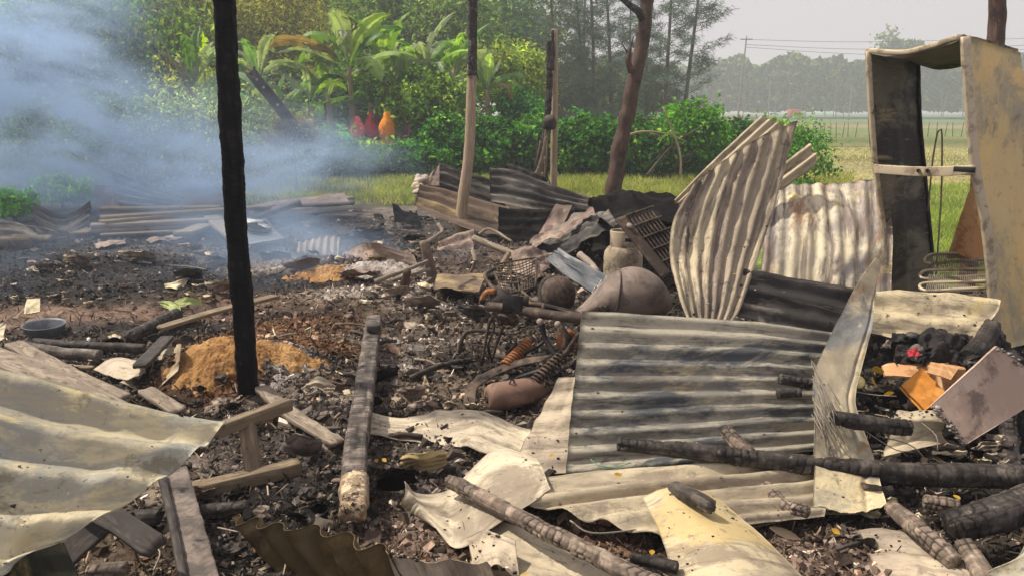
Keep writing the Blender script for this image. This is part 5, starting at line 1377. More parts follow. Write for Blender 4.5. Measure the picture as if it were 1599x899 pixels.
log('char', 'black burnt log at the near edge of the dusty strip, pointing at the orange heap', LL([(202, 526, .06), (240, 508, .08), (278, 490, .10)]), 20, 22, .04, .009, seed=37)
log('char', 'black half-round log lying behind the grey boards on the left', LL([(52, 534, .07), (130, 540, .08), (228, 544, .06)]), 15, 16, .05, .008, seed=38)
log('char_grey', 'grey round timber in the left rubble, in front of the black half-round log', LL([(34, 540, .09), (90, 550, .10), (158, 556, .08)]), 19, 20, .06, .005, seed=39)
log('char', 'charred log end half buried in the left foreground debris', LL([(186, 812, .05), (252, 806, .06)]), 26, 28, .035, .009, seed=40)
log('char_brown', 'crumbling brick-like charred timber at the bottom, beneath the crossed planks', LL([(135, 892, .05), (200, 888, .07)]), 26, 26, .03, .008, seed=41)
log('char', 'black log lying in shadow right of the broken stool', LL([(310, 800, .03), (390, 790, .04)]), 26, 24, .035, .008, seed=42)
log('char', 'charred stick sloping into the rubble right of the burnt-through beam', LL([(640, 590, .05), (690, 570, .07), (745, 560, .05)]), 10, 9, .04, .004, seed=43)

root = empty('charred_beam', L(560, 700, 0), 'long cracked grey-black beam lying away from the camera, burnt through at its near end', 'burnt timber', 'charred logs and timbers')
pb = LL([(584, 500, .16), (576, 560, .16), (565, 640, .13), (556, 700, .12), (552, 765, .11)])
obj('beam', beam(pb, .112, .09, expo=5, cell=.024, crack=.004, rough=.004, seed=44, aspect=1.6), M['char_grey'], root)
obj('burnt_end', beam([L(552.5, 748, .108), L(552, 802, .10)], .116, .094, expo=3, rough=.02, na=28, step=.008, seed=45, endrag=.05), M['ember_wood'], root)
obj('clamp', box(L(584, 512, .21), .09, .05, .05), M['char'], root)

def plank(mat, label, pts, wd, ht, up=(0, 0, 1), seed=1, group='burnt planks and boards', name='plank', rough=.006, cat='plank', endrag=.03, expo=8):
    return thing(name, beam(pts, wd, ht, expo=expo, up=up, rough=rough, na=24, step=.025, seed=seed, endrag=endrag), M[mat], label, cat, group)
plank('plank', 'wide grey board in the left rubble, running behind the large pale wavy sheet', LL([(-30, 548, .16), (60, 582, .16), (175, 640, .12)]), .20, .03, seed=1)
plank('plank', 'second wide grey board lying beside the first in the left rubble', LL([(20, 536, .14), (110, 584, .12), (190, 622, .10)]), .12, .03, seed=2)
plank('darkplank', 'dark short board leaning towards the orange ash heap', LL([(218, 572, .14), (262, 526, .16)]), .09, .03, seed=3)
plank('oldwood', 'pale-edged plank pointing at the charred post, above the orange ash heap', LL([(250, 512, .14), (330, 488, .18), (432, 462, .14)]), .10, .03, seed=4)
plank('darkplank', 'grey slat lying under the pale-edged plank', LL([(262, 514, .10), (312, 503, .12)]), .08, .025, seed=5)
plank('plank', 'ash-grey board with a ragged lower edge, lying right of the foot of the charred post', LL([(408, 604, .08), (460, 650, .07), (530, 692, .05)]), .09, .025, seed=6, rough=.014)
plank('plank', 'short grey board half buried below the orange ash heap', LL([(226, 608, .08), (280, 642, .05)]), .10, .025, seed=7)
plank('oldwood', 'pale lath lying in the rubble below the tan bent sheet', LL([(88, 571, .05), (146, 574, .06)]), .05, .02, seed=8)
plank('darkplank', 'dark plank sloping from under the large pale wavy sheet, right of the crossed pair', [D(120, 780, 2.55), D(180, 812, 2.5), D(246, 856, 2.42)], .085, .022, seed=9, up=(.2, -.5, .8))
plank('darkplank', 'dark plank rising under the large pale wavy sheet, left one of the crossed pair', [D(88, 880, 2.3), D(172, 806, 2.62)], .085, .022, seed=10, up=(.3, -.5, .8))
root = empty('scorched_beam', L(290, 850, 0), 'long grey scorched beam with a batten along its left edge, in the left foreground', 'plank', 'burnt planks and boards')
obj('beam', beam(LL([(272, 738, .14), (295, 830, .14), (322, 940, .14)]), .115, .05, expo=8, rough=.006, na=24, step=.02, seed=46), M['char_grey'], root)
obj('batten', beam(LL([(252, 742, .17), (272, 830, .17), (292, 940, .17)]), .03, .05, expo=6, rough=.004, na=16, step=.02, seed=47), M['darkplank'], root)

root = empty('broken_stool', L(385, 750, 0), 'broken weathered wooden stool frame in front of the charred post', 'stool')
zt = L(390, 745, 0)[1]
obj('top_rail', beam([D(338, 672, zt - .02), D(452, 630, zt + .28)], .055, .062, expo=8, rough=.003, na=20, step=.03, seed=48), M['oldwood'], root)
obj('post', beam([D(384, 652, zt + .12), L(398, 742, .02)], .075, .05, expo=8, up=(0, 1, 0), rough=.003, na=20, step=.03, seed=49), M['oldwood'], root)
obj('foot_rail', beam([L(298, 768, .035), L(468, 728, .035)], .075, .068, expo=8, rough=.003, na=20, step=.03, seed=50), M['oldwood'], root)

# stacked roof boards in the smoke on the left
GB = 'burnt roof boards stacked in the smoke'
for k, (x0, y0, x1, y1, d0, d1, h, m, lab) in enumerate([
    (160, 326, 345, 324, -0.26, -0.26, .10, 'plank', 'roof board topmost of the smoky stack'),
    (158, 340, 420, 323, -0.24, -0.24, .10, 'oldwood', 'long pale roof board second from the top of the smoky stack'),
    (160, 347, 548, 309, -0.20, -0.20, .10, 'oldwood', 'longest roof board of the smoky stack, reaching past the charred post'),
    (142, 353, 350, 343, -0.16, -0.16, .12, 'plank', 'grey roof board in the middle of the smoky stack'),
    (140, 360, 346, 349, -0.10, -0.10, .10, 'plank', 'roof board low in the smoky stack'),
    (158, 366, 335, 357, -0.05, -0.05, .06, 'oldwood', 'pale lath at the foot of the smoky stack'),
    (122, 365, 160, 352, -0.05, -0.05, .06, 'oldwood', 'short slanting lath at the left end of the smoky stack'),
    (285, 366, 352, 340, -0.12, -0.12, .12, 'plank', 'board slanting off the right end of the smoky stack'),
    (330, 340, 372, 372, -0.14, -0.14, .14, 'plank', 'board dropping from the smoky stack behind the charred post'),
    (-30, 380, 62, 378, -0.09, -0.09, .16, 'bark_grey', 'round grey timber at the left edge below the smoky stack'),
    (20, 372, 85, 374, -0.14, -0.14, .10, 'bark_grey', 'thin round timber at the left edge, above the thicker one'),
    (400, 340, 470, 316, 12.4, 12.6, .14, 'darkplank', 'dark rafter right of the charred post in the smoke'),
    (440, 322, 552, 318, 12.7, 12.7, .08, 'darkplank', 'dark rafter under the long low gable')]):
    rnd_ = k in (9, 10)
    PL = (lambda x_, y_, d_: L(x_, y_, -d_)) if d0 < 0 else D
    thing('roof_board' if not rnd_ else 'round_timber', beam([PL(x0, y0, d0), PL((x0 + x1) / 2, (y0 + y1) / 2 + .5, (d0 + d1) / 2), PL(x1, y1, d1)], .24 if not rnd_ else h, h * .55 if not rnd_ else h, expo=7 if not rnd_ else 2, rough=.012, na=18, step=.06, seed=60 + k), M[m], lab, 'board' if not rnd_ else 'timber', GB)

# burnt sticks and stumps at the smouldering centre
for pts, w_, m, lab in [
    (LL([(585, 440, .10), (625, 425, .18), (668, 408, .26)]), .045, 'plank', 'pale pointed stick leaning on the burnt stump, upper of two'),
    (LL([(612, 438, .10), (672, 420, .20)]), .04, 'plank', 'pale stick leaning on the burnt stump, lower of two'),
    ([L(631, 452, -.02), L(636, 425, .25)], .09, 'bark_red', 'short red-brown burnt stump at the edge of the ash'),
    ([L(676, 440, -.02), D(668, 400, L(676, 440)[1]), D(662, 376, L(676, 440)[1])], .12, 'char_brown', 'upright burnt stump beside the crumpled pinkish fan'),
    (LL([(668, 378, .5), (690, 362, .55), (684, 350, .6)]), .04, 'plank', 'small crooked stick on top of the burnt stump'),
    (LL([(740, 372, .25), (790, 392, .22), (835, 410, .2)]), .07, 'plank', 'grey roof rafter sloping behind the wire basket'),
    (LL([(748, 366, .3), (765, 358, .36), (800, 378, .3)]), .035, 'plank', 'thin bent lath above the grey roof rafter'),
    (LL([(738, 392, .30), (742, 408, .24), (736, 424, .12)]), .04, 'plank', 'curved rib of wood right of the crumpled pinkish fan'),
    (LL([(780, 420, .28), (795, 395, .36)]), .06, 'oldwood', 'pale slat standing up behind the wire basket'),
    (LL([(770, 350, .12), (700, 335, .2), (690, 326, .3)]), .08, 'char', 'black bent bar at the foot of the half-charred pole'),
    (LL([(905, 398, .3), (922, 412, .28), (934, 425, .25)]), .07, 'stone', 'short pale pipe with a knob left of the gas cylinder')]:
    thing('burnt_stick', beam(pts, w_, rough=.008, na=12, step=.03, seed=int(pts[0][0] * 50) % 97, taper=.75), M[m], lab, 'stick', 'burnt sticks and stumps')

# ------------------------------------------------------------------ burnt household things
# gas cylinder
c = gp(D(972, 440, 7.0))
zs = D(970, 384, 7.0)[2] - c[2]
root = empty('gas_cylinder', c, 'scorched cream gas cylinder standing behind the rounded grey shell', 'gas cylinder')
obj('body', lathe([(0, 0), (.12, 0), (.165, .04), (.172, .10), (.172, zs - .10), (.165, zs - .05), (.135, zs - .01), (.08, zs + .02), (0, zs + .025)], c, n=40), M['lpg'], root)
obj('foot_ring', lathe([(.125, -.05), (.135, -.05), (.135, .03), (.125, .03), (.125, -.05)], c, n=32), M['darksteel'], root)
col_ = obj('collar', lathe([(.118, zs - .02), (.122, zs + .13), (.117, zs + .14), (.108, zs + .13), (.105, zs - .01)], c, n=40), M['lpg'], root)
obj('valve', lathe([(0, zs), (.02, zs), (.02, zs + .07), (.03, zs + .075), (.03, zs + .1), (0, zs + .1)], c, n=14), M['rust_orange'], root)
obj('handle_slot', box(c + [.03, -.113, zs + .07], .07, .02, .03), M['darksteel'], col_)

# metal rack with grille
root = empty('metal_rack', gp(D(1010, 420, 6.2)), 'dark metal rack with a grille leaning on the scorched gas cylinder', 'rack')
pa, pb_ = D(968, 340, 6.3), D(1042, 432, 6.0)
ax = vnorm(pb_ - pa)
sid = vnorm(np.array([.75, .6, .12]))
sid = vnorm(sid - ax * np.dot(sid, ax))
nr = np.cross(ax, sid)
obj('side_plate', beam([pa, pb_], .115, .02, expo=9, up=tuple(nr), rough=.002, na=20, step=.03, seed=3), M['rust'], root)
for k in range(7):
    o_ = sid * (.08 + .042 * k)
    obj('rod', tube([pa + o_ + nr * .01, pb_ + o_ + nr * .01], .009, na=7, step=.1), M['rust'], root)
for t in (0.02, .2, .4, .6, .8, .98):
    q = pa * (1 - t) + pb_ * t
    obj('cross_rod', tube([q + sid * .05 + nr * .02, q + sid * .38 + nr * .02], .009, na=7, step=.1), M['rust'], root)
q = pa * .82 + pb_ * .18 + nr * (.018 if nr[1] < 0 else -.018)
obj('bolt', lathe([(.012, .0), (.026, .002), (.026, .014), (.012, .018), (0, .018)], q, tuple(nr if nr[1] < 0 else -nr), 12), M['stone'], root)

# rounded grey shell (a motor scooter's fuel tank, lying on its side)
cc = D(975, 462, 5.0)
sx = FPX / 5.0
secs = [(-.285, -.085, .012, .05), (-.262, -.075, .03, .09), (-.215, -.045, .065, .13), (-.16, -.015, .105, .165), (-.09, .005, .145, .195), (0, .01, .172, .21), (.09, .0, .172, .21),
        (.17, -.02, .15, .195), (.225, -.045, .115, .16), (.262, -.07, .07, .11), (.278, -.085, .02, .04)]
S_ = catmull(np.array(secs), 44)
na = 40
a = np.linspace(0, 2 * math.pi, na, endpoint=False)
rows_ = []
for x_, zc, rz, ry in S_:
    band = -.006 if abs(x_ + .10) < .014 else 0
    rows_.append(np.stack([a * 0 + x_ + np.sin(a) * .03, np.cos(a) * (ry + band), zc + np.sign(np.sin(a)) * np.abs(np.sin(a)) ** .9 * (rz + band)], -1))
V = np.concatenate(rows_ + [[[secs[0][0], 0, secs[0][1]]], [[secs[-1][0], 0, secs[-1][1]]]])
nn = len(S_)
Fq = grid_faces(na, nn, True)
ai = np.arange(na); bi = (ai + 1) % na
Ft = np.concatenate([np.stack([bi, ai, ai * 0 + len(V) - 2], -1), np.stack([(nn - 1) * na + ai, (nn - 1) * na + bi, ai * 0 + len(V) - 1], -1)])
V = V + .004 * fbm(V * 6, 3, 4)[:, None] * vnorm(V)
root = empty('metal_shell', gp(cc), 'burnt rounded grey metal shell lying behind the big dark grey sheet', 'metal shell')
obj('shell', (V + cc, [Fq, Ft]), M['shell'], root)
k0 = int(np.argmin(np.abs(S_[:, 0] + .06)))
rg = np.concatenate([rows_[k0], rows_[k0][:2]]) * [1, 1.012, 1.012] + cc
obj('band', beam(rg, .022, .008, na=8, step=.012, up=(1, 0, 0)), M['rust'], root)
for k in range(3):
    q = cc + np.array([-.185 + k * .028, -.155 - k * .008, -.05 + k * .002])
    obj('slot', box(q, .012, .03, .055, frame_rot((1, 0, .5), (-.4, 0, 1))), M['rust'], root)
obj('filler_cap', lathe([(.0, .012), (.03, .012), (.034, 0), (.034, -.02)], cc + [-.05, -.17, -.07], (-.2, -1, .15), 16), M['rust'], root)

# dark round pot
c = D(872, 458, 5.5)
root = empty('round_pot', gp(c), 'dark round pot lying tipped over left of the rounded grey shell', 'pot')
axp = vnorm(np.array([.35, -.8, .45]))
obj('bowl', lathe([(0, .12), (.05, .112), (.09, .085), (.118, .035), (.124, -.01), (.118, -.05), (.105, -.06)], c, axp, 32), M['rust'], root)
obj('rim', lathe([(.118, -.02), (.14, -.02), (.142, -.04), (.128, -.07), (.115, -.06), (.118, -.02)], c, axp, 32), M['char'], root)

# small burnt gas bottle
c = L(760, 622, .085)
axb = vnorm(np.array([.93, .36, .04]))
root = empty('gas_bottle', L(790, 630, 0), 'small burnt brown gas bottle lying on the smooth buckled tan sheet', 'gas bottle')
obj('body', lathe([(0, .012), (.018, .012), (.02, .0), (.058, .004), (.076, .022), (.083, .05), (.083, .2), (.078, .26), (.055, .34), (.03, .38), (.02, .40), (0, .40)], c, axb, 36), M['gas_grey'], root)
obj('valve_recess', lathe([(.0, -.002), (.012, -.006), (.02, -.008), (.026, -.004), (.026, .006)], c, axb, 14), M['darksteel'], root)
obj('clip', tube([c + axb * .14 + [0, -.03, .078], c + axb * .15 + [0, -.035, .1], c + axb * .17 + [0, -.03, .09], c + axb * .165 + [0, -.03, .074]], .005, na=6, step=.006), M['rust'], root)

# ------------------------------------------------------------------ remains of a motorcycle
root = empty('burnt_motorcycle', L(830, 560, 0), 'rusty burnt motorcycle frame with two coil springs, left of the big dark grey sheet', 'motorcycle')
def T(name, pts, r, mat='rust', parent=None, **k):
    return obj(name, tube(DL(pts), r, na=10, **k), M[mat], parent or root)
T('frame_tube', [(762, 478, 4.9), (800, 482, 4.85), (850, 490, 4.7), (925, 500, 4.6)], .030, rough=.004)
T('frame_tube', [(812, 474, 5.05), (850, 477, 4.95), (925, 495, 4.8)], .016)
T('frame_tube', [(846, 505, 4.72), (852, 530, 4.7), (872, 560, 4.62)], .017, 'darksteel')
T('frame_tube', [(872, 505, 4.65), (884, 525, 4.62), (882, 548, 4.6)], .022)
T('frame_tube', [(800, 560, 4.85), (840, 540, 4.85), (852, 528, 4.9)], .012, 'darksteel')
T('frame_tube', [(905, 520, 4.5), (893, 538, 4.5), (880, 556, 4.5)], .016)
T('fork_tube', [(768, 470, 5.0), (800, 473, 4.95), (815, 474, 4.92)], .022, 'darksteel')
T('brake_lever', [(766, 500, 4.9), (772, 492, 4.88), (779, 498, 4.86), (780, 508, 4.86)], .011)
T('cable', [(760, 485, 4.95), (772, 508, 4.9), (762, 540, 4.9), (768, 562, 4.9)], .007, 'darksteel')
T('cable', [(815, 455, 5.1), (835, 470, 5.0), (870, 482, 4.9), (905, 492, 4.7)], .009)
lug = obj('head_lug', beam(DL([(752, 474, 5.0), (758, 458, 5.0), (774, 455, 4.98)]), .055, .035, expo=5, rough=.004, na=16, step=.012, seed=5), M['rust_orange'], root)
obj('bolt', lathe([(.018, 0), (.018, .014), (0, .015)], D(753, 470, 4.95), (0, -1, 0), 10), M['darksteel'], lug)
obj('light_housing', lathe([(0, -.07), (.06, -.06), (.075, 0), (.06, .05), (0, .055)], D(784, 468, 5.0), (.9, -.3, .1), 20), M['char'], root)
pl_ = obj('bracket_plate', box(D(801, 473, 4.78), .125, .014, .095, frame_rot((1, .1, -.12), (0, .2, 1))), M['darksteel'], root)
obj('engine_block', box(D(792, 498, 4.95), .14, .1, .07, frame_rot((1, .2, -.1), (0, .1, 1)), bev=.02), M['rust'], root)
obj('clamp', lathe([(.02, -.03), (.035, -.03), (.035, .03), (.02, .03), (.02, -.03)], D(818, 470, 4.9), (1, 0, -.1), 16), M['rust'], root)
obj('clamp', lathe([(.02, -.012), (.038, -.012), (.038, .012), (.02, .012), (.02, -.012)], D(848, 482, 4.78), (1, 0, -.1), 16), M['rust'], root)
for px, py in ((843, 502), (871, 506)):
    obj('bolt', lathe([(.0, .02), (.016, .018), (.02, 0), (.02, -.01)], D(px, py, 4.6), (0, -1, .1), 12), M['stone'], root)
obj('wheel_hub', lathe([(.02, -.03), (.062, -.03), (.07, -.01), (.07, .015), (.05, .03), (.02, .03), (.02, -.03)], D(886, 532, 4.72), (.3, -.8, .2), 24), M['rust_orange'], root)
def shock(p0, p1, rad, mat, seed):
    s = obj('shock_absorber', tube([p0, p1], rad * .5, na=10, step=.02), M['rust'], root)
    n = 150
    t = np.linspace(.14, .86, n)
    axs = p1 - p0; u_ = vnorm(np.cross(axs, [0, 0, 1.0])); v_ = vnorm(np.cross(axs, u_))
    th = t * 2 * math.pi * 15
    C = p0 + axs * t[:, None] + (np.cos(th)[:, None] * u_ + np.sin(th)[:, None] * v_) * rad
    obj('coil_spring', beam(C, rad * .48, na=7, step=.0075, smooth=False), M[mat], s)
    obj('end_eye', lathe([(.008, -.018), (.024, -.018), (.024, .018), (.008, .018), (.008, -.018)], p0, (.4, -.8, .2), 14), M['rust'], s)
shock(D(781, 580, 4.75), D(834, 528, 4.95), .036, 'rust_orange', 1)
shock(D(818, 612, 4.45), D(892, 543, 4.6), .033, 'rust', 2)
obj('mudguard', beam([L(733, 632, .02), D(736, 608, 4.62), D(752, 592, 4.68), D(785, 575, 4.75), D(825, 563, 4.75), D(870, 558, 4.7)], .075, .018, expo=3, up=(0, -.55, .8), rough=.003, na=18, step=.015, seed=7, taper=.6), M['rust'], root)
obj('chain_guard', beam(DL([(742, 618, 4.7), (790, 595, 4.75), (850, 575, 4.7)]), .05, .02, expo=4, rough=.004, na=14, step=.02, seed=8), M['char'], root)
obj('axle_knob', lathe([(0, -.03), (.03, -.02), (.036, 0), (.03, .02), (0, .03)], D(799, 601, 4.6), (.5, -.8, .1), 14), M['stone'], root)
T('foot_peg', [(803, 600, 4.55), (815, 592, 4.52), (838, 592, 4.5)], .011, 'darksteel')
T('foot_peg', [(775, 555, 4.85), (795, 560, 4.8), (800, 566, 4.78)], .018)

root = empty('wire_carrier', L(750, 555, 0), 'bent thin steel carrier frame standing in the char left of the coil springs', 'carrier')
T2 = lambda n, pts, r, m='rust': obj(n, tube(DL(pts), r, na=8, step=.015), M[m], root)
T2('tube', [(717, 550, 5.1), (722, 528, 5.1), (732, 517, 5.1), (760, 516, 5.05), (788, 520, 5.0)], .014)
T2('tube', [(752, 568, 5.0), (757, 540, 5.0), (763, 508, 5.0), (768, 492, 5.0)], .010)
T2('tube', [(767, 564, 4.98), (776, 535, 4.98), (785, 512, 4.98)], .010)
for k in range(4):
    T2('rung', [(738, 538 + k * 8, 5.02), (775, 541 + k * 8, 4.98)], .006)
for k in range(4):
    T2('rung', [(738 + k * 9, 536, 5.02), (736 + k * 9, 562, 5.0)], .005)

root = empty('wire_basket', gp(D(800, 440, 6.6)), 'crushed rusty wire basket lying behind the motorcycle frame', 'basket')
e0, e1, e2, e3 = D(768, 414, 6.8), D(838, 402, 7.0), D(836, 448, 6.3), D(786, 460, 6.2)
for k in range(13):
    t = k / 12
    obj('wire', tube([e0 * (1 - t) + e1 * t, (e0 * (1 - t) + e1 * t + e3 * (1 - t) + e2 * t) / 2 + [rnd.uniform(-.02, .02), 0, -.04], e3 * (1 - t) + e2 * t], .0045, na=5, step=.03), M['rust'], root)
for k in range(11):
    t = k / 10
    obj('wire', tube([e0 * (1 - t) + e3 * t, (e0 * (1 - t) + e3 * t + e1 * (1 - t) + e2 * t) / 2 + [0, rnd.uniform(-.02, .02), -.04], e1 * (1 - t) + e2 * t], .0045, na=5, step=.03), M['rust'], root)
obj('rim', tube([e0, e1, e2, e3, e0], .009, smooth=False, na=7, step=.03), M['rust'], root)
obj('handle', tube([e3, D(772, 452, 6.2), D(757, 430, 6.4), D(772, 420, 6.5)], .014, na=7, step=.03), M['rust'], root)

# ------------------------------------------------------------------ basin, dish, bundle
c = L(71, 524, .0)
V, F = lathe([(0, .006), (.10, .006), (.118, .02), (.138, .085), (.150, .10), (.156, .098), (.150, .088), (.146, .08), (.126, .012), (.10, -.004), (0, -.004)], c, (0.03, -.05, 1), 40)
thing('basin', (V, F), M['plastic'], 'round blue-grey basin sitting on the dusty strip at the left', 'basin')
c = L(414, 372, .14)
root = empty('round_vent_panel', L(414, 378, 0), 'grey panel with a dark round opening, in the smoke right of the charred post', 'panel')
obj('panel', sheet([L(362, 338, .34), L(414, 343, .34)], [L(388, 384, .10), L(446, 374, .10)], crumple=.02, seed=70, thick=.03), M['sh_blue'], root)
oc = (L(362, 338, .34) + L(446, 374, .10) + L(414, 343, .34) + L(388, 384, .10)) / 4
on = vnorm(np.cross(L(446, 374, .10) - L(388, 384, .10), L(388, 384, .10) - L(362, 338, .34)))
on = on if on[2] > 0 else -on
obj('opening', lathe([(0, .035), (.13, .035), (.15, .02)], oc, on, 24), M['postchar'], root)
obj('opening_ring', lathe([(.135, .02), (.165, .02), (.165, .045), (.135, .045), (.135, .02)], oc, on, 24), M['darksteel'], root)
def lump(c, r, seed, sq=.75, mat=None, n=14, amp=.35, fr=1.8):
    prof = [(math.sin(t) * r, -math.cos(t) * r * sq) for t in np.linspace(.05, math.pi - .05, 10)]
    V, F = lathe(prof, (0, 0, 0), n=n)
    V = V * (1 + amp * fbm(V * (fr / r) + seed * 3.3, 3, seed))[:, None]
    m = len(V)
    V = np.concatenate([V, [[0, 0, -r * sq], [0, 0, r * sq]]])
    ai = np.arange(n); bi = (ai + 1) % n
    Ft = np.concatenate([np.stack([bi, ai, ai * 0 + m], -1), np.stack([9 * n + ai, 9 * n + bi, ai * 0 + m + 1], -1)])
    return V + np.asarray(c), [F, Ft]
root = empty('cloth_bundle', gp(D(655, 292, 11.2)), 'off-white and pink cloth bundle at the left end of the collapsed roof', 'bundle')
obj('cloth', lump(D(657, 281, 11.2), .10, 3, .7, fr=1.9, amp=.8), M['whitecloth'], root)
obj('cloth', lump(D(653, 291, 11.1), .08, 4, .8, fr=1.9, amp=.8), M['paper'], root)
obj('cloth', lump(D(654, 300, 11.0), .07, 6, .6, fr=1.9, amp=.8), M['whitecloth'], root)

# ------------------------------------------------------------------ pile at the right: boards, cloth, box, leaves
tb = sheet(DL([(1556, 539, 3.82), (1650, 606, 3.95)]), DL([(1452, 634, 3.52), (1502, 697, 3.45)]), crumple=.004, seed=80, thick=.014, jag=(.02, .05, .0, .0), jf=22)
root = empty('lavender_board', D(1530, 640, 3.6) * [1, 1, 0], 'tilted ash-lavender board with crumbling ends at the right edge', 'board')
obj('board', tb, M['lavender'], root)
for k in range(46):
    t = rnd.random(); lft = k < 30
    a_ = D(1452, 632, 3.515) * (1 - t) + D(1503, 697, 3.445) * t if lft else D(1556, 539, 3.815) * (1 - t) + D(1630, 592, 3.92) * t
    in_ = vnorm(D(1600, 540, 3.9) - D(1470, 650, 3.5)) * rnd.uniform(-.004, .03) * (1 if lft else -1)
    obj('ash_crust', lump(a_ + in_ + [0, -.006, .006], rnd.uniform(.005, .014), 20 + k, .5, n=9, amp=.9), M['ashy'], root)
thing('orange_board', sheet(DL([(1406, 603, 3.86), (1438, 574, 3.98)]), DL([(1443, 643, 3.72), (1478, 616, 3.84)]), crumple=.003, seed=81, thick=.022, jag=(.01, .02, .01, .02), res=(30, 30)), M['orange_board'],
      'small square orange board with a burnt edge, left of the lavender board', 'board')
thing('cardboard_sheet', sheet(DL([(1376, 574, 4.1), (1420, 560, 4.15), (1490, 557, 4.15)]), DL([(1380, 586, 4.0), (1440, 588, 4.0), (1505, 584, 4.0)]), crumple=.012, seed=82, thick=.008), M['card'],
      'curved brown cardboard sheet under the black burnt cloth', 'cardboard')
root = empty('cardboard_box', D(1475, 600, 3.98) * [1, 1, 0], 'crushed brown cardboard box between the orange board and the lavender board', 'box')
obj('body', box(D(1477, 590, 4.0), .15, .12, .13, frame_rot((.9, .3, -.1), (.1, .2, 1))), M['card'], root, smooth=False)
obj('flap', sheet(DL([(1452, 565, 3.96), (1500, 570, 3.96)]), DL([(1448, 580, 3.88), (1485, 592, 3.86)]), crumple=.01, seed=83, thick=.005), M['card'], root)
root = empty('burnt_cloth', D(1450, 560, 4.2) * [1, 1, 0], 'heap of burnt black cloth at the foot of the cream sheet', 'cloth')
obj('cloth', sheet(DL([(1366, 545, 4.35), (1420, 520, 4.35), (1470, 515, 4.35), (1552, 540, 4.3)]), DL([(1366, 585, 4.1), (1430, 578, 4.1), (1480, 576, 4.08), (1548, 585, 4.05)]), crumple=.09, cfreq=7, seed=84, thick=.006, res=(90, 50)), M['cloth'], root)
obj('cloth', sheet(DL([(1400, 530, 4.25), (1450, 512, 4.25), (1500, 528, 4.22)]), DL([(1395, 562, 4.08), (1450, 556, 4.08), (1520, 560, 4.05)]), crumple=.08, cfreq=9, seed=85, thick=.006, res=(80, 40)), M['cloth'], root)
for k in range(16):
    px, py = 1372 + rnd.uniform(0, 165), 520 + rnd.uniform(0, 45)
    ww, hh_ = rnd.uniform(18, 50), rnd.uniform(5, 13)
    dd = 4.05 + (565 - py) * .006
    sl = rnd.uniform(-8, 8)
    obj('fold', sheet(DL([(px, py + sl, dd), (px + ww * .5, py - rnd.uniform(2, 8), dd), (px + ww, py - sl, dd)]), DL([(px, py + sl + hh_, dd - .06), (px + ww * .5, py + hh_ - 3, dd - .08), (px + ww, py - sl + hh_, dd - .06)]), crumple=.03, cfreq=14, seed=400 + k, thick=.006, res=(30, 12)), M[['cloth', 'cloth', 'darksteel', 'char_grey', 'sh_black'][k % 5]], root)
obj('red_fold', sheet(DL([(1416, 545, 4.03), (1434, 541, 4.03)]), DL([(1418, 557, 4.0), (1436, 555, 4.0)]), crumple=.02, cfreq=14, seed=86, res=(20, 16)), M['redcloth'], root)
thing('burnt_cloth', sheet(DL([(1500, 560, 4.05), (1530, 530, 4.2), (1560, 500, 4.4)]), DL([(1530, 600, 3.95), (1560, 570, 4.0), (1600, 560, 4.1)]), crumple=.06, cfreq=9, seed=87, thick=.006, res=(60, 40)), M['cloth'],
      'black burnt cloth draped at the right, beside the foot of the steel cabinet', 'cloth')
thing('fruit_half', lathe([(0, .022), (.02, .02), (.032, .008), (.034, 0), (.03, -.012), (.012, -.02), (0, -.02)], D(1340, 596, 3.82), (-.1, -.7, .6), 20), M['lemon'], 'pale cut fruit half beside the yellow leaves, right of the torn strip', 'fruit')
def leaf_geo(c, ln, wd, az_, tilt, seed):
    g = np.random.default_rng(seed)
    t = np.linspace(0, 1, 7)
    prof = np.sin(np.clip(t * .95 + .03, 0, 1) * math.pi) ** .8 * wd / 2
    rows_ = []
    for i in range(7):
        x_ = (t[i] - .5) * ln; z_ = .15 * ln * (t[i] - .5) ** 2
        rows_ += [[x_, -prof[i], z_ + prof[i] * .35], [x_, 0, z_], [x_, prof[i], z_ + prof[i] * .35]]
    V = np.array(rows_)
    Rm = np.array(Matrix.Rotation(az_, 3, 'Z') @ Matrix.Rotation(tilt, 3, 'X') @ Matrix.Rotation(tilt * .6, 3, 'Y'))
    return V @ Rm.T + c, grid_faces(3, 7)
for k, (px, py, d, ln, lab) in enumerate([(1363, 597, 3.8, .085, 'round yellow leaf right of the pale cut fruit half'), (1370, 579, 3.85, .075, 'yellow leaf above the pale cut fruit half'),
                                          (1388, 615, 3.72, .05, 'small yellow leaf below the orange board corner')]):
    thing('yellow_leaf', leaf_geo(D(px, py, d), ln, ln * .7, .5 + k, .9, k), M['yellowleaf'], lab, 'leaf', 'yellow leaves on the right pile')
LEAFP = [(315, 752, .11), (305, 772, .05), (195, 782, .05), (588, 719, .06), (600, 718, .06), (628, 786, .06), (466, 722, .05), (1305, 829, .06), (1494, 776, .12), (1148, 428, None), (862, 711, .16), (965, 741, .2), (1018, 862, .1), (820, 896, .1)]
for px, py, lf in LEAFP:
    p = L(px, py, lf) if lf else D(px, py, 4.36)
    thing('yellow_leaf', leaf_geo(p, .036 if lf else .03, .022, rnd.uniform(0, 6), rnd.uniform(-.8, .8), px), M['yellowleaf'], 'small fallen yellow leaf ' + near(px, py), 'leaf', 'fallen yellow leaves')
thing('dry_leaf', leaf_geo(L(1225, 832, .05), .13, .035, .6 - 1.2, .9, 3), M['oldwood'], 'curled brown dry leaf beside the pinkish ash at the bottom right', 'leaf')
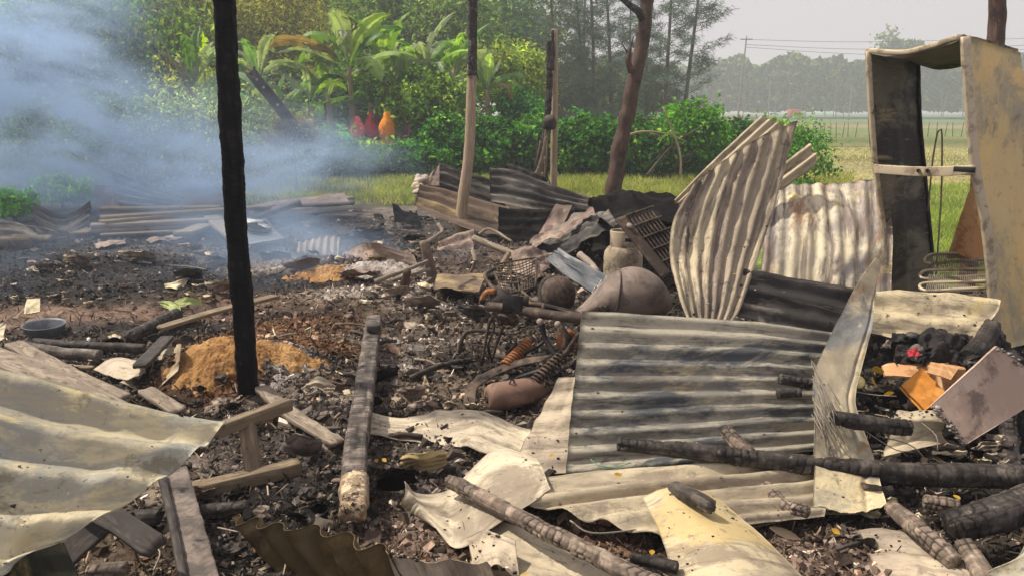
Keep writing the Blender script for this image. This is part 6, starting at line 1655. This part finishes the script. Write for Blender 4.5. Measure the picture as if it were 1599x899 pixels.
thing('wilted_leaf', sheet(LL([(246, 470, .06), (262, 468, .1), (282, 476, .05)]), LL([(252, 478, .03), (270, 486, .04), (284, 490, .03)]), crumple=.03, seed=90, res=(20, 14)), M['greenbit'], 'pale cabbage-like wilted leaf on the dusty strip, left one of the pair', 'leaf')
thing('wilted_leaf', sheet(LL([(268, 468, .08), (290, 462, .12), (318, 464, .07)]), LL([(272, 478, .04), (295, 474, .06), (320, 472, .03)]), crumple=.05, seed=91, res=(20, 14)), M['greenbit'], 'greener wilted leaf on the dusty strip, right one of the pair', 'leaf')
thing('paper_scrap', sheet(LL([(40, 466, .10), (61, 464, .12)]), LL([(36, 488, .02), (61, 484, .02)]), crumple=.02, seed=92, res=(16, 14)), M['paper'], 'upright folded scrap of pale paper on the dusty strip near the basin', 'paper')
thing('paper_scrap', sheet(LL([(255, 443, .05), (275, 438, .09), (293, 434, .05)]), LL([(256, 449, .02), (275, 448, .04), (290, 445, .02)]), crumple=.02, seed=93, res=(16, 14)), M['paper'], 'long pale paper scrap on the black char, left of the charred post', 'paper')

# frayed fibres and thin wires along the torn strip
for k in range(22):
    a0 = np.array([1266 + rnd.uniform(0, 10), 562 + k * 4.0, 3.62 - k * .008])
    q0 = D(*a0)
    q2 = D(1300 + rnd.uniform(-10, 20), a0[1] + 60 + rnd.uniform(0, 40), 3.42 - k * .006)
    thing('frayed_fibre', tube([q0, (q0 + q2) / 2 + [-.01, -.03, .02], q2], .0022, na=4, step=.03), M['wire'], 'thin pale frayed fibre along the left edge of the torn strip', 'fibre', 'frayed fibres on the torn strip')
for k, pts in enumerate([[(1330, 610, 3.7), (1365, 616, 3.66), (1400, 618, 3.62)], [(1372, 680, 3.4), (1430, 700, 3.35), (1470, 760, 3.3)], [(1340, 665, 3.4), (1395, 700, 3.34), (1425, 705, 3.33)], [(1440, 660, 3.5), (1462, 680, 3.4), (1464, 705, 3.36)], [(1300, 640, 3.4), (1310, 690, 3.34), (1330, 716, 3.3)]]):
    thing('thin_wire', tube(DL(pts), .0025, na=4, step=.02), M['wire'], 'loose thin wire curling over the right-hand pile', 'wire', 'loose wires on the right pile')
for k, pts in enumerate([[(640 + 400, 820, .08), (930, 832, .12), (890, 812, .16)], [(236, 846, .06), (250, 862, .05), (240, 890, .04)], [(430, 772, .03), (450, 755, .08)], [(340, 823, .05), (372, 830, .06)]]):
    thing('thin_wire', tube(LL(pts), .004, na=5, step=.02), M['wire'], ['long thin wire in the black gap under the beige sheets', 'curved wire below the crossed dark planks', 'straight wire sticking out by the broken stool', 'short bare rod near the scorched beam'][k], 'wire', 'loose wires in the foreground')
thing('green_thread', tube(LL([(922, 716, .18), (935, 726, .17), (960, 728, .17), (985, 722, .17)]), .002, na=4, step=.02), mk("green_thread", '#3f9a72', rough=.6), 'thin green thread at the foot of the big dark grey sheet', 'thread')

# single stones, scraps and charcoal lumps one can point at
STONES = [(545, 492, .05), (672, 585, .08), (640, 552, .05), (700, 700, .04), (486, 650, .06), (500, 622, .05), (455, 668, .05), (590, 610, .07), (596, 640, .05), (640, 640, .04), (440, 640, .05), (350, 590, .05), (660, 605, .05),
          (735, 470, .06), (620, 500, .04), (690, 650, .04), (300, 700, .05), (250, 800, .05), (410, 800, .05), (480, 770, .05), (360, 860, .05), (330, 640, .05), (305, 630, .04), (1340, 700, .05), (1390, 720, .05), (1440, 640, .05),
          (1450, 605, .04), (1400, 630, .04), (1300, 740, .04), (1350, 800, .03), (1560, 820, .05), (1420, 770, .05), (850, 640, .04), (700, 590, .05), (560, 520, .05)]
USEDC = set()
for k, (px, py, r) in enumerate(STONES):
    if (r < .05, k % 3 == 0, near(px, py)) in USEDC: continue
    USEDC.add((r < .05, k % 3 == 0, near(px, py)))
    thing('charcoal_lump', lump(L(px, py, r * .3), r * .8, k + 3, .6, n=12, amp=1.0, fr=2.6), M['char' if k % 3 else 'char_brown'], ('small ' if r < .05 else 'big ') + ('black' if k % 3 else 'ash-brown') + ' charcoal lump ' + near(px, py), 'charcoal', 'loose charcoal lumps', smooth=False)
SC = [('paper', 'pale'), ('sh_pink', 'pinkish'), ('stone', 'grey'), ('char_grey', 'charred grey'), ('sh_beige2', 'beige'), ('sh_black', 'black'), ('char', 'black charred')]
USED = set()
SPOTS = [(rnd.uniform(0, 340), rnd.uniform(368, 470)) for _ in range(46)] + [(rnd.uniform(400, 660), rnd.uniform(325, 405)) for _ in range(44)] + [(rnd.uniform(560, 830), rnd.uniform(400, 640)) for _ in range(60)] \
    + [(rnd.uniform(230, 560), rnd.uniform(600, 800)) for _ in range(22)] + [(rnd.uniform(1310, 1560), rnd.uniform(600, 850)) for _ in range(34)] + [(rnd.uniform(60, 300), rnd.uniform(520, 620)) for _ in range(16)] + [(rnd.uniform(740, 1000), rnd.uniform(385, 450)) for _ in range(30)]
for k, (px, py) in enumerate(SPOTS):
    mm = SC[k % 5] if k < 60 else SC[rnd.randrange(7)]
    s = rnd.uniform(8, 24) if k < 90 else rnd.uniform(10, 34)
    d_ = rnd.uniform(2, 5) if k < 90 else rnd.uniform(4, 12)
    lf = .03 if py < 500 else .02
    ang = rnd.uniform(-.5, .5)
    pts0 = LL([(px, py, lf), (px + s * .5, py - d_ * .4 + s * .2 * ang, lf + .03 + rnd.random() * .06), (px + s, py + s * .4 * ang, lf + rnd.random() * .05)])
    pts1 = LL([(px + d_ * .5, py + d_, lf * .7), (px + s * .5, py + d_ + s * .2 * ang, lf), (px + s - 1, py + d_ + s * .4 * ang, lf * .7)])
    lab = ('small ' if s < 15 else ('flat ' if d_ < 6 else 'larger ')) + mm[1] + ' burnt scrap ' + near(px, py)
    if lab in USED: continue
    USED.add(lab)
    thing('burnt_scrap', sheet(pts0, pts1, crumple=.03, cfreq=8, seed=200 + k, res=(12, 8), thick=.006, jag=(.2, .2, .1, .1)), M[mm[0]], lab, 'scrap', 'burnt scraps strewn on the ground')
for k in range(62):
    px, py = [(rnd.uniform(430, 830), rnd.uniform(390, 700)), (rnd.uniform(0, 640), rnd.uniform(330, 420)), (rnd.uniform(1300, 1580), rnd.uniform(600, 860)), (rnd.uniform(40, 560), rnd.uniform(520, 820))][k % 4]
    s = rnd.uniform(18, 60); a_ = rnd.uniform(-.5, .5)
    wq = rnd.uniform(.012, .035)
    p0, p1 = L(px, py, wq * .6 + .01), L(px + s, py + s * a_ * .6, wq * .6 + rnd.random() * .07)
    m_ = ['char', 'char_grey', 'darkplank', 'plank', 'char_brown', 'rust'][rnd.randrange(6)]
    wd_ = {'char': 'black', 'char_grey': 'grey', 'darkplank': 'dark', 'plank': 'pale grey', 'char_brown': 'ash-brown', 'rust': 'rusty'}[m_]
    thing('charred_stick', beam([p0, (p0 + p1) / 2 + [rnd.uniform(-.02, .02), 0, .01], p1], wq, wq * rnd.uniform(.4, 1), expo=3, rough=wq * .18, na=8, step=.025, seed=k, taper=rnd.uniform(.5, 1)), M[m_], wd_ + (' short' if s < 35 else ' long') + ' charred stick lying ' + near(px, py), 'stick', 'charred sticks in the rubble')
# larger bent pieces of sheet and board heaped about the middle and the smoky left
BIG = [(610, 350), (640, 372), (575, 362), (765, 372), (790, 360), (815, 348), (845, 420), (700, 455), (660, 470), (735, 485), (620, 455), (590, 402), (560, 425), (540, 372), (495, 352), (455, 345), (430, 400), (470, 410),
       (300, 385), (255, 372), (215, 398), (170, 380), (120, 405), (330, 405), (290, 425), (60, 412), (345, 445), (690, 570), (640, 610), (600, 585), (470, 690), (620, 745), (660, 715), (900, 375), (880, 400), (1360, 760), (1420, 745), (1480, 700), (1540, 700)]
for k, (px, py) in enumerate(BIG):
    g2 = random.Random(k + 3)
    far_ = max(.45, min(1.0, (py - 250) / 330))
    ww, hh_ = g2.uniform(38, 80) * (.6 + .5 * far_), g2.uniform(12, 26) * far_
    l0 = g2.uniform(.06, .22); sl = g2.uniform(-14, 14) * far_
    mm = [('sh_dark', 'dark grey'), ('sh_pink', 'ash-pink'), ('sh_roof', 'brown'), ('sh_black', 'black'), ('sh_beige2', 'beige'), ('char_grey', 'charred grey')][g2.randrange(6)]
    lab = 'bent ' + mm[1] + ' sheet piece ' + near(px, py)
    if lab in USED: continue
    USED.add(lab)
    thing('bent_sheet', sheet(LL([(px - ww * .5, py - hh_ * .5 + sl * .5, l0 * .5), (px, py - hh_ * .7, l0), (px + ww * .5, py - hh_ * .5 - sl * .5, l0 * .6)]),
                              LL([(px - ww * .42, py + hh_ * .5 + sl * .5, .02), (px + ww * .05, py + hh_ * .55, .03), (px + ww * .5, py + hh_ * .4 - sl * .5, .03)]),
                              corr=g2.choice([0, 0, 3, 4]), amp=.010, crumple=.05, cfreq=4, seed=600 + k, jag=(.12, .12, .1, .1), jf=7), M[mm[0]], lab, 'metal sheet', 'bent pieces of sheet in the rubble')

# bent rods and plates of the wrecked machine
for k in range(16):
    px, py = rnd.uniform(765, 900), rnd.uniform(470, 600)
    d = L(px, py, .16)[1]
    q = D(px, py, d)
    v1, v2 = np.array([rnd.uniform(-.1, .1), rnd.uniform(-.08, .08), rnd.uniform(-.06, .1)]), np.array([rnd.uniform(-.16, .16), rnd.uniform(-.1, .1), rnd.uniform(-.1, .04)])
    lab = ('rusty' if k % 2 else 'blackened') + ' thin bent rod of the wreck ' + near(px, py) if k % 3 else 'rusty bent plate of the wreck ' + near(px, py)
    if lab in USED: continue
    USED.add(lab)
    if k % 3: thing('bent_rod', tube([q - v1, q, q + v2], rnd.uniform(.004, .009), na=6, step=.02), M['rust' if k % 2 else 'darksteel'], ('rusty' if k % 2 else 'blackened') + ' thin bent rod of the wreck ' + near(px, py), 'rod', 'bent rods and plates of the wreck')
    else: thing('bent_plate', sheet([q, q + v1 * .7], [q + v2 * .5, q + v1 * .6 + v2 * .6], crumple=.012, seed=k, res=(10, 10)), M['rust'], 'rusty bent plate of the wreck ' + near(px, py), 'plate', 'bent rods and plates of the wreck')

# ------------------------------------------------------------------ loose rubble nobody could count
TET = np.array([[-1, -1, -1], [1, -1, -1], [1, 1, -1], [-1, 1, -1], [-1, -1, 1], [1, -1, 1], [1, 1, 1], [-1, 1, 1]], float) * .5
CF_ = np.array([[0, 3, 2, 1], [4, 5, 6, 7], [0, 1, 5, 4], [1, 2, 6, 5], [2, 3, 7, 6], [3, 0, 4, 7]])
def chunks(n, r0, r1, a0, a1, smin, smax, pal, seed, dim=(1, .75, .5), mix=.45, powr=2.2, sink=.15, gate=None):
    g = np.random.default_rng(seed)
    r = np.exp(g.uniform(math.log(r0), math.log(r1), n)); a = g.uniform(a0, a1, n)
    P = np.stack([r * np.sin(a), r * np.cos(a), r * 0], -1)
    if gate is not None:
        k = gate(P, g); P, r = P[k], r[k]; n = len(P)
    gcol = ground_col(P[:, 0], P[:, 1])
    P[:, 2] = gz(P[:, 0], P[:, 1])
    s = (smin + (smax - smin) * g.random(n) ** powr) * (.6 + .4 * np.clip(r / 4, .4, 1.5))
    B = TET[None] * (1 + g.uniform(-.45, .45, (n, 8, 3)))
    B = B * np.array(dim) * g.uniform(.6, 1.3, (n, 1, 3))
    q = vnorm(g.normal(size=(n, 4)))
    w_, x_, y_, z_ = q.T
    Rm = np.stack([np.stack([1 - 2 * (y_ * y_ + z_ * z_), 2 * (x_ * y_ - z_ * w_), 2 * (x_ * z_ + y_ * w_)], -1),
                   np.stack([2 * (x_ * y_ + z_ * w_), 1 - 2 * (x_ * x_ + z_ * z_), 2 * (y_ * z_ - x_ * w_)], -1),
                   np.stack([2 * (x_ * z_ - y_ * w_), 2 * (y_ * z_ + x_ * w_), 1 - 2 * (x_ * x_ + y_ * y_)], -1)], 1)
    V = np.einsum('nij,nkj->nki', Rm, B) * s[:, None, None] + P[:, None] + np.array([0, 0, 1]) * (s * sink)[:, None, None]
    F = (CF_[None] + np.arange(n)[:, None, None] * 8).reshape(-1, 4)
    c = gcol * (1 - mix) + pick(g, n, pal) * mix
    c = c * np.exp(g.normal(size=(n, 1)) * .6)
    return V.reshape(-1, 3), F, None, np.clip(np.repeat(c, 8, 0), .004, 1)
AL, AR = -.68, .68
near_gate = lambda P, g: (np.where(np.arctan2(P[:, 0], P[:, 1]) > .1, 8.5, 14) > np.hypot(P[:, 0], P[:, 1]))
PALC = [('#1d1a18', 4), ('#332e2a', 4), ('#575047', 3), ('#7d7368', 2), ('#a5998a', 1.6), ('#85644a', .8), ('#c4b9aa', .8)]
BARE = [(flat(px, py)[:2], rx) for px, py, rx in [(150, 490, .9), (40, 495, .6), (300, 480, .5), (338, 575, .24), (432, 555, .24), (432, 592, .13), (515, 428, .4), (640, 800, .12)]]
def bare_gate(P, g):
    k = near_gate(P, g)
    for c, rx in BARE:
        k &= (np.hypot(P[:, 0] - c[0], (P[:, 1] - c[1]) * (1.6 if rx > .45 else 1)) > rx * (1 + .3 * fbm(P * 3, 2, 5))) | (g.random(len(P)) < (.12 if rx > .45 else .5))
    return k
tag(obj('rubble', chunks(95000, 1.5, 13.5, AL, AR, .006, .034, PALC, 301, gate=bare_gate, powr=2.6, mix=.4), M['rubble'], smooth=False), 'loose charcoal, ash crumbs and broken bits covering the ground', 'rubble', kind='stuff')
def clump_gate(P, g):
    r = np.hypot(P[:, 0], P[:, 1]); a = np.arctan2(P[:, 0], P[:, 1])
    return bare_gate(P, g) & (fbm(P * 1.6, 3, 77) + g.uniform(-.3, .3, len(P)) > .05) & ((a > -.28) | (r < 4.6))
tag(obj('rubble', chunks(17000, 1.6, 10.5, AL, AR, .018, .07, PALC, 302, gate=clump_gate, powr=3), M['rubble'], smooth=False), 'coarser charred lumps and clods heaped among the wreckage', 'rubble', kind='stuff')
tag(obj('splinters', chunks(30000, 1.6, 11, AL, AR, .02, .09, [('#241f1b', 4), ('#5c4f40', 3), ('#8d7d67', 2), ('#b3a58c', .8)], 303, dim=(1, .08, .06), mix=.8, gate=near_gate, sink=.12), M['rubble'], smooth=False), 'burnt splinters, straw and stalks strewn through the rubble', 'splinters', kind='stuff')
def sheet_bits(P, g): return (P[:, 1] < 4.4) & (P[:, 1] > 2.3)
# crumbs that fell on the sheets
def crumbs_on(ob, n, seed, pal=PALC, s=(.003, .013)):
    g = np.random.default_rng(seed)
    me = ob.data
    nv = len(me.vertices)
    co = np.empty(nv * 3, np.float32); me.vertices.foreach_get("co", co); co = co.reshape(-1, 3) + np.array(ob.location)
    nrm = np.empty(nv * 3, np.float32); me.vertices.foreach_get("normal", nrm); nrm = nrm.reshape(-1, 3)
    idx = np.where(nrm[:, 2] > .55)[0]
    if len(idx) < 10: return None
    k = g.choice(idx, n)
    cl = fbm(co[k] * 5, 3, seed)
    k = k[cl * 1.6 + g.uniform(-.3, .3, n) > .18]
    n = len(k)
    P = co[k] + g.normal(size=(n, 3)) * [.006, .006, 0]
    sz = s[0] + (s[1] - s[0]) * g.random(n) ** 3
    B = TET[None] * (1 + g.uniform(-.45, .45, (n, 8, 3))) * [1, .8, .5]
    V = B * sz[:, None, None] + (P + nrm[k] * (sz * .25)[:, None])[:, None]
    return V.reshape(-1, 3), (CF_[None] + np.arange(n)[:, None, None] * 8).reshape(-1, 4), None, np.repeat(np.clip(pick(g, n, pal) * np.exp(g.normal(size=(n, 1)) * .3), .004, 1), 8, 0)
gs_ = []
for i, o in enumerate([o for o in COL.objects if o.name.startswith(('corrugated_sheet', 'flat_sheet', 'torn_strip')) and o.location.y < 4.6]):
    r_ = crumbs_on(o, 170, 900 + i)
    if r_ is not None: gs_.append(r_)
tag(obj('debris_crumbs', join(*gs_), M['rubble'], smooth=False), 'crumbs of char scattered over the fallen sheets', 'debris', kind='stuff')

# ------------------------------------------------------------------ smoke and hazy air
def vol_mat(name):
    m = bpy.data.materials.new(name); m.use_nodes = True
    t = m.node_tree; t.nodes.clear()
    o = t.nodes.new("ShaderNodeOutputMaterial"); v = t.nodes.new("ShaderNodeVolumePrincipled")
    t.links.new(v.outputs[0], o.inputs['Volume'])
    return m, t, v
sm, t, v = vol_mat("blue_wood_smoke")
v.inputs['Color'].default_value = (.53, .72, 1.0, 1)
v.inputs['Anisotropy'].default_value = .35
N = t.nodes; lk = t.links.new
def math_(op, a, b=None, c=None):
    n = N.new("ShaderNodeMath"); n.operation = op
    for i, s in enumerate((a, b, c)):
        if s is None: continue
        if isinstance(s, (int, float)): n.inputs[i].default_value = s
        else: lk(s, n.inputs[i])
    return n.outputs[0]
geo = N.new("ShaderNodeNewGeometry")
nw = N.new("ShaderNodeTexNoise"); nw.inputs['Scale'].default_value = .35; nw.inputs['Detail'].default_value = 1.0
lk(geo.outputs['Position'], nw.inputs['Vector'])
wm = N.new("ShaderNodeVectorMath"); wm.operation = 'MULTIPLY_ADD'
lk(nw.outputs[1], wm.inputs[0]); wm.inputs[1].default_value = (1.8, 1.8, 1.4); lk(geo.outputs['Position'], wm.inputs[2])
nz = N.new("ShaderNodeTexNoise"); nz.inputs['Scale'].default_value = 1.05; nz.inputs['Detail'].default_value = 4.5; nz.inputs['Roughness'].default_value = .64
mpn = N.new("ShaderNodeMapping"); mpn.inputs['Scale'].default_value = (.62, .7, 1.5)
mpn.inputs['Rotation'].default_value = (0, .35, 0)
lk(wm.outputs[0], mpn.inputs[0]); lk(mpn.outputs[0], nz.inputs['Vector'])
PUFFS = [ # photo point, distance, radii, density
    (500, 402, 9.0, (.9, .9, .32), .26), (440, 375, 9.6, (.8, .9, .4), .16), (655, 395, 9.0, (.40, .5, .30), .22), (725, 415, 8.4, (.22, .3, .25), .22),
    (420, 262, 13.0, (1.3, 1.5, .45), .34), (280, 245, 13.5, (1.7, 1.5, .50), .36), (140, 225, 13.5, (1.7, 1.5, .75), .34), (10, 130, 13.5, (1.2, 1.5, 1.4), .50), (20, 20, 14, (1.1, 1.5, 1.2), .48),
    (330, 175, 15, (1.4, 1.3, .55), .14), (460, 255, 14, (.5, 1.0, .28), .20), (60, 290, 13, (1.6, 1.4, .5), .12), (380, 335, 11, (1.0, 1.0, .35), .10), (150, 425, 8.8, (2.4, 2.2, .35), .07), (585, 385, 8.6, (.6, .4, .22), .22), (560, 350, 10.5, (.8, .6, .3), .12)]
acc = None
for px, py, d, rad, den in PUFFS:
    c = D(px, py, d)
    s = N.new("ShaderNodeVectorMath"); s.operation = 'SUBTRACT'
    lk(wm.outputs[0], s.inputs[0]); s.inputs[1].default_value = tuple(c + np.array([.9, .9, .7]))
    dv = N.new("ShaderNodeVectorMath"); dv.operation = 'DIVIDE'
    lk(s.outputs[0], dv.inputs[0]); dv.inputs[1].default_value = rad
    dt = N.new("ShaderNodeVectorMath"); dt.operation = 'DOT_PRODUCT'
    lk(dv.outputs[0], dt.inputs[0]); lk(dv.outputs[0], dt.inputs[1])
    e = math_('MULTIPLY', math_('EXPONENT', math_('MULTIPLY', dt.outputs['Value'], -.9)), den)
    acc = e if acc is None else math_('ADD', acc, e)
mr = N.new("ShaderNodeMapRange"); mr.interpolation_type = 'SMOOTHSTEP'
mr.inputs[1].default_value, mr.inputs[2].default_value, mr.inputs[3].default_value, mr.inputs[4].default_value = .42, .60, .04, 2.1
lk(nz.outputs[0], mr.inputs[0])
lk(math_('MAXIMUM', math_('SUBTRACT', math_('MULTIPLY', acc, mr.outputs[0]), .006), 0.0), v.inputs['Density'])
lo, hi = np.array([-11.5, 7.2, -.3]), np.array([1.0, 17.5, 5.2])
so = obj('smoke', box((lo + hi) / 2, *(hi - lo), bev=.01), sm, smooth=False)
tag(so, 'blue smoke drifting from the smouldering ash to the upper left', 'smoke', kind='stuff')

hm, t, v = vol_mat("thin_hazy_air")
v.inputs['Color'].default_value = (.86, .92, 1.0, 1)
v.inputs['Density'].default_value = .0024
v.inputs['Anisotropy'].default_value = .3
ho = obj('haze', box((0, 0, 11), 2600, 2600, 24.4, bev=.01), hm, smooth=False)
tag(ho, 'thin hazy air over the ruin and the fields', 'haze', kind='stuff')
